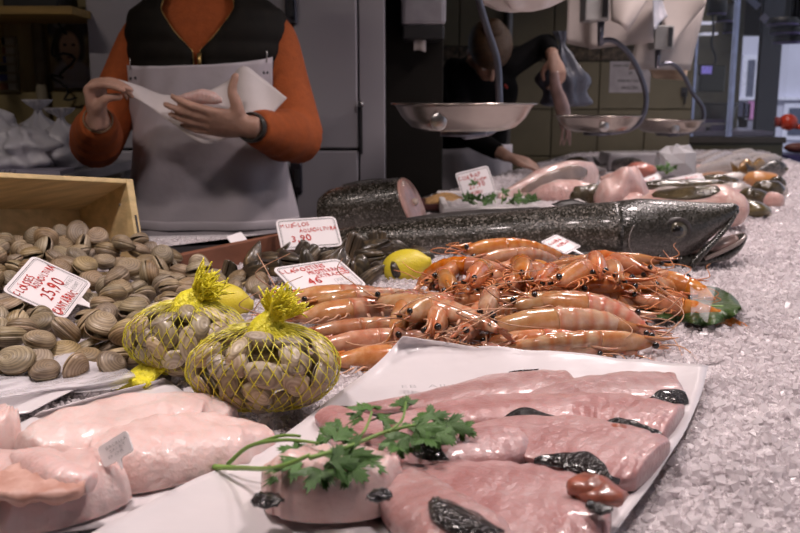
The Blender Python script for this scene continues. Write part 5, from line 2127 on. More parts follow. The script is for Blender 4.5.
def fillet(spine, hw, thick, z0, label, group, skins=(), mat=None, name='fish_fillet', seed=0, n=64, wav=.045, hp=(.55, .9, 1, .95, .8), rnd=(.35, .45), groove=.12, edge=3.0, lump=.07):
    """slab along an image spine laid at height z0: flat underneath, thin edged, domed and grooved on top"""
    mat = mat or m_fil
    P = interp(np.array([at_z(x, y, z0) for x, y in spine]), n)
    W = np.maximum(interp(hw, n)[:, 0], .002)
    s = np.linspace(0, 1, n)
    e0, e1 = .06 / max(rnd[0], .05) * .35, .06 / max(rnd[1], .05) * .35
    cap = np.sqrt(np.clip(1 - np.clip(1 - s / e0, 0, 1) ** 2.2, .03, 1)) * np.sqrt(np.clip(1 - np.clip(1 - (1 - s) / e1, 0, 1) ** 2.6, .03, 1))
    rgl = np.random.default_rng(seed)
    ph = rgl.uniform(0, 6.28, 8)
    wl = 1 + wav * np.sin(s * 11 + ph[0]) + wav * .8 * np.sin(s * 27 + ph[1]) + wav * .5 * np.sin(s * 53 + ph[2])
    wr = 1 + wav * np.sin(s * 13 + ph[3]) + wav * .8 * np.sin(s * 31 + ph[4]) + wav * .5 * np.sin(s * 61 + ph[5])
    T = np.gradient(P, axis=0)
    T[:, 2] = 0
    T /= np.linalg.norm(T, axis=1, keepdims=True)
    S = np.cross(T, [0, 0, 1])
    H = thick * interp(hp, n)[:, 0] * np.sqrt(cap)
    ct = np.sin(np.linspace(-PI / 2, PI / 2, 19))

    def top(i, c, lift=0.0, k=1.0):
        w = np.where(c > 0, wl[i], wr[i]) * W[i] * cap[i]
        h = H[i] * (1 - np.abs(c) ** edge) ** .8
        h = h * (1 - groove * np.exp(-((c - .12 * math.sin(s[i] * 4 + ph[6])) / .13) ** 2) + lump * np.sin(3.3 * c + s[i] * 8 + ph[7]) + lump * .5 * np.sin(7 * c - s[i] * 23 + ph[0])
                 + lump * .35 * np.sin(s[i] * 47 + 5 * c + ph[1]))
        return P[i] + np.outer(c * w * k, S[i]) + np.outer(h + lift, [0, 0, 1.0])
    V, UV = [], []
    for i in range(n):
        up_ = top(i, ct)
        dn_ = P[i] + np.outer(ct[::-1][1:-1] * W[i] * cap[i] * .99, S[i])
        dn_[:, 2] = min(P[i, 2] - .0015, ICE + .0115)
        V.append(np.concatenate([up_, dn_]))
        UV.append(np.stack([np.full(len(V[-1]), s[i]), np.concatenate([(ct + 1) / 2, (ct[::-1][1:-1] + 1) / 2])], 1))
    t = thing(name, label, 'fillet', tuple(P.mean(0)), group)
    MB().rings(V, UV, True).build('flesh', mat, t)
    for (s0, s1, side, wide) in skins:
        i0, i1 = int(s0 * (n - 1)), int(s1 * (n - 1))
        m_ = i1 - i0 + 1
        R_ = []
        for q in range(m_):
            i = i0 + q
            f = math.sin(PI * (q + .5) / m_) ** .9 * (1 + .22 * math.sin(8 * q / m_ + ph[2]))
            c1 = 1.04
            c0 = c1 - wide * .72 * f - .01
            cc_ = np.clip(np.linspace(c0, c1, 7), -1, 1) * side
            up_ = top(i, cc_, .0013, 1.02)
            up_[-1] = top(i, np.array([side * 1.0]), -.0005, 1.05)[0]
            dn_ = up_[::-1] - np.array([0, 0, .0022])
            R_.append(np.concatenate([up_, dn_]))
        MB().rings(R_, None, True).build('skin', m_bskin, t)
    return t


ZF = ICE + .0135
GRP = 'pink fillets on the white paper'
fillet([(345, 411), (400, 404), (450, 397), (505, 388), (555, 384), (574, 383)], [.005, .013, .024, .036, .040, .032], .008, ZF + .001, 'slender pink fillet tapering to a thin tail at the back of the paper', GRP,
       ((.68, .80, -1, .45), (.74, .90, 1, .35)), seed=1, hp=(.4, .6, .9, 1, .9))
fillet([(535, 400), (580, 392), (630, 388), (668, 386), (678, 386)], [.016, .034, .041, .042, .038], .008, ZF + .002, 'broad pink fillet at the back corner of the paper near the ice', GRP,
       ((.45, .93, 1, .45),), seed=2)
fillet([(385, 424), (440, 416), (500, 409), (560, 409), (598, 408)], [.010, .022, .032, .036, .030], .0085, ZF + .004, 'pink fillet with dark skin along its middle edge', GRP,
       ((.46, .78, 1, .5),), seed=3)
fillet([(540, 411), (590, 409), (640, 415), (676, 421)], [.016, .038, .044, .040], .0085, ZF + .005, 'short pink fillet with a long dark skin edge by the paper border', GRP,
       ((.45, .97, 1, .42),), seed=4)
fillet([(470, 434), (520, 434), (580, 442), (630, 454), (656, 460)], [.014, .038, .050, .052, .038], .0095, ZF + .008, 'wide ridged pink fillet between the other fillets', GRP,
       ((.38, .86, 1, .40),), seed=5)
fillet([(372, 452), (410, 445), (455, 446), (500, 444), (522, 440)], [.016, .030, .034, .028, .010], .011, ZF + .010, 'folded pink fillet piece under the parsley tip', GRP,
       ((.18, .48, 1, .75),), seed=6)
fillet([(325, 412), (350, 426), (374, 446), (394, 470), (404, 490)], [.012, .022, .027, .026, .018], .011, ZF + .004, 'pale pink fillet lying slantwise below the parsley stem', GRP, ((.04, .20, -1, .5),), seed=8)
fillet([(398, 462), (440, 482), (500, 497), (560, 505), (612, 510)], [.020, .046, .056, .054, .032], .011, ZF + .005, 'large smooth pink fillet at the front of the paper', GRP, (), seed=7, rnd=(.35, .3))
fillet([(392, 470), (420, 500), (455, 528), (500, 560)], [.018, .026, .030, .024], .012, ZF + .009, 'pink fillet with a wide black skin patch at the front edge', GRP, (), seed=9)
# loose black skin patch of that front fillet
def skin_patch(spine, hw, z0, parent, n=16):
    P = interp(np.array([at_z(x, y, z0) for x, y in spine]), n)
    W = interp(hw, n)[:, 0]
    T = N(P[-1] - P[0])
    S_ = np.cross(T, [0, 0, 1])
    R_ = []
    for i in range(n):
        k = np.linspace(-1, 1, 6)
        up_ = P[i] + np.outer(k * W[i], S_) + np.outer(.0022 * (1 - k ** 2) + .0006 * np.sin(k * 7 + i), [0, 0, 1])
        R_.append(np.concatenate([up_, up_[::-1] - np.array([0, 0, .002])]))
    return MB().rings(R_, None, True).build('skin', m_bskin, parent)


fr_fil = [o for o in COL.objects if o.name.startswith('fish_fillet') and o.parent is None][-1]
skin_patch([(434, 500), (448, 512), (468, 523), (500, 533)], [.005, .013, .013, .004], ZF + .0215, fr_fil)
fl2 = [o for o in COL.objects if o.name.startswith('fish_fillet') and o.parent is None][-2]
skin_patch([(588, 503), (600, 508), (612, 510)], [.004, .006, .002], ZF + .020, fl2)
# rolled fillet under the parsley
t = fillet([(262, 500), (285, 498), (320, 500), (355, 498), (385, 494), (394, 492)], [.018, .026, .031, .031, .024, .014], .034, ZF, 'rolled pink fillet with dark ends below the parsley', GRP, (), m_loin, seed=10, wav=.02, hp=(.6, 1, 1, .95, .75), edge=3.2, groove=.05, lump=.06)
skin_patch([(257, 496), (268, 499), (281, 502)], [.007, .010, .004], ZF + .016, t)
skin_patch([(368, 498), (379, 494), (388, 492)], [.002, .007, .005], ZF + .033, t)
for i, (px, py, r_, z_) in enumerate(((590, 487, .0125, .020), (603, 495, .0115, .018), (618, 431, .0085, .012))):
    c = at_z(px, py, ZF + z_)
    b = MB().ell((0, 0, 0), (r_ * 1.3, r_, r_ * .62), 14, 10)
    V = b.v[0]
    V *= (1 + .14 * np.sin(V[:, :1] * 420 + i) * np.cos(V[:, 1:2] * 380))
    b.v = [V + c]
    tag(b.build('roe_piece', M('orange_roe', (.30, .10, .065), rough=.3, var=.35, scale=90, coat=.3, sss=.2)),
        ('orange-brown roe lump on the fillet front edge', 'reddish roe lump beside the black skin tip', 'small orange roe scrap by the short fillet')[i], 'roe', 'roe scraps on the fillets')

# ---- thick white loins
GL = 'white loins on paper'
ZL = ICE + .010
LK = dict(groove=.10, edge=4.2, lump=.07, wav=.035)
fillet([(26, 468), (60, 458), (110, 444), (160, 428), (205, 422), (232, 424)], [.028, .042, .047, .044, .034, .014], .029, ZL, 'thick white fish loin lying behind the small tag', GL, (), m_loin, 'fish_loin', 21, hp=(.85, 1, 1, .8, .4), **LK)
fillet([(90, 475), (130, 469), (180, 458), (230, 445), (272, 437)], [.032, .044, .044, .040, .016], .030, ZL, 'thick white fish loin pinned with the small tag', GL, (), m_loin, 'fish_loin', 22, hp=(.8, 1, .95, .7, .25), **LK)
t = fillet([(-60, 517), (-10, 507), (50, 500), (95, 490), (116, 484)], [.042, .050, .046, .038, .026], .030, ZL, 'curled white loin showing its brownish belly lining', GL, (), m_loin, 'fish_loin', 23, hp=(.9, 1, 1, .9, .7), **LK)
P = interp(np.array([at_z(x, y, ZL + .0305) for x, y in ((-20, 482), (20, 478), (55, 478), (85, 482))]), 20)
b = MB()
R_ = []
for i in range(20):
    k = np.linspace(-1, 1, 8)
    w = .026 * math.sin(PI * (i + 1) / 21) ** .6
    up_ = P[i] + np.outer(k * w, [0.1, -1, 0]) + np.outer(.002 * np.sin(k * 9 + i), [0, 0, 1])
    R_.append(np.concatenate([up_, up_[::-1] - np.array([0, 0, .006])]))
b.rings(R_).build('belly_lining', m_loin_in, t)
P = interp(np.array([at_z(x, y, ZL + .027) for x, y in ((18, 458), (40, 467), (66, 479), (92, 482))]), 16)
MB().tube(P, [(r_, r_ * .8) for r_ in interp([.008, .013, .013, .008], 16)[:, 0]], 12).build('belly_flap', m_loin, t)
fillet([(-50, 450), (-20, 448), (8, 446), (22, 444)], [.03, .034, .032, .020], .032, ZL, 'end of a white loin at the paper edge by the parsley stalk', GL, (), m_loin, 'fish_loin', 24, **LK)

# ---- parsley


def leaf_mesh(name, size, seed):
    """three toothed lobes, slightly cupped"""
    rgl = np.random.default_rng(seed)
    out = []
    for lobe, (ang, L) in enumerate(((-1.0, .78), (0, 1.0), (1.0, .78))):
        for (da, rr) in ((-.46, .40), (-.36, .74), (-.25, .62), (-.17, .95), (-.08, .80), (0, 1.06), (.08, .80), (.17, .95), (.25, .62), (.36, .74), (.46, .40)):
            a = ang + da * 1.05
            r_ = L * rr * rgl.uniform(.92, 1.08)
            out.append((r_ * math.cos(a), r_ * math.sin(a)))
    out = np.array(out)
    V = [(-.1, 0, 0)] + [(x * .45, y * .45, .06) for x, y in out] + [(x, y, .10 * math.sin(3 * y) - .16 * (x * x + y * y)) for x, y in out]
    n = len(out)
    F = [(0, 1 + i, 2 + i) for i in range(n - 1)] + [(1 + i, 1 + n + i, 2 + n + i, 2 + i) for i in range(n - 1)]
    b = MB().add(np.array(V) * size, F)
    me = b.mesh(name)
    me.materials.append(m_parsley)
    return me


LEAF = [leaf_mesh('leaf', 1.0, k) for k in range(3)]


def sprig(label, stems, leaves, loc, group=None, name='parsley_sprig'):
    t = thing(name, label, 'parsley', tuple(loc), group)
    for (pts, r0, r1) in stems:
        MB().tube(interp(pts, 14), np.linspace(r0, r1, 14), 7).build('stem', m_stem, t)
    for i, (p, d, up, s) in enumerate(leaves):
        o = bpy.data.objects.new('leaf', LEAF[i % 3])
        COL.objects.link(o)
        o.parent = t
        R = basis(d, up)
        mt = Matrix.Identity(4)
        for a in range(3):
            for c2 in range(3):
                mt[a][c2] = R[a, c2] * s
            mt[a][3] = p[a] - loc[a]
        o.matrix_local = mt
    return t


def Zp(px, py, h):
    return at_z(px, py, ICE + h)


rg = np.random.default_rng(33)
stems = [([Zp(214, 467, .016), Zp(240, 468, .022), Zp(275, 468, .045), Zp(310, 455, .058)], .0022, .0013),
         ([Zp(228, 464, .018), Zp(250, 446, .035), Zp(285, 440, .045), Zp(318, 443, .056)], .0018, .001),
         ([Zp(250, 446, .035), Zp(280, 436, .045), Zp(300, 436, .05)], .0014, .001),
         ([Zp(310, 458, .058), Zp(350, 446, .055), Zp(385, 432, .058), Zp(415, 425, .055)], .0016, .001),
         ([Zp(355, 444, .055), Zp(366, 428, .058), Zp(372, 412, .062)], .0012, .0008),
         ([Zp(388, 432, .058), Zp(402, 420, .06), Zp(406, 402, .065)], .0012, .0008)]
leaves = []
for (px, py, h, ang, s) in ((300, 464, .060, 200, .022), (320, 450, .062, 150, .023), (336, 440, .064, 60, .024), (345, 456, .062, 330, .024), (318, 470, .058, 260, .022), (352, 470, .058, 300, .021),
                            (290, 470, .052, 215, .020), (332, 462, .066, 20, .022), (298, 452, .058, 160, .018), (345, 430, .066, 100, .016), (365, 462, .056, 320, .018),
                            (370, 410, .066, 110, .017), (362, 420, .062, 170, .015), (380, 420, .062, 30, .016), (386, 440, .058, 300, .015),
                            (404, 406, .070, 95, .017), (418, 428, .062, 0, .022), (408, 436, .060, 250, .021), (430, 418, .062, 30, .019), (448, 424, .060, 345, .020), (462, 428, .056, 320, .014), (396, 446, .056, 260, .016),
                            (424, 440, .058, 300, .018), (438, 434, .060, 330, .016)):
    a = math.radians(ang)
    d = np.array([math.cos(a), math.sin(a), rg.uniform(-.25, .3)])
    leaves.append((Zp(px, py, h - .014), d, (rg.normal() * .35, -.6 + rg.normal() * .3, 1), s * 1.0))
    d2 = np.array([math.cos(a + 1.3), math.sin(a + 1.3), rg.uniform(-.1, .4)])
    leaves.append((Zp(px + rg.uniform(-7, 7), py + rg.uniform(-5, 5), h - .018), d2, (rg.normal() * .4, -.6 + rg.normal() * .4, 1), s * .8))
sprig('fresh green parsley sprig lying across the rolled fillet', stems, leaves, Zp(300, 470, .02))
sprig('cut green parsley stalk beside the white loins', [([Zp(-20, 420, .02), Zp(0, 417, .022), Zp(17, 413, .024)], .0028, .0022)], [(Zp(-18, 418, .024), np.array([-1, .1, .2]), (0, 0, 1), .018)], Zp(0, 417, .01))

# ---- lettuce leaf with a clear wrapper under the orange prawns
m_lett = M('lettuce_leaf', (.018, .042, .008), rough=.35, var=.4, scale=30, bump=.5, bscale=60, col2=(.045, .09, .02))
nu, nv = 40, 16
g = np.zeros((nu, nv, 3))
for i in range(nu):
    for j in range(nv):
        u, v = i / (nu - 1), j / (nv - 1)
        near = interp(np.array([(622, 316), (650, 318), (685, 322), (705, 326), (728, 320), (742, 310)]), nu)[i]
        far = interp(np.array([(630, 300), (655, 292), (690, 288), (712, 287), (730, 294), (741, 306)]), nu)[i]
        q = near * (1 - v) + far * v
        edge = (2 * abs(v - .5)) ** 3
        h = .007 + .009 * math.sin(PI * v) + .006 * edge * math.sin(u * 30 + 3 * v) + .008 * (u > .7) * (u - .7) / .3
        g[i, j] = at_z(q[0], q[1], ICE + h)
lt = thing('lettuce_leaf', 'dark green lettuce leaf under the orange prawns at the ice edge', 'leaf', tuple(at_z(690, 315, ICE)))
MB().grid(g).build('blade', m_lett, lt, solid=.0009)
MB().tube(interp([at_z(625, 309, ICE + .014), at_z(680, 306, ICE + .018), at_z(738, 307, ICE + .016)], 14), np.linspace(.004, .001, 14), 8).build('midrib', M('lettuce_rib', (.20, .32, .09), rough=.4), lt)
m_clear = M('clear_wrapper', (.85, .85, .88), rough=.06, alpha=.16, var=.03)
g = np.zeros((9, 9, 3))
C4 = [at_z(691, 316, ICE + .018), at_z(708, 318, ICE + .018), at_z(716, 288, ICE + .034), at_z(690, 286, ICE + .036)]
for i in range(9):
    for j in range(9):
        u, v = i / 8, j / 8
        p = (C4[0] * (1 - u) + C4[1] * u) * (1 - v) + (C4[3] * (1 - u) + C4[2] * u) * v
        g[i, j] = p + np.array([0, 0, .006 * math.sin(u * 5 + v * 3) * math.cos(v * 6)])
tag(MB().grid(g).build('clear_wrapper', m_clear, solid=.0005), 'shiny clear plastic wrapper stuck to the lettuce leaf', 'wrapper')

# ---- price signs
r_, k_ = m_ink_red, m_ink_black
price_card([(3, 291), (32, 255), (93, 283), (64, 319)], 1.11,
           [('CLOÏSSES', 0.181, 0.528, -.20, .30, r_, .02, 1), ('AQUICULTURA', 0.159, 0.624, .14, .17, r_, .02, 1), ('25,90', .30, .52, -.02, -.06, r_, 0, .8), ('CANTÀBRIC', 0.191, 0.600, -.16, -.34, r_, 0, 1)],
           'white price sign reading 25,90 leaning on the loose clams', aspect=.95)
price_card([(275, 220), (335, 216), (344, 246), (281, 250)], 1.54,
           [('MUSCLOS', 0.181, 0.480, -.2, .28, r_, .05, 1), ('AQUICULTURA', 0.169, 0.624, .16, .10, r_, .05, 1), ('3,90', .30, .36, -.14, -.16, r_, .04, .7)],
           'white price sign reading 3,90 standing behind the mussels', aspect=.66, box=False)
price_card([(271, 269), (338, 257), (369, 287), (300, 296)], 1.23,
           [('LLAGOSTINS', 0.181, 0.660, -.12, .32, r_, .02, 1), ('MEDITERRANI', 0.169, 0.552, .16, .17, r_, .02, 1), ('EXTRACCIÓ', 0.148, 0.504, .2, .02, r_, .02, 1), ('46', .26, .2, -.12, -.1, r_, 0, .6)],
           'white price sign reading 46 lying on the mussels', aspect=.72)
price_card([(455, 174), (488, 165), (497, 193), (464, 201)], 2.32,
           [('CUA RAP', 0.212, 0.660, -.12, .28, r_, .03, 1), ('Cuetes', .14, .4, .16, .12, r_, .03, 1), ('27,90', .26, .5, 0, -.06, r_, .03, .6), ('CANTÀBRIC', 0.159, 0.540, -.14, -.32, r_, .03, 1)],
           'white price sign reading 27,90 behind the parsley on the white tray', aspect=.80, box=False)
price_card([(541, 242), (556, 234), (582, 246), (566, 254)], 1.50,
           [('GAMBA', 0.233, 0.720, -.05, .22, r_, .02, 1), ('VERMELLA', 0.191, 0.720, .05, -.02, r_, .02, 1)],
           'small white price sign wedged between orange prawns and hake', aspect=.85, box=False, w0=.06)
u_ = N(np.array([.80, -.10, .52]))
n_ = np.array([-.15, -.85, .50])
n_ = N(n_ - u_ * np.dot(n_, u_))
price_card(None, None,
           [('BACALLÀ', 0.212, 0.720, .1, .22, m_ink_grey, 0, 0), ('SALAT', 0.191, 0.540, .1, .0, m_ink_grey, 0, 0), ('D OR', 0.191, 0.540, 0, -.22, m_ink_grey, 0, 0)],
           'small white printed tag stuck into a white loin', aspect=.60, box=False, name='product_tag', border=False, pose=(at_z(115, 449, ICE + .047), np.stack([u_, np.cross(n_, u_), n_], 1), .0255, 0))

# blank white card whose edge shows behind the mussels
c, R, w, _e = fit_pose([(226, 236), (241, 232), (251, 244), (236, 250)], 1.62, .8, .035)
t = thing('blank_card', 'small blank white card standing between the mussels and the vendor', 'card', (0, 0, 0))
MB().prism(round_rect(w, w * .8, w * .08), -.0012, 0).build('plate', m_card, t, smooth=False, local=True)
MB().prism([(-w * .06, -w * .39), (w * .06, -w * .39), (0, -w * .9)], -.0012, 0).build('spike', m_card, t, smooth=False, local=True)
place(t, c, R)

# ------------------------------------------------------------------ far display: monkfish, tray, silver fish
m_monk = flesh_mat('monkfish_flesh', [(.25, (.50, .29, .26)), (.5, (.60, .40, .36)), (.78, (.70, .54, .50))], .28, .2, .35, .1, .6)
m_brownskin = M('olive_brown_fish_skin', (.06, .045, .022), rough=.22, var=.5, scale=35, coat=.5, bump=.4, bscale=90)
m_foam = M('white_foam_tray', (.66, .62, .61), rough=.5, var=.04, bump=.15, bscale=200)
m_silver = fish_skin('silver_fish_skin', (.36, .31, .285), (.56, .50, .465), (.66, .60, .56), .3, 200., .2)


def zat(px, py, Y):
    return at_y(px, py, Y)[2]


# foam tray
a, b_ = at_y(443, 215, 2.06), at_y(596, 215, 2.06)
t = thing('foam_tray', 'white foam tray with parsley behind the big hake', 'tray', ((a[0] + b_[0]) / 2, 2.25, ICE + .002))
tz = .034
MB().box(a[0], b_[0], 2.06, 2.44, ICE + .002, ICE + .008).build('base', m_foam, t, smooth=False)
for (x0, x1, y0, y1) in ((a[0], b_[0], 2.05, 2.066), (a[0], b_[0], 2.434, 2.45), (a[0], a[0] + .016, 2.066, 2.434), (b_[0] - .016, b_[0], 2.066, 2.434)):
    MB().box(x0, x1, y0, y1, ICE + .002, ICE + tz).build('rim', m_foam, t, smooth=False, bevel=.004)
tag(MB().grid(np.array([[[a[0] + .017 + (b_[0] - a[0] - .034) * i / 19, 2.067 + .365 * j / 9, ICE + tz - .006 + .004 * math.sin(i * 1.3 + j * 2.1)] for j in range(10)] for i in range(20)])).build('ice_layer', m_icebed, solid=-.02),
    'layer of shaved ice filling the white foam tray', 'ice', kind='stuff')
# tan board on a dark red box
a, b_ = at_y(424, 205, 2.26), at_y(470, 205, 2.26)
t = thing('dark_red_box', 'dark red box behind the cut hake piece', 'box', ((a[0] + b_[0]) / 2, 2.3, ICE))
zb_ = zat(440, 204, 2.26)
MB().box(a[0], b_[0], 2.26, 2.40, ICE + .001, zb_).build('body', M('dark_red_paint', (.07, .018, .015), rough=.5), t, smooth=False, bevel=.003)
MB().box(a[0] - .004, b_[0] + .004, 2.256, 2.404, zb_ - .014, zb_).build('rim', M('dark_red_paint', (.07, .018, .015)), t, smooth=False, bevel=.002)
b = MB()
g = np.array([[[a[0] + .004 + (b_[0] - a[0] - .008) * i / 15, 2.262 + .134 * j / 9, zb_ + .0005 + .022 * math.sin(PI * (i + .5) / 16) * math.sin(PI * (j + .5) / 10)] for j in range(10)] for i in range(16)])
b.grid(g)
tag(b.build('breadcrumb_heap', M('tan_crumbs', (.42, .24, .09), rough=.8, var=.25, scale=150, bump=.6, bscale=300), solid=-.004), 'low heap of tan crumbs on the dark red box', 'food')


def px_loft(name, label, st, mat, cat='fish', group=None, n=26, seg=20, lump=.06, seed=0, skin=None, ground=True):
    """stations (px, y_top, y_bottom, depth, half_width)"""
    st = np.array(st, float)
    if ground:      # its lowest point rests on the ice: that fixes the distance
        k0 = int(np.argmax(st[:, 2]))
        Yg = at_z(st[k0, 0], st[k0, 2], ICE + .004)[1] + st[k0, 4] * .35
        f_ = Yg / st[k0, 3]
        st[:, 3] += Yg - st[k0, 3]
        st[:, 4] *= f_
    V, UV = px_rings(st, seg, n)
    rgl = np.random.default_rng(seed)
    ph = rgl.uniform(0, 6, 3)
    a = np.arange(seg) / seg * 2 * PI
    for i, r in enumerate(V):
        c = r.mean(0)
        k = 1 + lump * (np.sin(2 * a + ph[0] + i * .35) + .6 * np.sin(5 * a + ph[1] - i * .5) + .5 * math.sin(i * .9 + ph[2]))
        V[i] = c + (r - c) * k[:, None]
    lo = min(v[:, 2].min() for v in V)
    base = np.concatenate(V)
    t = thing(name, label, cat, (base[:, 0].mean(), base[:, 1].mean(), lo), group)
    MB().rings(V, UV, True).build('body', mat, t)
    if skin:
        (i0, i1, a0, a1, sm) = skin
        R_ = []
        for i in range(int(i0 * n), min(int(i1 * n), n - 1)):
            c = V[i].mean(0)
            q_ = (i - int(i0 * n) + .5) / max(1, min(int(i1 * n), n - 1) - int(i0 * n))
            sh_ = (a1 - a0) * .5 * (1 - math.sin(PI * q_) ** .6)
            fj = np.linspace((a0 + sh_) * seg, (a1 - sh_) * seg, 8)
            j0 = np.floor(fj).astype(int)
            fr_ = (fj - j0)[:, None]
            arc = V[i][j0 % seg] * (1 - fr_) + V[i][(j0 + 1) % seg] * fr_
            up_ = c + (arc - c) * 1.03
            dn_ = (c + (arc - c) * .985)[::-1]
            R_.append(np.concatenate([up_, dn_]))
        MB().rings(R_, None, True).build('skin', sm, t)
    return t


# monkfish tails
px_loft('monkfish_tail', 'long pale monkfish tail lying slantwise beside the 27,90 sign', [(498, 194, 204, 2.55, .02), (515, 184, 205, 2.6, .035), (540, 170, 203, 2.68, .05), (562, 161, 199, 2.78, .055), (580, 160, 194, 2.85, .05), (592, 163, 188, 2.9, .035), (598, 170, 180, 2.92, .015)], m_monk, seed=1,
        skin=(.22, .75, .36, .54, M('grey_monk_skin', (.20, .14, .11), rough=.25, coat=.4, var=.3)))
px_loft('monkfish_tail', 'short pale monkfish tail with dark end beside the foam tray', [(530, 192, 204, 2.46, .02), (545, 184, 206, 2.46, .04), (562, 180, 208, 2.46, .045), (580, 180, 209, 2.46, .045), (592, 184, 208, 2.46, .035)], m_monk, seed=2)
px_loft('dark_skin_piece', 'glossy dark brown fish skin piece beside the pale monkfish', [(567, 192, 206, 2.40, .01), (574, 186, 209, 2.40, .022), (585, 186, 210, 2.40, .026), (596, 184, 210, 2.40, .018), (600, 192, 206, 2.40, .008)], m_brownskin, seed=3)
px_loft('monkfish_liver', 'dark glossy fish gut at the tip of the long monkfish tail', [(566, 160, 170, 2.72, .008), (574, 157, 174, 2.72, .016), (584, 158, 178, 2.72, .018), (592, 164, 178, 2.72, .008)], m_brownskin, seed=5)
# folded white skate wing: two slumped lobes
px_loft('skate_wing', 'slumped whitish pink skate wing rising beside the dark skin piece', [(594, 196, 210, 2.5, .02), (603, 182, 212, 2.5, .05), (613, 171, 212, 2.52, .06), (624, 166, 212, 2.54, .06), (635, 172, 211, 2.55, .05), (645, 184, 210, 2.56, .03), (652, 196, 208, 2.56, .01)], m_monk, seed=14, lump=.16)
px_loft('fish_trimming', 'pale fish trimming in front of the skate wing', [(606, 200, 208, 2.3, .01), (618, 194, 212, 2.3, .03), (634, 192, 212, 2.3, .035), (648, 198, 210, 2.3, .02), (655, 203, 208, 2.3, .008)], m_monk, seed=15, lump=.08)
# big monkfish behind the hake's head
px_loft('monkfish', 'pink monkfish with brown back stretched behind the hake head', [(640, 200, 214, 2.12, .02), (655, 191, 219, 2.12, .05), (680, 187, 221, 2.1, .06), (705, 185, 224, 2.08, .065), (725, 187, 226, 2.06, .06), (738, 192, 224, 2.05, .045), (746, 200, 217, 2.05, .02)], m_monk, seed=4,
        skin=(.12, .60, .20, .44, m_brownskin))
px_loft('brown_fish', 'slim olive brown fish along the signs behind the monkfish', [(640, 183, 188, 2.5, .008), (660, 180, 193, 2.5, .025), (690, 179, 194, 2.5, .03), (720, 180, 194, 2.5, .028), (740, 185, 191, 2.5, .01)], m_brownskin, seed=6, lump=.03)
px_loft('flat_fish', 'olive flat fish at the ice edge beside the monkfish', [(736, 205, 212, 2.3, .012), (746, 200, 217, 2.3, .05), (757, 201, 217, 2.3, .055), (766, 206, 216, 2.3, .035), (771, 211, 215, 2.3, .01)], M('olive_flatfish', (.11, .085, .03), rough=.25, var=.35, coat=.5), seed=7, lump=.03)
# dark mixed fish, orange fillet, crab legs at the ice border
for i, (x0, x1, y0, y1, Y, mt, lb_, ct) in enumerate(((738, 768, 188, 204, 2.75, m_brownskin, 'dark round fish between the monkfish and the ice border', 'fish'),
                                                   (752, 784, 180, 198, 3.0, m_brownskin, 'dark glossy fish below the orange fillet', 'fish'),
                                                   (764, 784, 192, 208, 2.7, m_monk, 'pinkish fish offcut at the ice border', 'fish'),
                                                   (720, 752, 182, 196, 2.85, m_silver, 'grey fish facing the ice border beside the dark fish', 'fish'),
                                                   (744, 779, 171, 186, 3.2, M('orange_fillet', (.50, .23, .08), rough=.3, coat=.3), 'smooth orange smoked fillet among the dark fish', 'fillet'),
                                                   (625, 656, 162, 177, 3.4, M('salmon_flesh', (.46, .17, .13), rough=.25, coat=.4, var=.15), 'salmon pink fillet block behind the skate wing', 'fillet'),
                                                   (700, 745, 172, 180, 3.3, M('tan_fillet', (.40, .20, .10), rough=.3, coat=.4), 'tan fish fillet strip behind the white signs', 'fillet'))):
    xm_ = (x0 + x1) / 2
    hw = (x1 - x0) / 2 * Y / F_PX
    px_loft(('mixed_fish', 'mixed_fish', 'fish_offcut', 'grey_fish', 'smoked_fillet', 'salmon_block', 'fillet_strip')[i], lb_,
            [(x0, (y0 + y1) / 2 - 2, (y0 + y1) / 2 + 3, Y, hw * .2), (x0 + (x1 - x0) * .2, y0 + 1, y1, Y, hw * .7), (xm_, y0, y1, Y, hw * .85), (x0 + (x1 - x0) * .82, y0 + 2, y1, Y, hw * .7), (x1, (y0 + y1) / 2 - 2, (y0 + y1) / 2 + 3, Y, hw * .2)], mt, ct, seed=20 + i, lump=.04)


# more trimmings and small fish filling the gaps of the far display
for i, (x0, x1, y0, y1, mt, nm, lb_, ct) in enumerate((
        (652, 692, 186, 197, m_silver, 'small_whiting', 'small silver whiting tucked behind the pink monkfish', 'fish'),
        (696, 738, 174, 183, m_brownskin, 'small_sole', 'dark small sole below the far price signs', 'fish'),
        (712, 750, 188, 199, m_monk, 'cuttlefish', 'pale cuttlefish between the monkfish and the grey fish', 'fish'),
        (566, 606, 164, 174, m_silver, 'small_whiting', 'small silver whiting behind the long monkfish tail', 'fish'),
        (600, 636, 172, 184, m_monk, 'fish_trimming', 'pinkish trimming between salmon block and skate wing', 'fish'),
        (720, 756, 172, 181, m_silver, 'small_whiting', 'small silver whiting next to the orange smoked fillet', 'fish'),
        (768, 786, 176, 188, m_brownskin, 'dark_fish_piece', 'small dark fish piece at the ice border by the orange fillet', 'fish'),
        (692, 722, 164, 173, m_monk, 'fish_trimming', 'pale trimming in front of the silver fish row', 'fish'),
        (640, 668, 190, 203, m_monk, 'fish_trimming', 'pink trimming squeezed between skate wing and monkfish', 'fish'),
        (776, 788, 184, 196, m_silver, 'small_whiting', 'small silver fish end at the ice border', 'fish'))):
    Y = 3.0
    hw = (x1 - x0) / 2 * Y / F_PX
    ym = (y0 + y1) / 2
    px_loft(nm, lb_, [(x0, ym - 1, ym + 3, Y, hw * .15), (x0 + (x1 - x0) * .25, y0 + 1, y1, Y, hw * .4), (x0 + (x1 - x0) * .55, y0, y1, Y, hw * .5), (x0 + (x1 - x0) * .85, y0 + 3, y1, Y, hw * .35), (x1, ym, ym + 3, Y, hw * .12)],
            mt, ct, seed=40 + i, lump=.08)


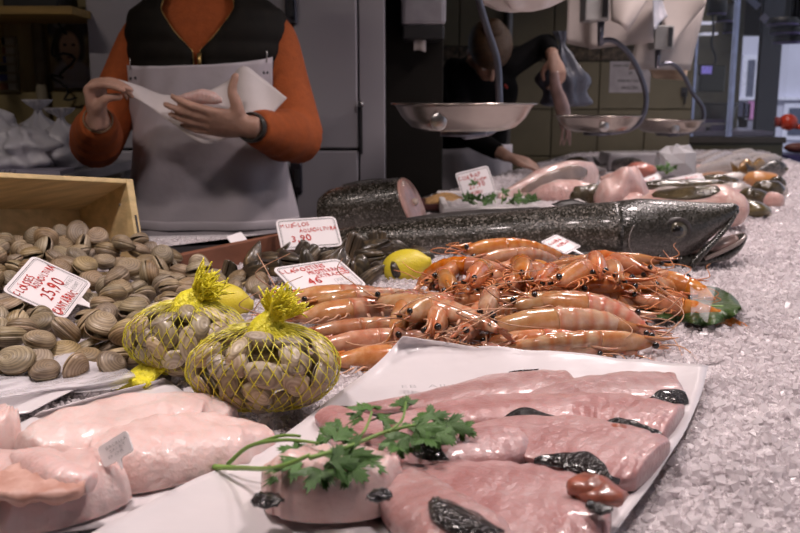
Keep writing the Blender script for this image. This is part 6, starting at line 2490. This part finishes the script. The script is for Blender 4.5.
def simple_fish(name, label, h, tl, Y0, Y1, rad, mat, group, seed=0):
    """slender whole fish from tail pixel to head pixel"""
    hd_, tp = at_z(*h, ICE + rad * .95), at_z(*tl, ICE + rad * .8)
    t = thing(name, label, 'fish', tuple((hd_ + tp) / 2 - np.array([0, 0, rad])), group)
    s = np.linspace(0, 1, 24)
    P = tp[None] * (1 - s[:, None]) + hd_[None] * s[:, None]
    P[:, 2] += .006 * np.sin(s * PI)
    r = np.interp(s, [0, .08, .3, .6, .8, .93, 1], [.18, .22, .62, 1, .95, .6, .12]) * rad
    MB().tube(P, np.stack([r * .8, r * 1.05], 1), 14).build('body', mat, t)
    d = N(hd_ - tp)
    g = np.zeros((6, 7, 3))
    for i in range(6):
        for j in range(7):
            u, v = i / 5, j / 6
            g[i, j] = tp - d * (rad * 1.5 * u * (.7 + .6 * abs(v - .5))) + np.array([0, 0, (v - .5) * rad * (.5 + 1.9 * u)])
    MB().grid(g).build('tail_fin', mat, t, solid=.001)
    sd = N(np.cross(d, [0, 0, 1]))
    for k in (-1, 1):
        e = MB().ell(tp * .1 + hd_ * .9 + sd * k * rad * .62 + np.array([0, 0, rad * .2]), rad * .2, 10, 8).build('eye', m_iris, t)
    return t


gl = 'silver fish at the far end'
for i, (h, tl, Y0, Y1, r_) in enumerate((((733, 156), (694, 168), 0, 0, .030), ((741, 166), (688, 172), 0, 0, .028), ((752, 159), (708, 165), 0, 0, .027), ((768, 158), (730, 162), 0, 0, .026),
                                       ((781, 160), (744, 163), 0, 0, .026), ((764, 165), (716, 170), 0, 0, .027), ((722, 154), (690, 162), 0, 0, .026), ((757, 154), (722, 157), 0, 0, .026))):
    simple_fish('silver_fish', 'slender silver fish lying in the row before the olive panel', h, tl, Y0, Y1, r_, m_silver, gl, i)
for i, (h, tl) in enumerate((((751, 168), (738, 170)), ((765, 166), (750, 170)))):
    simple_fish('golden_fish', 'small golden brown fish in front of the silver row', h, tl, 3.72, 3.75, .03, M('golden_fish', (.30, .17, .06), rough=.2, coat=.5, metal=.3), 'golden fish before the silver row', i)
simple_fish('dark_fish', 'small dark fish with pale belly at the far ice border', (786, 170), (756, 172), 3.6, 3.6, .032, fish_skin('dark_fish_skin', (.03, .03, .03), (.10, .09, .085), (.4, .36, .34)), None)
simple_fish('dark_back_fish', 'dark backed fish behind the clear bag on the tray', (648, 168), (600, 165), 3.3, 3.5, .03, fish_skin('dark_fish_skin2', (.03, .03, .03), (.10, .09, .085), (.3, .27, .25)), None)

# clear bag of ice, parsley and signs beside it
c = at_y(676, 172, 3.15)
c[2] = ICE + .002
m_icebag = M('icy_clear_bag', (.78, .77, .79), rough=.14, trans=.45, var=.05, bump=.5, bscale=22)
b = MB()
rgl = np.random.default_rng(4)
base = MB().ell((0, 0, 0), (1, 1, 1), 9, 6)
V = base.v[0] * rgl.uniform(.82, 1.12, (len(base.v[0]), 1))
V = V * np.array([.076, .06, .066]) + np.array([c[0], c[1], c[2] + .062])
V[:, 2] = np.maximum(V[:, 2], c[2])
tag(b.add(V, base.f).build('ice_bag', m_icebag, smooth=False), 'clear lumpy bag of ice standing behind the white signs', 'ice bag')
c = at_y(648, 168, 3.55)
c[2] = ICE + .002
tag(MB().box(c[0] - .17, c[0] + .09, 3.5, 3.68, ICE + .002, ICE + .075).build('clear_tray', M('pale_clear_plastic', (.45, .43, .45), rough=.2, trans=.3), smooth=False, bevel=.01), 'pale plastic tray at the far edge behind the skate wing', 'tray')


def small_parsley(px, py, Y, n, spread, label, size=.02, z=None):
    c = at_y(px, py, Y)
    rgl = np.random.default_rng(int(px))
    leaves, stems = [], []
    for i in range(n):
        p = c + np.array([rgl.uniform(-1, 1) * spread, rgl.uniform(-.5, .5) * spread, rgl.uniform(.0, .6) * .03])
        leaves.append((p, rgl.normal(size=3) * [1, 1, .4] + [0, 0, .5], (rgl.normal() * .4, -.8, .8), size * rgl.uniform(.8, 1.2)))
        if i % 2 == 0:
            stems.append(([c + np.array([0, 0, -.012]), (c + p) / 2, p], .0016, .001))
    sprig(label, stems, leaves, c)


tb = [(470, 204), (478, 200), (500, 198), (516, 199), (530, 201), (545, 203)]
leaves, stems = [], []
rgl = np.random.default_rng(77)
c0 = at_y(500, 205, 2.2)
for i in range(34):
    px = rgl.uniform(466, 545)
    top = 196 if px < 520 else 199
    if 474 < px < 484 or 495 < px < 505:
        top = 184
    p = at_y(px, rgl.uniform(top, 204), 2.2 + rgl.uniform(-.05, .05))
    leaves.append((p, np.array([rgl.normal(), rgl.normal() * .4, .7]), (rgl.normal() * .4, -.9, .5), rgl.uniform(.016, .024)))
    if i % 4 == 0:
        stems.append(([c0 + np.array([(p[0] - c0[0]) * .6, 0, 0]), (p + c0) / 2 + np.array([(p[0] - c0[0]) * .3, 0, .004]), p], .0015, .001))
sprig('bushy green parsley bunch on the white foam tray', stems, leaves, c0, name='parsley_bunch')
small_parsley(667, 171, 3.0, 16, .028, 'small green parsley tuft at the foot of the ice bag', .018)
price_card([(640, 180), (657, 173), (663, 182), (644, 189)], 2.85, [('RAP', .3, .5, 0, .15, m_ink_red, 0, 1), ('18,50', .25, .6, 0, -.2, m_ink_red, 0, 1)], 'small white price sign standing beside the skate wing', aspect=.6, box=False, w0=.07)
price_card([(668, 179), (700, 172), (708, 183), (672, 189)], 2.9, [('RAJADA', .22, .6, .05, .2, m_ink_red, 0, 1), ('MEDITERRANI', .2, .6, .05, -.15, m_ink_red, 0, 1)], 'wide white price sign lying below the ice bag', aspect=.6, box=False, w0=.11)

# ------------------------------------------------------------------ people


def hand(b, wrist, d, n, thumb_side, curls, thumb, scale_=1.0, spread=.1, wr=.026):
    """palm, four unequal fingers and a thumb leaving the side of the palm.
    d: wrist->knuckles, n: the way the palm faces, curls: per finger (mcp, pip, dip) bends towards n"""
    d, n = N(d), N(n - N(d) * np.dot(n, N(d)))
    s = N(thumb_side - d * np.dot(thumb_side, d) - n * np.dot(thumb_side, n))
    k = scale_
    palm = [wrist - d * .02 * k, wrist + d * .015 * k, wrist + d * .05 * k, wrist + d * .085 * k]
    b.tube(interp(palm, 12), [(r, q) for r, q in zip(interp([.026, .030, .040, .040], 12)[:, 0] * k, interp([.020, .018, .016, .013], 12)[:, 0] * k)], 16, up=n)
    lens = [(.042, .026, .021), (.046, .030, .022), (.043, .028, .021), (.034, .021, .018)]
    for i in range(4):
        off = (.030 - .020 * i) * k
        p = wrist + d * (.086 - .005 * abs(i - 1)) * k + s * off
        pts, rad = [p - d * .02 * k, p], [.0095 * k, .0095 * k]
        f = N(d + s * (1.5 - i) * spread * .4)
        ang = 0
        for j in range(3):
            ang += curls[i][j]
            dirv = N(f * math.cos(ang) + n * math.sin(ang))
            pts.append(pts[-1] + dirv * lens[i][j] * k)
            rad.append((.0088, .0080, .0066)[j] * k)
        if i == 3:
            rad = [r * .86 for r in rad]
        b.tube(interp(pts, 20), interp(rad, 20)[:, 0], 10)
        b.ell(pts[-1], rad[-1], 10, 8)
    t0 = wrist + d * .020 * k + s * .024 * k
    ta, tb_ = N(thumb[0]), N(thumb[1])
    pts = [t0 - s * .012 * k, t0 + ta * .03 * k, t0 + ta * .058 * k, t0 + ta * .058 * k + tb_ * .030 * k]
    b.tube(interp(pts, 16), interp([.0155 * k, .0135 * k, .0105 * k, .0085 * k], 16)[:, 0], 12)
    b.ell(pts[-1], .0085 * k, 10, 8)


def head(b, c, fwd, up, k=1.0):
    """skull, jaw, nose, ears, brow around centre c"""
    R = np.stack([N(np.cross(fwd, up)), N(fwd), N(up)], 1)

    def at(x, y, z):
        return c + R @ (np.array([x, y, z]) * k)
    b.ell(at(0, -.012, .03), np.array([.075, .095, .085]) * k, 20, 14, R=R)
    b.ell(at(0, .015, -.035), np.array([.058, .072, .075]) * k, 18, 12, R=R)
    b.ell(at(0, .05, -.085), np.array([.03, .03, .025]) * k, 12, 8, R=R)
    b.tube([at(0, .082, .018), at(0, .098, -.01), at(0, .108, -.03), at(0, .088, -.038)], np.array([.008, .011, .015, .010]) * k, 10)
    b.tube([at(-.03, .078, .028), at(0, .088, .03), at(.03, .078, .028)], np.array([.01, .011, .01]) * k, 8)
    b.tube([at(-.022, .082, -.058), at(0, .092, -.056), at(.022, .082, -.058)], np.array([.005, .008, .005]) * k, 8)
    for sd in (-1, 1):
        b.ell(at(sd * .076, -.01, -.005), np.array([.009, .019, .031]) * k, 10, 8, R=R)
    return at, R


def eyes(at, R, parent, k=1.0):
    for sd in (-1, 1):
        MB().ell(at(sd * .030, .079, .008), np.array([.012, .008, .008]) * k, 10, 8, R=R).build('eye', M('eye_white', (.6, .58, .56), rough=.2), parent)


# ---- vendor with orange sleeves
m_sweat = M('burnt_orange_knit', (.36, .078, .014), rough=.85, var=.10, scale=60, bump=.25, bscale=240)
m_vest = M('black_brown_quilt', (.008, .006, .004), spec=.2, rough=.7, var=.25, scale=30)
m_apron = M('white_apron_cloth', (.50, .455, .49), rough=.55, var=.05, scale=6, bump=.15, bscale=30)
m_trouser = M('dark_trouser', (.03, .03, .035), rough=.8)
m_gold = M('brass_zip', (.42, .28, .10), rough=.35, metal=.9)
m_hair_d = M('dark_hair', (.03, .02, .015), rough=.5)

PX0 = at_y(211, 100, 2.36)[0]
PY0 = 2.36
ven = thing('person', 'vendor in orange sweater, dark vest and white apron holding white paper', 'person', (PX0, PY0, 0))


def torso_sec(z, grow=0.0, prof=None):
    T = prof or [(.0, .16, .12), (.90, .168, .12), (1.05, .165, .12), (1.2, .172, .125), (1.32, .182, .128), (1.40, .184, .120), (1.44, .172, .105), (1.465, .135, .092), (1.49, .085, .08), (1.55, .060, .062)]
    a = np.array(T)
    return np.interp(z, a[:, 0], a[:, 1]) + grow, np.interp(z, a[:, 0], a[:, 2]) + grow


S_R, S_L = at_y(273, 36, 2.36), at_y(145, 36, 2.36)
E_R, E_L = at_y(298, 138, 2.25), at_y(96, 143, 2.27)
W_R, W_L = at_y(250, 127, 2.02), at_y(98, 119, 2.05)
body = MB()
for z0, z1 in ((.86, 1.53),):
    zz = np.linspace(z0, z1, 24)
    body.tube(np.stack([np.full(24, PX0), np.full(24, PY0), zz], 1), [(torso_sec(z, -.014)[0], torso_sec(z, -.014)[1]) for z in zz], 28, up=(0, 1, 0))
for s_, e_, w_ in ((S_R, E_R, W_R), (S_L, E_L, W_L)):
    body.tube(interp([s_ + (0, 0, 0), (s_ + e_) / 2, e_], 14), np.linspace(.048, .040, 14), 14)
    body.tube(interp([e_, (e_ + w_) / 2, w_], 14), interp([.040, .038, .026], 14)[:, 0], 14)
for sd in (-1, 1):
    body.tube(interp([(PX0 + sd * .09, PY0, .92), (PX0 + sd * .1, PY0, .50), (PX0 + sd * .1, PY0 + .02, .08)], 16), interp([.085, .058, .04], 16)[:, 0], 14)
    body.tube([(PX0 + sd * .1, PY0 + .05, .045), (PX0 + sd * .105, PY0 - .06, .04), (PX0 + sd * .11, PY0 - .15, .03)], [.042, .042, .026], 12)
body.tube([(PX0, PY0 + .01, 1.45), (PX0, PY0 - .015, 1.60)], [.062, .056], 16)
hc = np.array([PX0, PY0 - .02, 1.665])
at_h, R_h = head(body, hc, N(np.array([.05, -1, -.25])), N(np.array([0, -.25, 1])))
# his hand under the paper: palm turned up and towards himself, thumb standing
hand(body, W_R, np.array([-.96, -.05, .14]), np.array([.1, .75, .65]), np.array([0, -.4, 1]), [(.16, .16, .08), (.10, .16, .08), (.05, .18, .1), (.0, .22, .1)],
     (np.array([-.25, -.2, 1]), np.array([.28, -.1, .95])), 1.06, .06)
# his other hand: knuckles up, fingers closing on the paper's edge
hand(body, W_L, np.array([.08, -.30, .95]), np.array([.92, -.25, .05]), np.array([.1, -1, -.1]), [(1.25, .35, .2), (1.3, .45, .25), (1.4, .6, .3), (1.5, .75, .35)],
     (np.array([.75, -.35, .6]), np.array([.9, -.1, .1])), 1.0, .1)
bo = remeshed(body, 'body', m_skin, ven, .0048, 3)
eyes(at_h, R_h, ven)
hr = MB().ell(at_h(0, -.028, .055), (.083, .098, .082), 18, 12, R=R_h)
hr.build('hair', m_hair_d, ven)

sw = MB()
zz = np.linspace(.90, 1.52, 24)
sw.tube(np.stack([np.full(24, PX0), np.full(24, PY0), zz], 1), [(torso_sec(z)[0], torso_sec(z)[1]) for z in zz], 32, up=(0, 1, 0))
for s_, e_, w_ in ((S_R, E_R, W_R), (S_L, E_L, W_L)):
    inn = np.array([PX0, PY0, s_[2] - .03])
    sw.tube(interp([s_ * .75 + inn * .25, s_, s_ * .5 + e_ * .5 + np.array([0, .01, 0]), e_], 18), interp([.046, .057, .062, .066], 18)[:, 0], 18)
    q = w_ * .90 + e_ * .10
    P = interp([e_ + (e_ - q) * .06, e_ * .6 + q * .4, e_ * .25 + q * .75, q], 18)
    rr = interp([.064, .062, .051, .041], 18)[:, 0]
    rr = rr * (1 + .025 * np.sin(np.linspace(0, 26, 18)))
    sw.tube(P, rr, 18)
    # slack hanging from the forearm
    sw.ell(e_ * .62 + q * .38 + np.array([0, 0, -.022]), (.055, .055, .045), 16, 10)
so = remeshed(sw, 'sweater', m_sweat, ven, .0065, 6)

# quilted vest: open collar at the front, rows of stitching
vest = MB()
nz, na = 66, 60
gr = np.zeros((na, nz, 3))
zipz = at_y(194, 54, 2.23)[2]
for j in range(nz):
    z = 1.00 + (1.50 - 1.00) * j / (nz - 1)
    hw, hd_ = torso_sec(z, .016 + .0035 * abs(math.sin((z - 1.0) * PI / .045)))
    gap = max(0.0035 / hd_, (z - zipz) / (1.46 - zipz) * .50)
    for i in range(na):
        a = gap + (2 * PI - 2 * gap) * i / (na - 1)
        a = -PI / 2 + a
        ca, sa = math.cos(a), math.sin(a)
        gr[i, j] = (PX0 + hw * np.sign(ca) * abs(ca) ** .85, PY0 + hd_ * np.sign(sa) * abs(sa) ** .85, z)
vest.grid(gr)
vo_ = vest.build('vest', m_vest, ven, solid=.006)
for i_, col_ in ((0, 1), (na - 1, -1)):
    MB().tube(gr[i_][20:-4] + np.array([0, -.004, 0]), .0016, 6).build('zip', m_gold, vo_)
zp = gr[0][np.argmin(abs(gr[0][:, 2] - zipz))]
MB().tube([zp + (0, -.008, 0), zp + (0, -.012, -.035)], [.006, .0045], 8).build('zip_pull', m_gold, vo_)

# bib apron, pinned to the vest
ztop = at_y(200, 60, 2.2)[2]
na, nz = 46, 50
gr = np.zeros((na, nz, 3))
for j in range(nz):
    f = j / (nz - 1)
    z = .45 + (ztop - .45) * f
    hw, hd_ = torso_sec(max(z, .95), .030)
    hw += .03 * max(0, (1.10 - z)) / .2 if z > .9 else .03
    half = 1.42 if z < 1.12 else 1.42 - .46 * min(1, (z - 1.12) / .12)
    for i in range(na):
        u = i / (na - 1) * 2 - 1
        a = -PI / 2 + u * half
        ca, sa = math.cos(a), math.sin(a)
        fold = .006 * math.sin(u * 9 + z * 5) * (1 - f) + .0035 * math.sin(u * 15 - z * 22)
        zz_ = z - (.012 * (1 - u * u) * (f > .98)) + (f ** 6) * (-.010 * u * -1)
        gr[i, j] = (PX0 + (hw + fold) * np.sign(ca) * abs(ca) ** .8, PY0 + (hd_ + fold + .008) * np.sign(sa) * abs(sa) ** .8, zz_)
ap = MB().grid(gr).build('apron', m_apron, ven, solid=.002)
for i_ in (2, 4, na - 5, na - 3):
    MB().ell(gr[i_][-3] + np.array([0, -.004, 0]), .0034, 8, 6).build('eyelet', m_dark_metal, ap)
for i_ in (3, na - 4):
    p = gr[i_][-1]
    MB().tube([p + (0, -.006, -.01), p + (.002, -.008, .018)], .0014, 6).build('safety_pin', m_steel, ap)
MB().tube([gr[i][8 + 18] + np.array([0, -.004, 0]) for i in range(na)], [(.012, .002)] * na, 8, up=(0, 1, 0)).build('waistband', m_apron, ap)
for sd in (-1, 1):
    MB().tube(interp([(PX0 + sd * .09, PY0, .95), (PX0 + sd * .1, PY0, .50), (PX0 + sd * .1, PY0 + .02, .10)], 14), interp([.098, .075, .065], 14)[:, 0], 16).build('trouser_leg', m_trouser, ven)
    MB().tube([(PX0 + sd * .1, PY0 + .06, .05), (PX0 + sd * .105, PY0 - .06, .05), (PX0 + sd * .11, PY0 - .17, .035)], [(.05, .049), (.052, .049), (.034, .033)], 14).build('shoe', m_black, ven)
# watch and bracelet
def band(c, ax, r, w, name, mat, parent, th=.004):
    R = basis(ax)
    a = np.linspace(0, 2 * PI, 29)
    P = np.stack([c + R[:, 1] * r * 1.05 * math.cos(x) + R[:, 2] * r * math.sin(x) for x in a])
    return MB().tube(P, [(w, th)] * 29, 8, up=N(np.cross(R[:, 1], R[:, 2])) * 0 + R[:, 0], caps=False).build(name, mat, parent)


ax = N(W_R - E_R)
tag(band(W_R - ax * .008, ax, .031, .004, 'wrist_watch', M('dark_watch', (.05, .045, .04), rough=.3, metal=.6), None, .011), 'dark metal wrist watch at the orange sleeve cuff', 'watch')
ax = N(W_L - E_L)
tag(band(W_L - ax * .004, ax, .030, .0022, 'bracelet', M('beaded_bracelet', (.20, .13, .07), rough=.4, var=.6, scale=200), None, .0035), 'thin beaded bracelet on the vendor wrist', 'bracelet')

# sheet of paper with a scrap of fish, held between both hands
top = [(118, 79), (140, 86), (165, 95), (200, 93), (226, 82), (243, 66), (262, 78), (287, 98)]
bot = [(120, 90), (135, 98), (150, 107), (174, 125), (202, 143), (226, 139), (246, 120), (269, 118)]
nu, nv = 40, 14
Tp, Bp = interp(np.array(top, float), nu), interp(np.array(bot, float), nu)
g = np.zeros((nu, nv, 3))
for i in range(nu):
    for j in range(nv):
        v = j / (nv - 1)
        q = Tp[i] * v + Bp[i] * (1 - v)
        Yd = 2.035 + .035 * min(1, i / 14) + .03 * v - .02 * (1 - v) * math.sin(PI * i / (nu - 1)) + .008 * math.sin(i * .5 + v * 3)
        g[i, j] = at_y(q[0], q[1], Yd)
tag(MB().grid(g).build('held_paper', M('held_white_paper', (.62, .56, .55), rough=.5, var=.03), solid=.0007), 'curved white paper sheet in the vendor hands', 'paper')
px_loft('fish_scrap', 'pale pink fish slice lying on the held paper', [(176, 97, 101, 2.05, .005), (188, 92, 104, 2.05, .012), (202, 89, 104, 2.05, .014), (214, 92, 104, 2.05, .010), (222, 98, 103, 2.05, .004)], m_loin, 'fish', seed=9, lump=.05, ground=False)

# ---- second vendor, bent over her work
PX1, PY1 = at_y(478, 120, 3.9)[0], 3.9
m_blk = M('black_knit', (.005, .0048, .0055), spec=.15, rough=.9, var=.2, bump=.2, bscale=120)
m_hair_b = M('auburn_hair', (.085, .045, .02), rough=.45, var=.4, scale=14, aniso=(1, 1, 14), bump=.4, bscale=60)
ven2 = thing('person', 'vendor in black sweater bending down with one arm raised', 'person', (PX1, PY1, 0))
b2 = MB()
sw2 = MB()
ch = at_y(478, 85, 3.82)
pel = np.array([PX1 - .02, PY1 + .10, .93])
spine = interp([pel - (0, 0, .06), pel * .55 + ch * .45 + np.array([0, .03, 0]), ch, at_y(482, 62, 3.76)], 18)
b2.tube(spine, [(a_, c_) for a_, c_ in zip(interp([.15, .14, .16, .07], 18)[:, 0], interp([.11, .10, .11, .06], 18)[:, 0])], 22, up=(0, 1, 0))
sw2.tube(spine, [(a_, c_) for a_, c_ in zip(interp([.165, .15, .172, .075], 18)[:, 0], interp([.125, .115, .125, .065], 18)[:, 0])], 22, up=(0, 1, 0))
SR, SL = at_y(508, 66, 3.80), at_y(456, 70, 3.80)
ER, EL = at_y(546, 44, 3.86), at_y(462, 132, 3.66)
WR, WL = at_y(553, 56, 3.70), at_y(508, 157, 3.50)
for s_, e_, w_ in ((SR, ER, WR), (SL, EL, WL)):
    b2.tube(interp([s_, (s_ + e_) / 2, e_], 10), np.linspace(.042, .036, 10), 12)
    b2.tube(interp([e_, (e_ + w_) / 2, w_], 10), interp([.036, .034, .023], 10)[:, 0], 12)
    sw2.tube(interp([s_ * .8 + ch * .2, s_, (s_ + e_) / 2, e_], 12), interp([.06, .058, .050, .048], 12)[:, 0], 14)
    q = w_ * .82 + e_ * .18
    sw2.tube(interp([e_ + (e_ - q) * .05, (e_ + q) / 2, q], 10), interp([.047, .043, .034], 10)[:, 0], 14)
hc2 = at_y(488, 52, 3.66)
up2, fw2 = N(np.array([.10, -.86, .50])), N(np.array([.15, -.48, -.86]))
b2.tube([at_y(482, 66, 3.78), hc2 * .6 + at_y(482, 62, 3.76) * .4], [.052, .05], 12)
at2, R2 = head(b2, hc2, fw2, up2, .98)
hand(b2, WR, np.array([.25, -.35, -.9]), np.array([-.3, .9, -.3]), np.array([-1, 0, 0]), [(.7, .7, .5)] * 4, (np.array([-.4, .3, -.8]), np.array([.2, .2, -.9])), .95)
hand(b2, WL, np.array([.95, -.2, -.25]), np.array([.1, .3, -1]), np.array([0, -1, .2]), [(.3, .3, .2)] * 4, (np.array([.7, -.6, -.3]), np.array([.9, .1, -.3])), .95)
for sd in (-1, 1):
    b2.tube(interp([pel + (sd * .085, 0, .0), (pel[0] + sd * .09, pel[1], .5), (pel[0] + sd * .09, pel[1] + .02, .08)], 12), interp([.085, .056, .038], 12)[:, 0], 12)
    b2.tube([(pel[0] + sd * .09, pel[1] + .05, .045), (pel[0] + sd * .09, pel[1] - .05, .04), (pel[0] + sd * .095, pel[1] - .14, .03)], [.04, .04, .025], 10)
remeshed(b2, 'body', m_skin, ven2, .0062, 3)
remeshed(sw2, 'sweater', m_blk, ven2, .008, 6)
eyes(at2, R2, ven2, .98)
hm = MB()
hm.ell(at2(0, -.002, .052), (.088, .104, .090), 20, 14, R=R2)
hm.build('hair', m_hair_b, ven2)
MB().ell(at2(0, -.02, .135), (.042, .042, .034), 14, 10, R=R2).build('hair_bun', m_hair_b, ven2)
# white apron skirt and trousers
na, nz = 34, 20
gr = np.zeros((na, nz, 3))
for j in range(nz):
    z = .40 + (1.02 - .40) * j / (nz - 1)
    for i in range(na):
        u = i / (na - 1) * 2 - 1
        a = -PI / 2 + u * 1.75
        r_ = 1 + .03 * math.sin(u * 14 + z * 4) + .06 * (1.0 - z)
        gr[i, j] = (pel[0] + .178 * r_ * math.cos(a), pel[1] - .005 + .148 * r_ * math.sin(a), z + .01 * math.sin(u * 3))
MB().grid(gr).build('apron', M('grey_white_apron', (.62, .58, .62), rough=.6, var=.05), ven2, solid=.002)
for sd in (-1, 1):
    MB().tube(interp([pel + (sd * .085, 0, 0), (pel[0] + sd * .09, pel[1], .5), (pel[0] + sd * .09, pel[1] + .02, .10)], 12), interp([.097, .072, .062], 12)[:, 0], 14).build('trouser_leg', m_trouser, ven2)
    MB().tube([(pel[0] + sd * .09, pel[1] + .055, .05), (pel[0] + sd * .09, pel[1] - .05, .05), (pel[0] + sd * .095, pel[1] - .155, .033)], [(.05, .049), (.05, .049), (.032, .032)], 12).build('shoe', m_black, ven2)
tag(MB().tube(interp([at_y(505, 85, 3.68), at_y(507, 88, 3.69)], 4), .006, 8).build('lapel_badge', M('red_badge', (.4, .03, .02))), 'tiny red badge on the black sweater', 'badge')
# blue bag hanging from her raised hand and the pale squid she lowers
c = at_y(566, 107, 3.82)
soft_bag('plastic_bag', c, .088, .05, .31, 'grey blue plastic bag hanging beside the raised hand', 'bag', M('blue_grey_poly', (.115, .125, .165), rough=.35, var=.2, trans=.1, bump=.5, bscale=14), 71, True, None, amp=.2, top=.16, lean=(-.03, 0))
t = thing('squid', 'long pale squid dangling from the raised hand', 'squid', tuple(at_y(565, 128, 3.66)))
P = interp([at_y(554, 72, 3.665), at_y(556, 88, 3.66), at_y(562, 106, 3.66), at_y(566, 128, 3.66)], 20)
MB().tube(P, interp([.018, .024, .030, .024], 20)[:, 0], 14).build('mantle', M('squid_flesh', (.42, .27, .24), rough=.25, coat=.4, var=.2), t)
for k in range(5):
    a = k * 1.25
    p = P[-1] + np.array([.012 * math.cos(a), .012 * math.sin(a), 0])
    MB().tube(interp([p + (0, 0, .012), p + (.006 * math.cos(a), .004 * math.sin(a), -.03), p + (.012 * math.cos(a + 1), 0, -.07)], 8), np.linspace(.006, .002, 8), 6).build('tentacle', M('squid_flesh', (.42, .27, .24)), t)
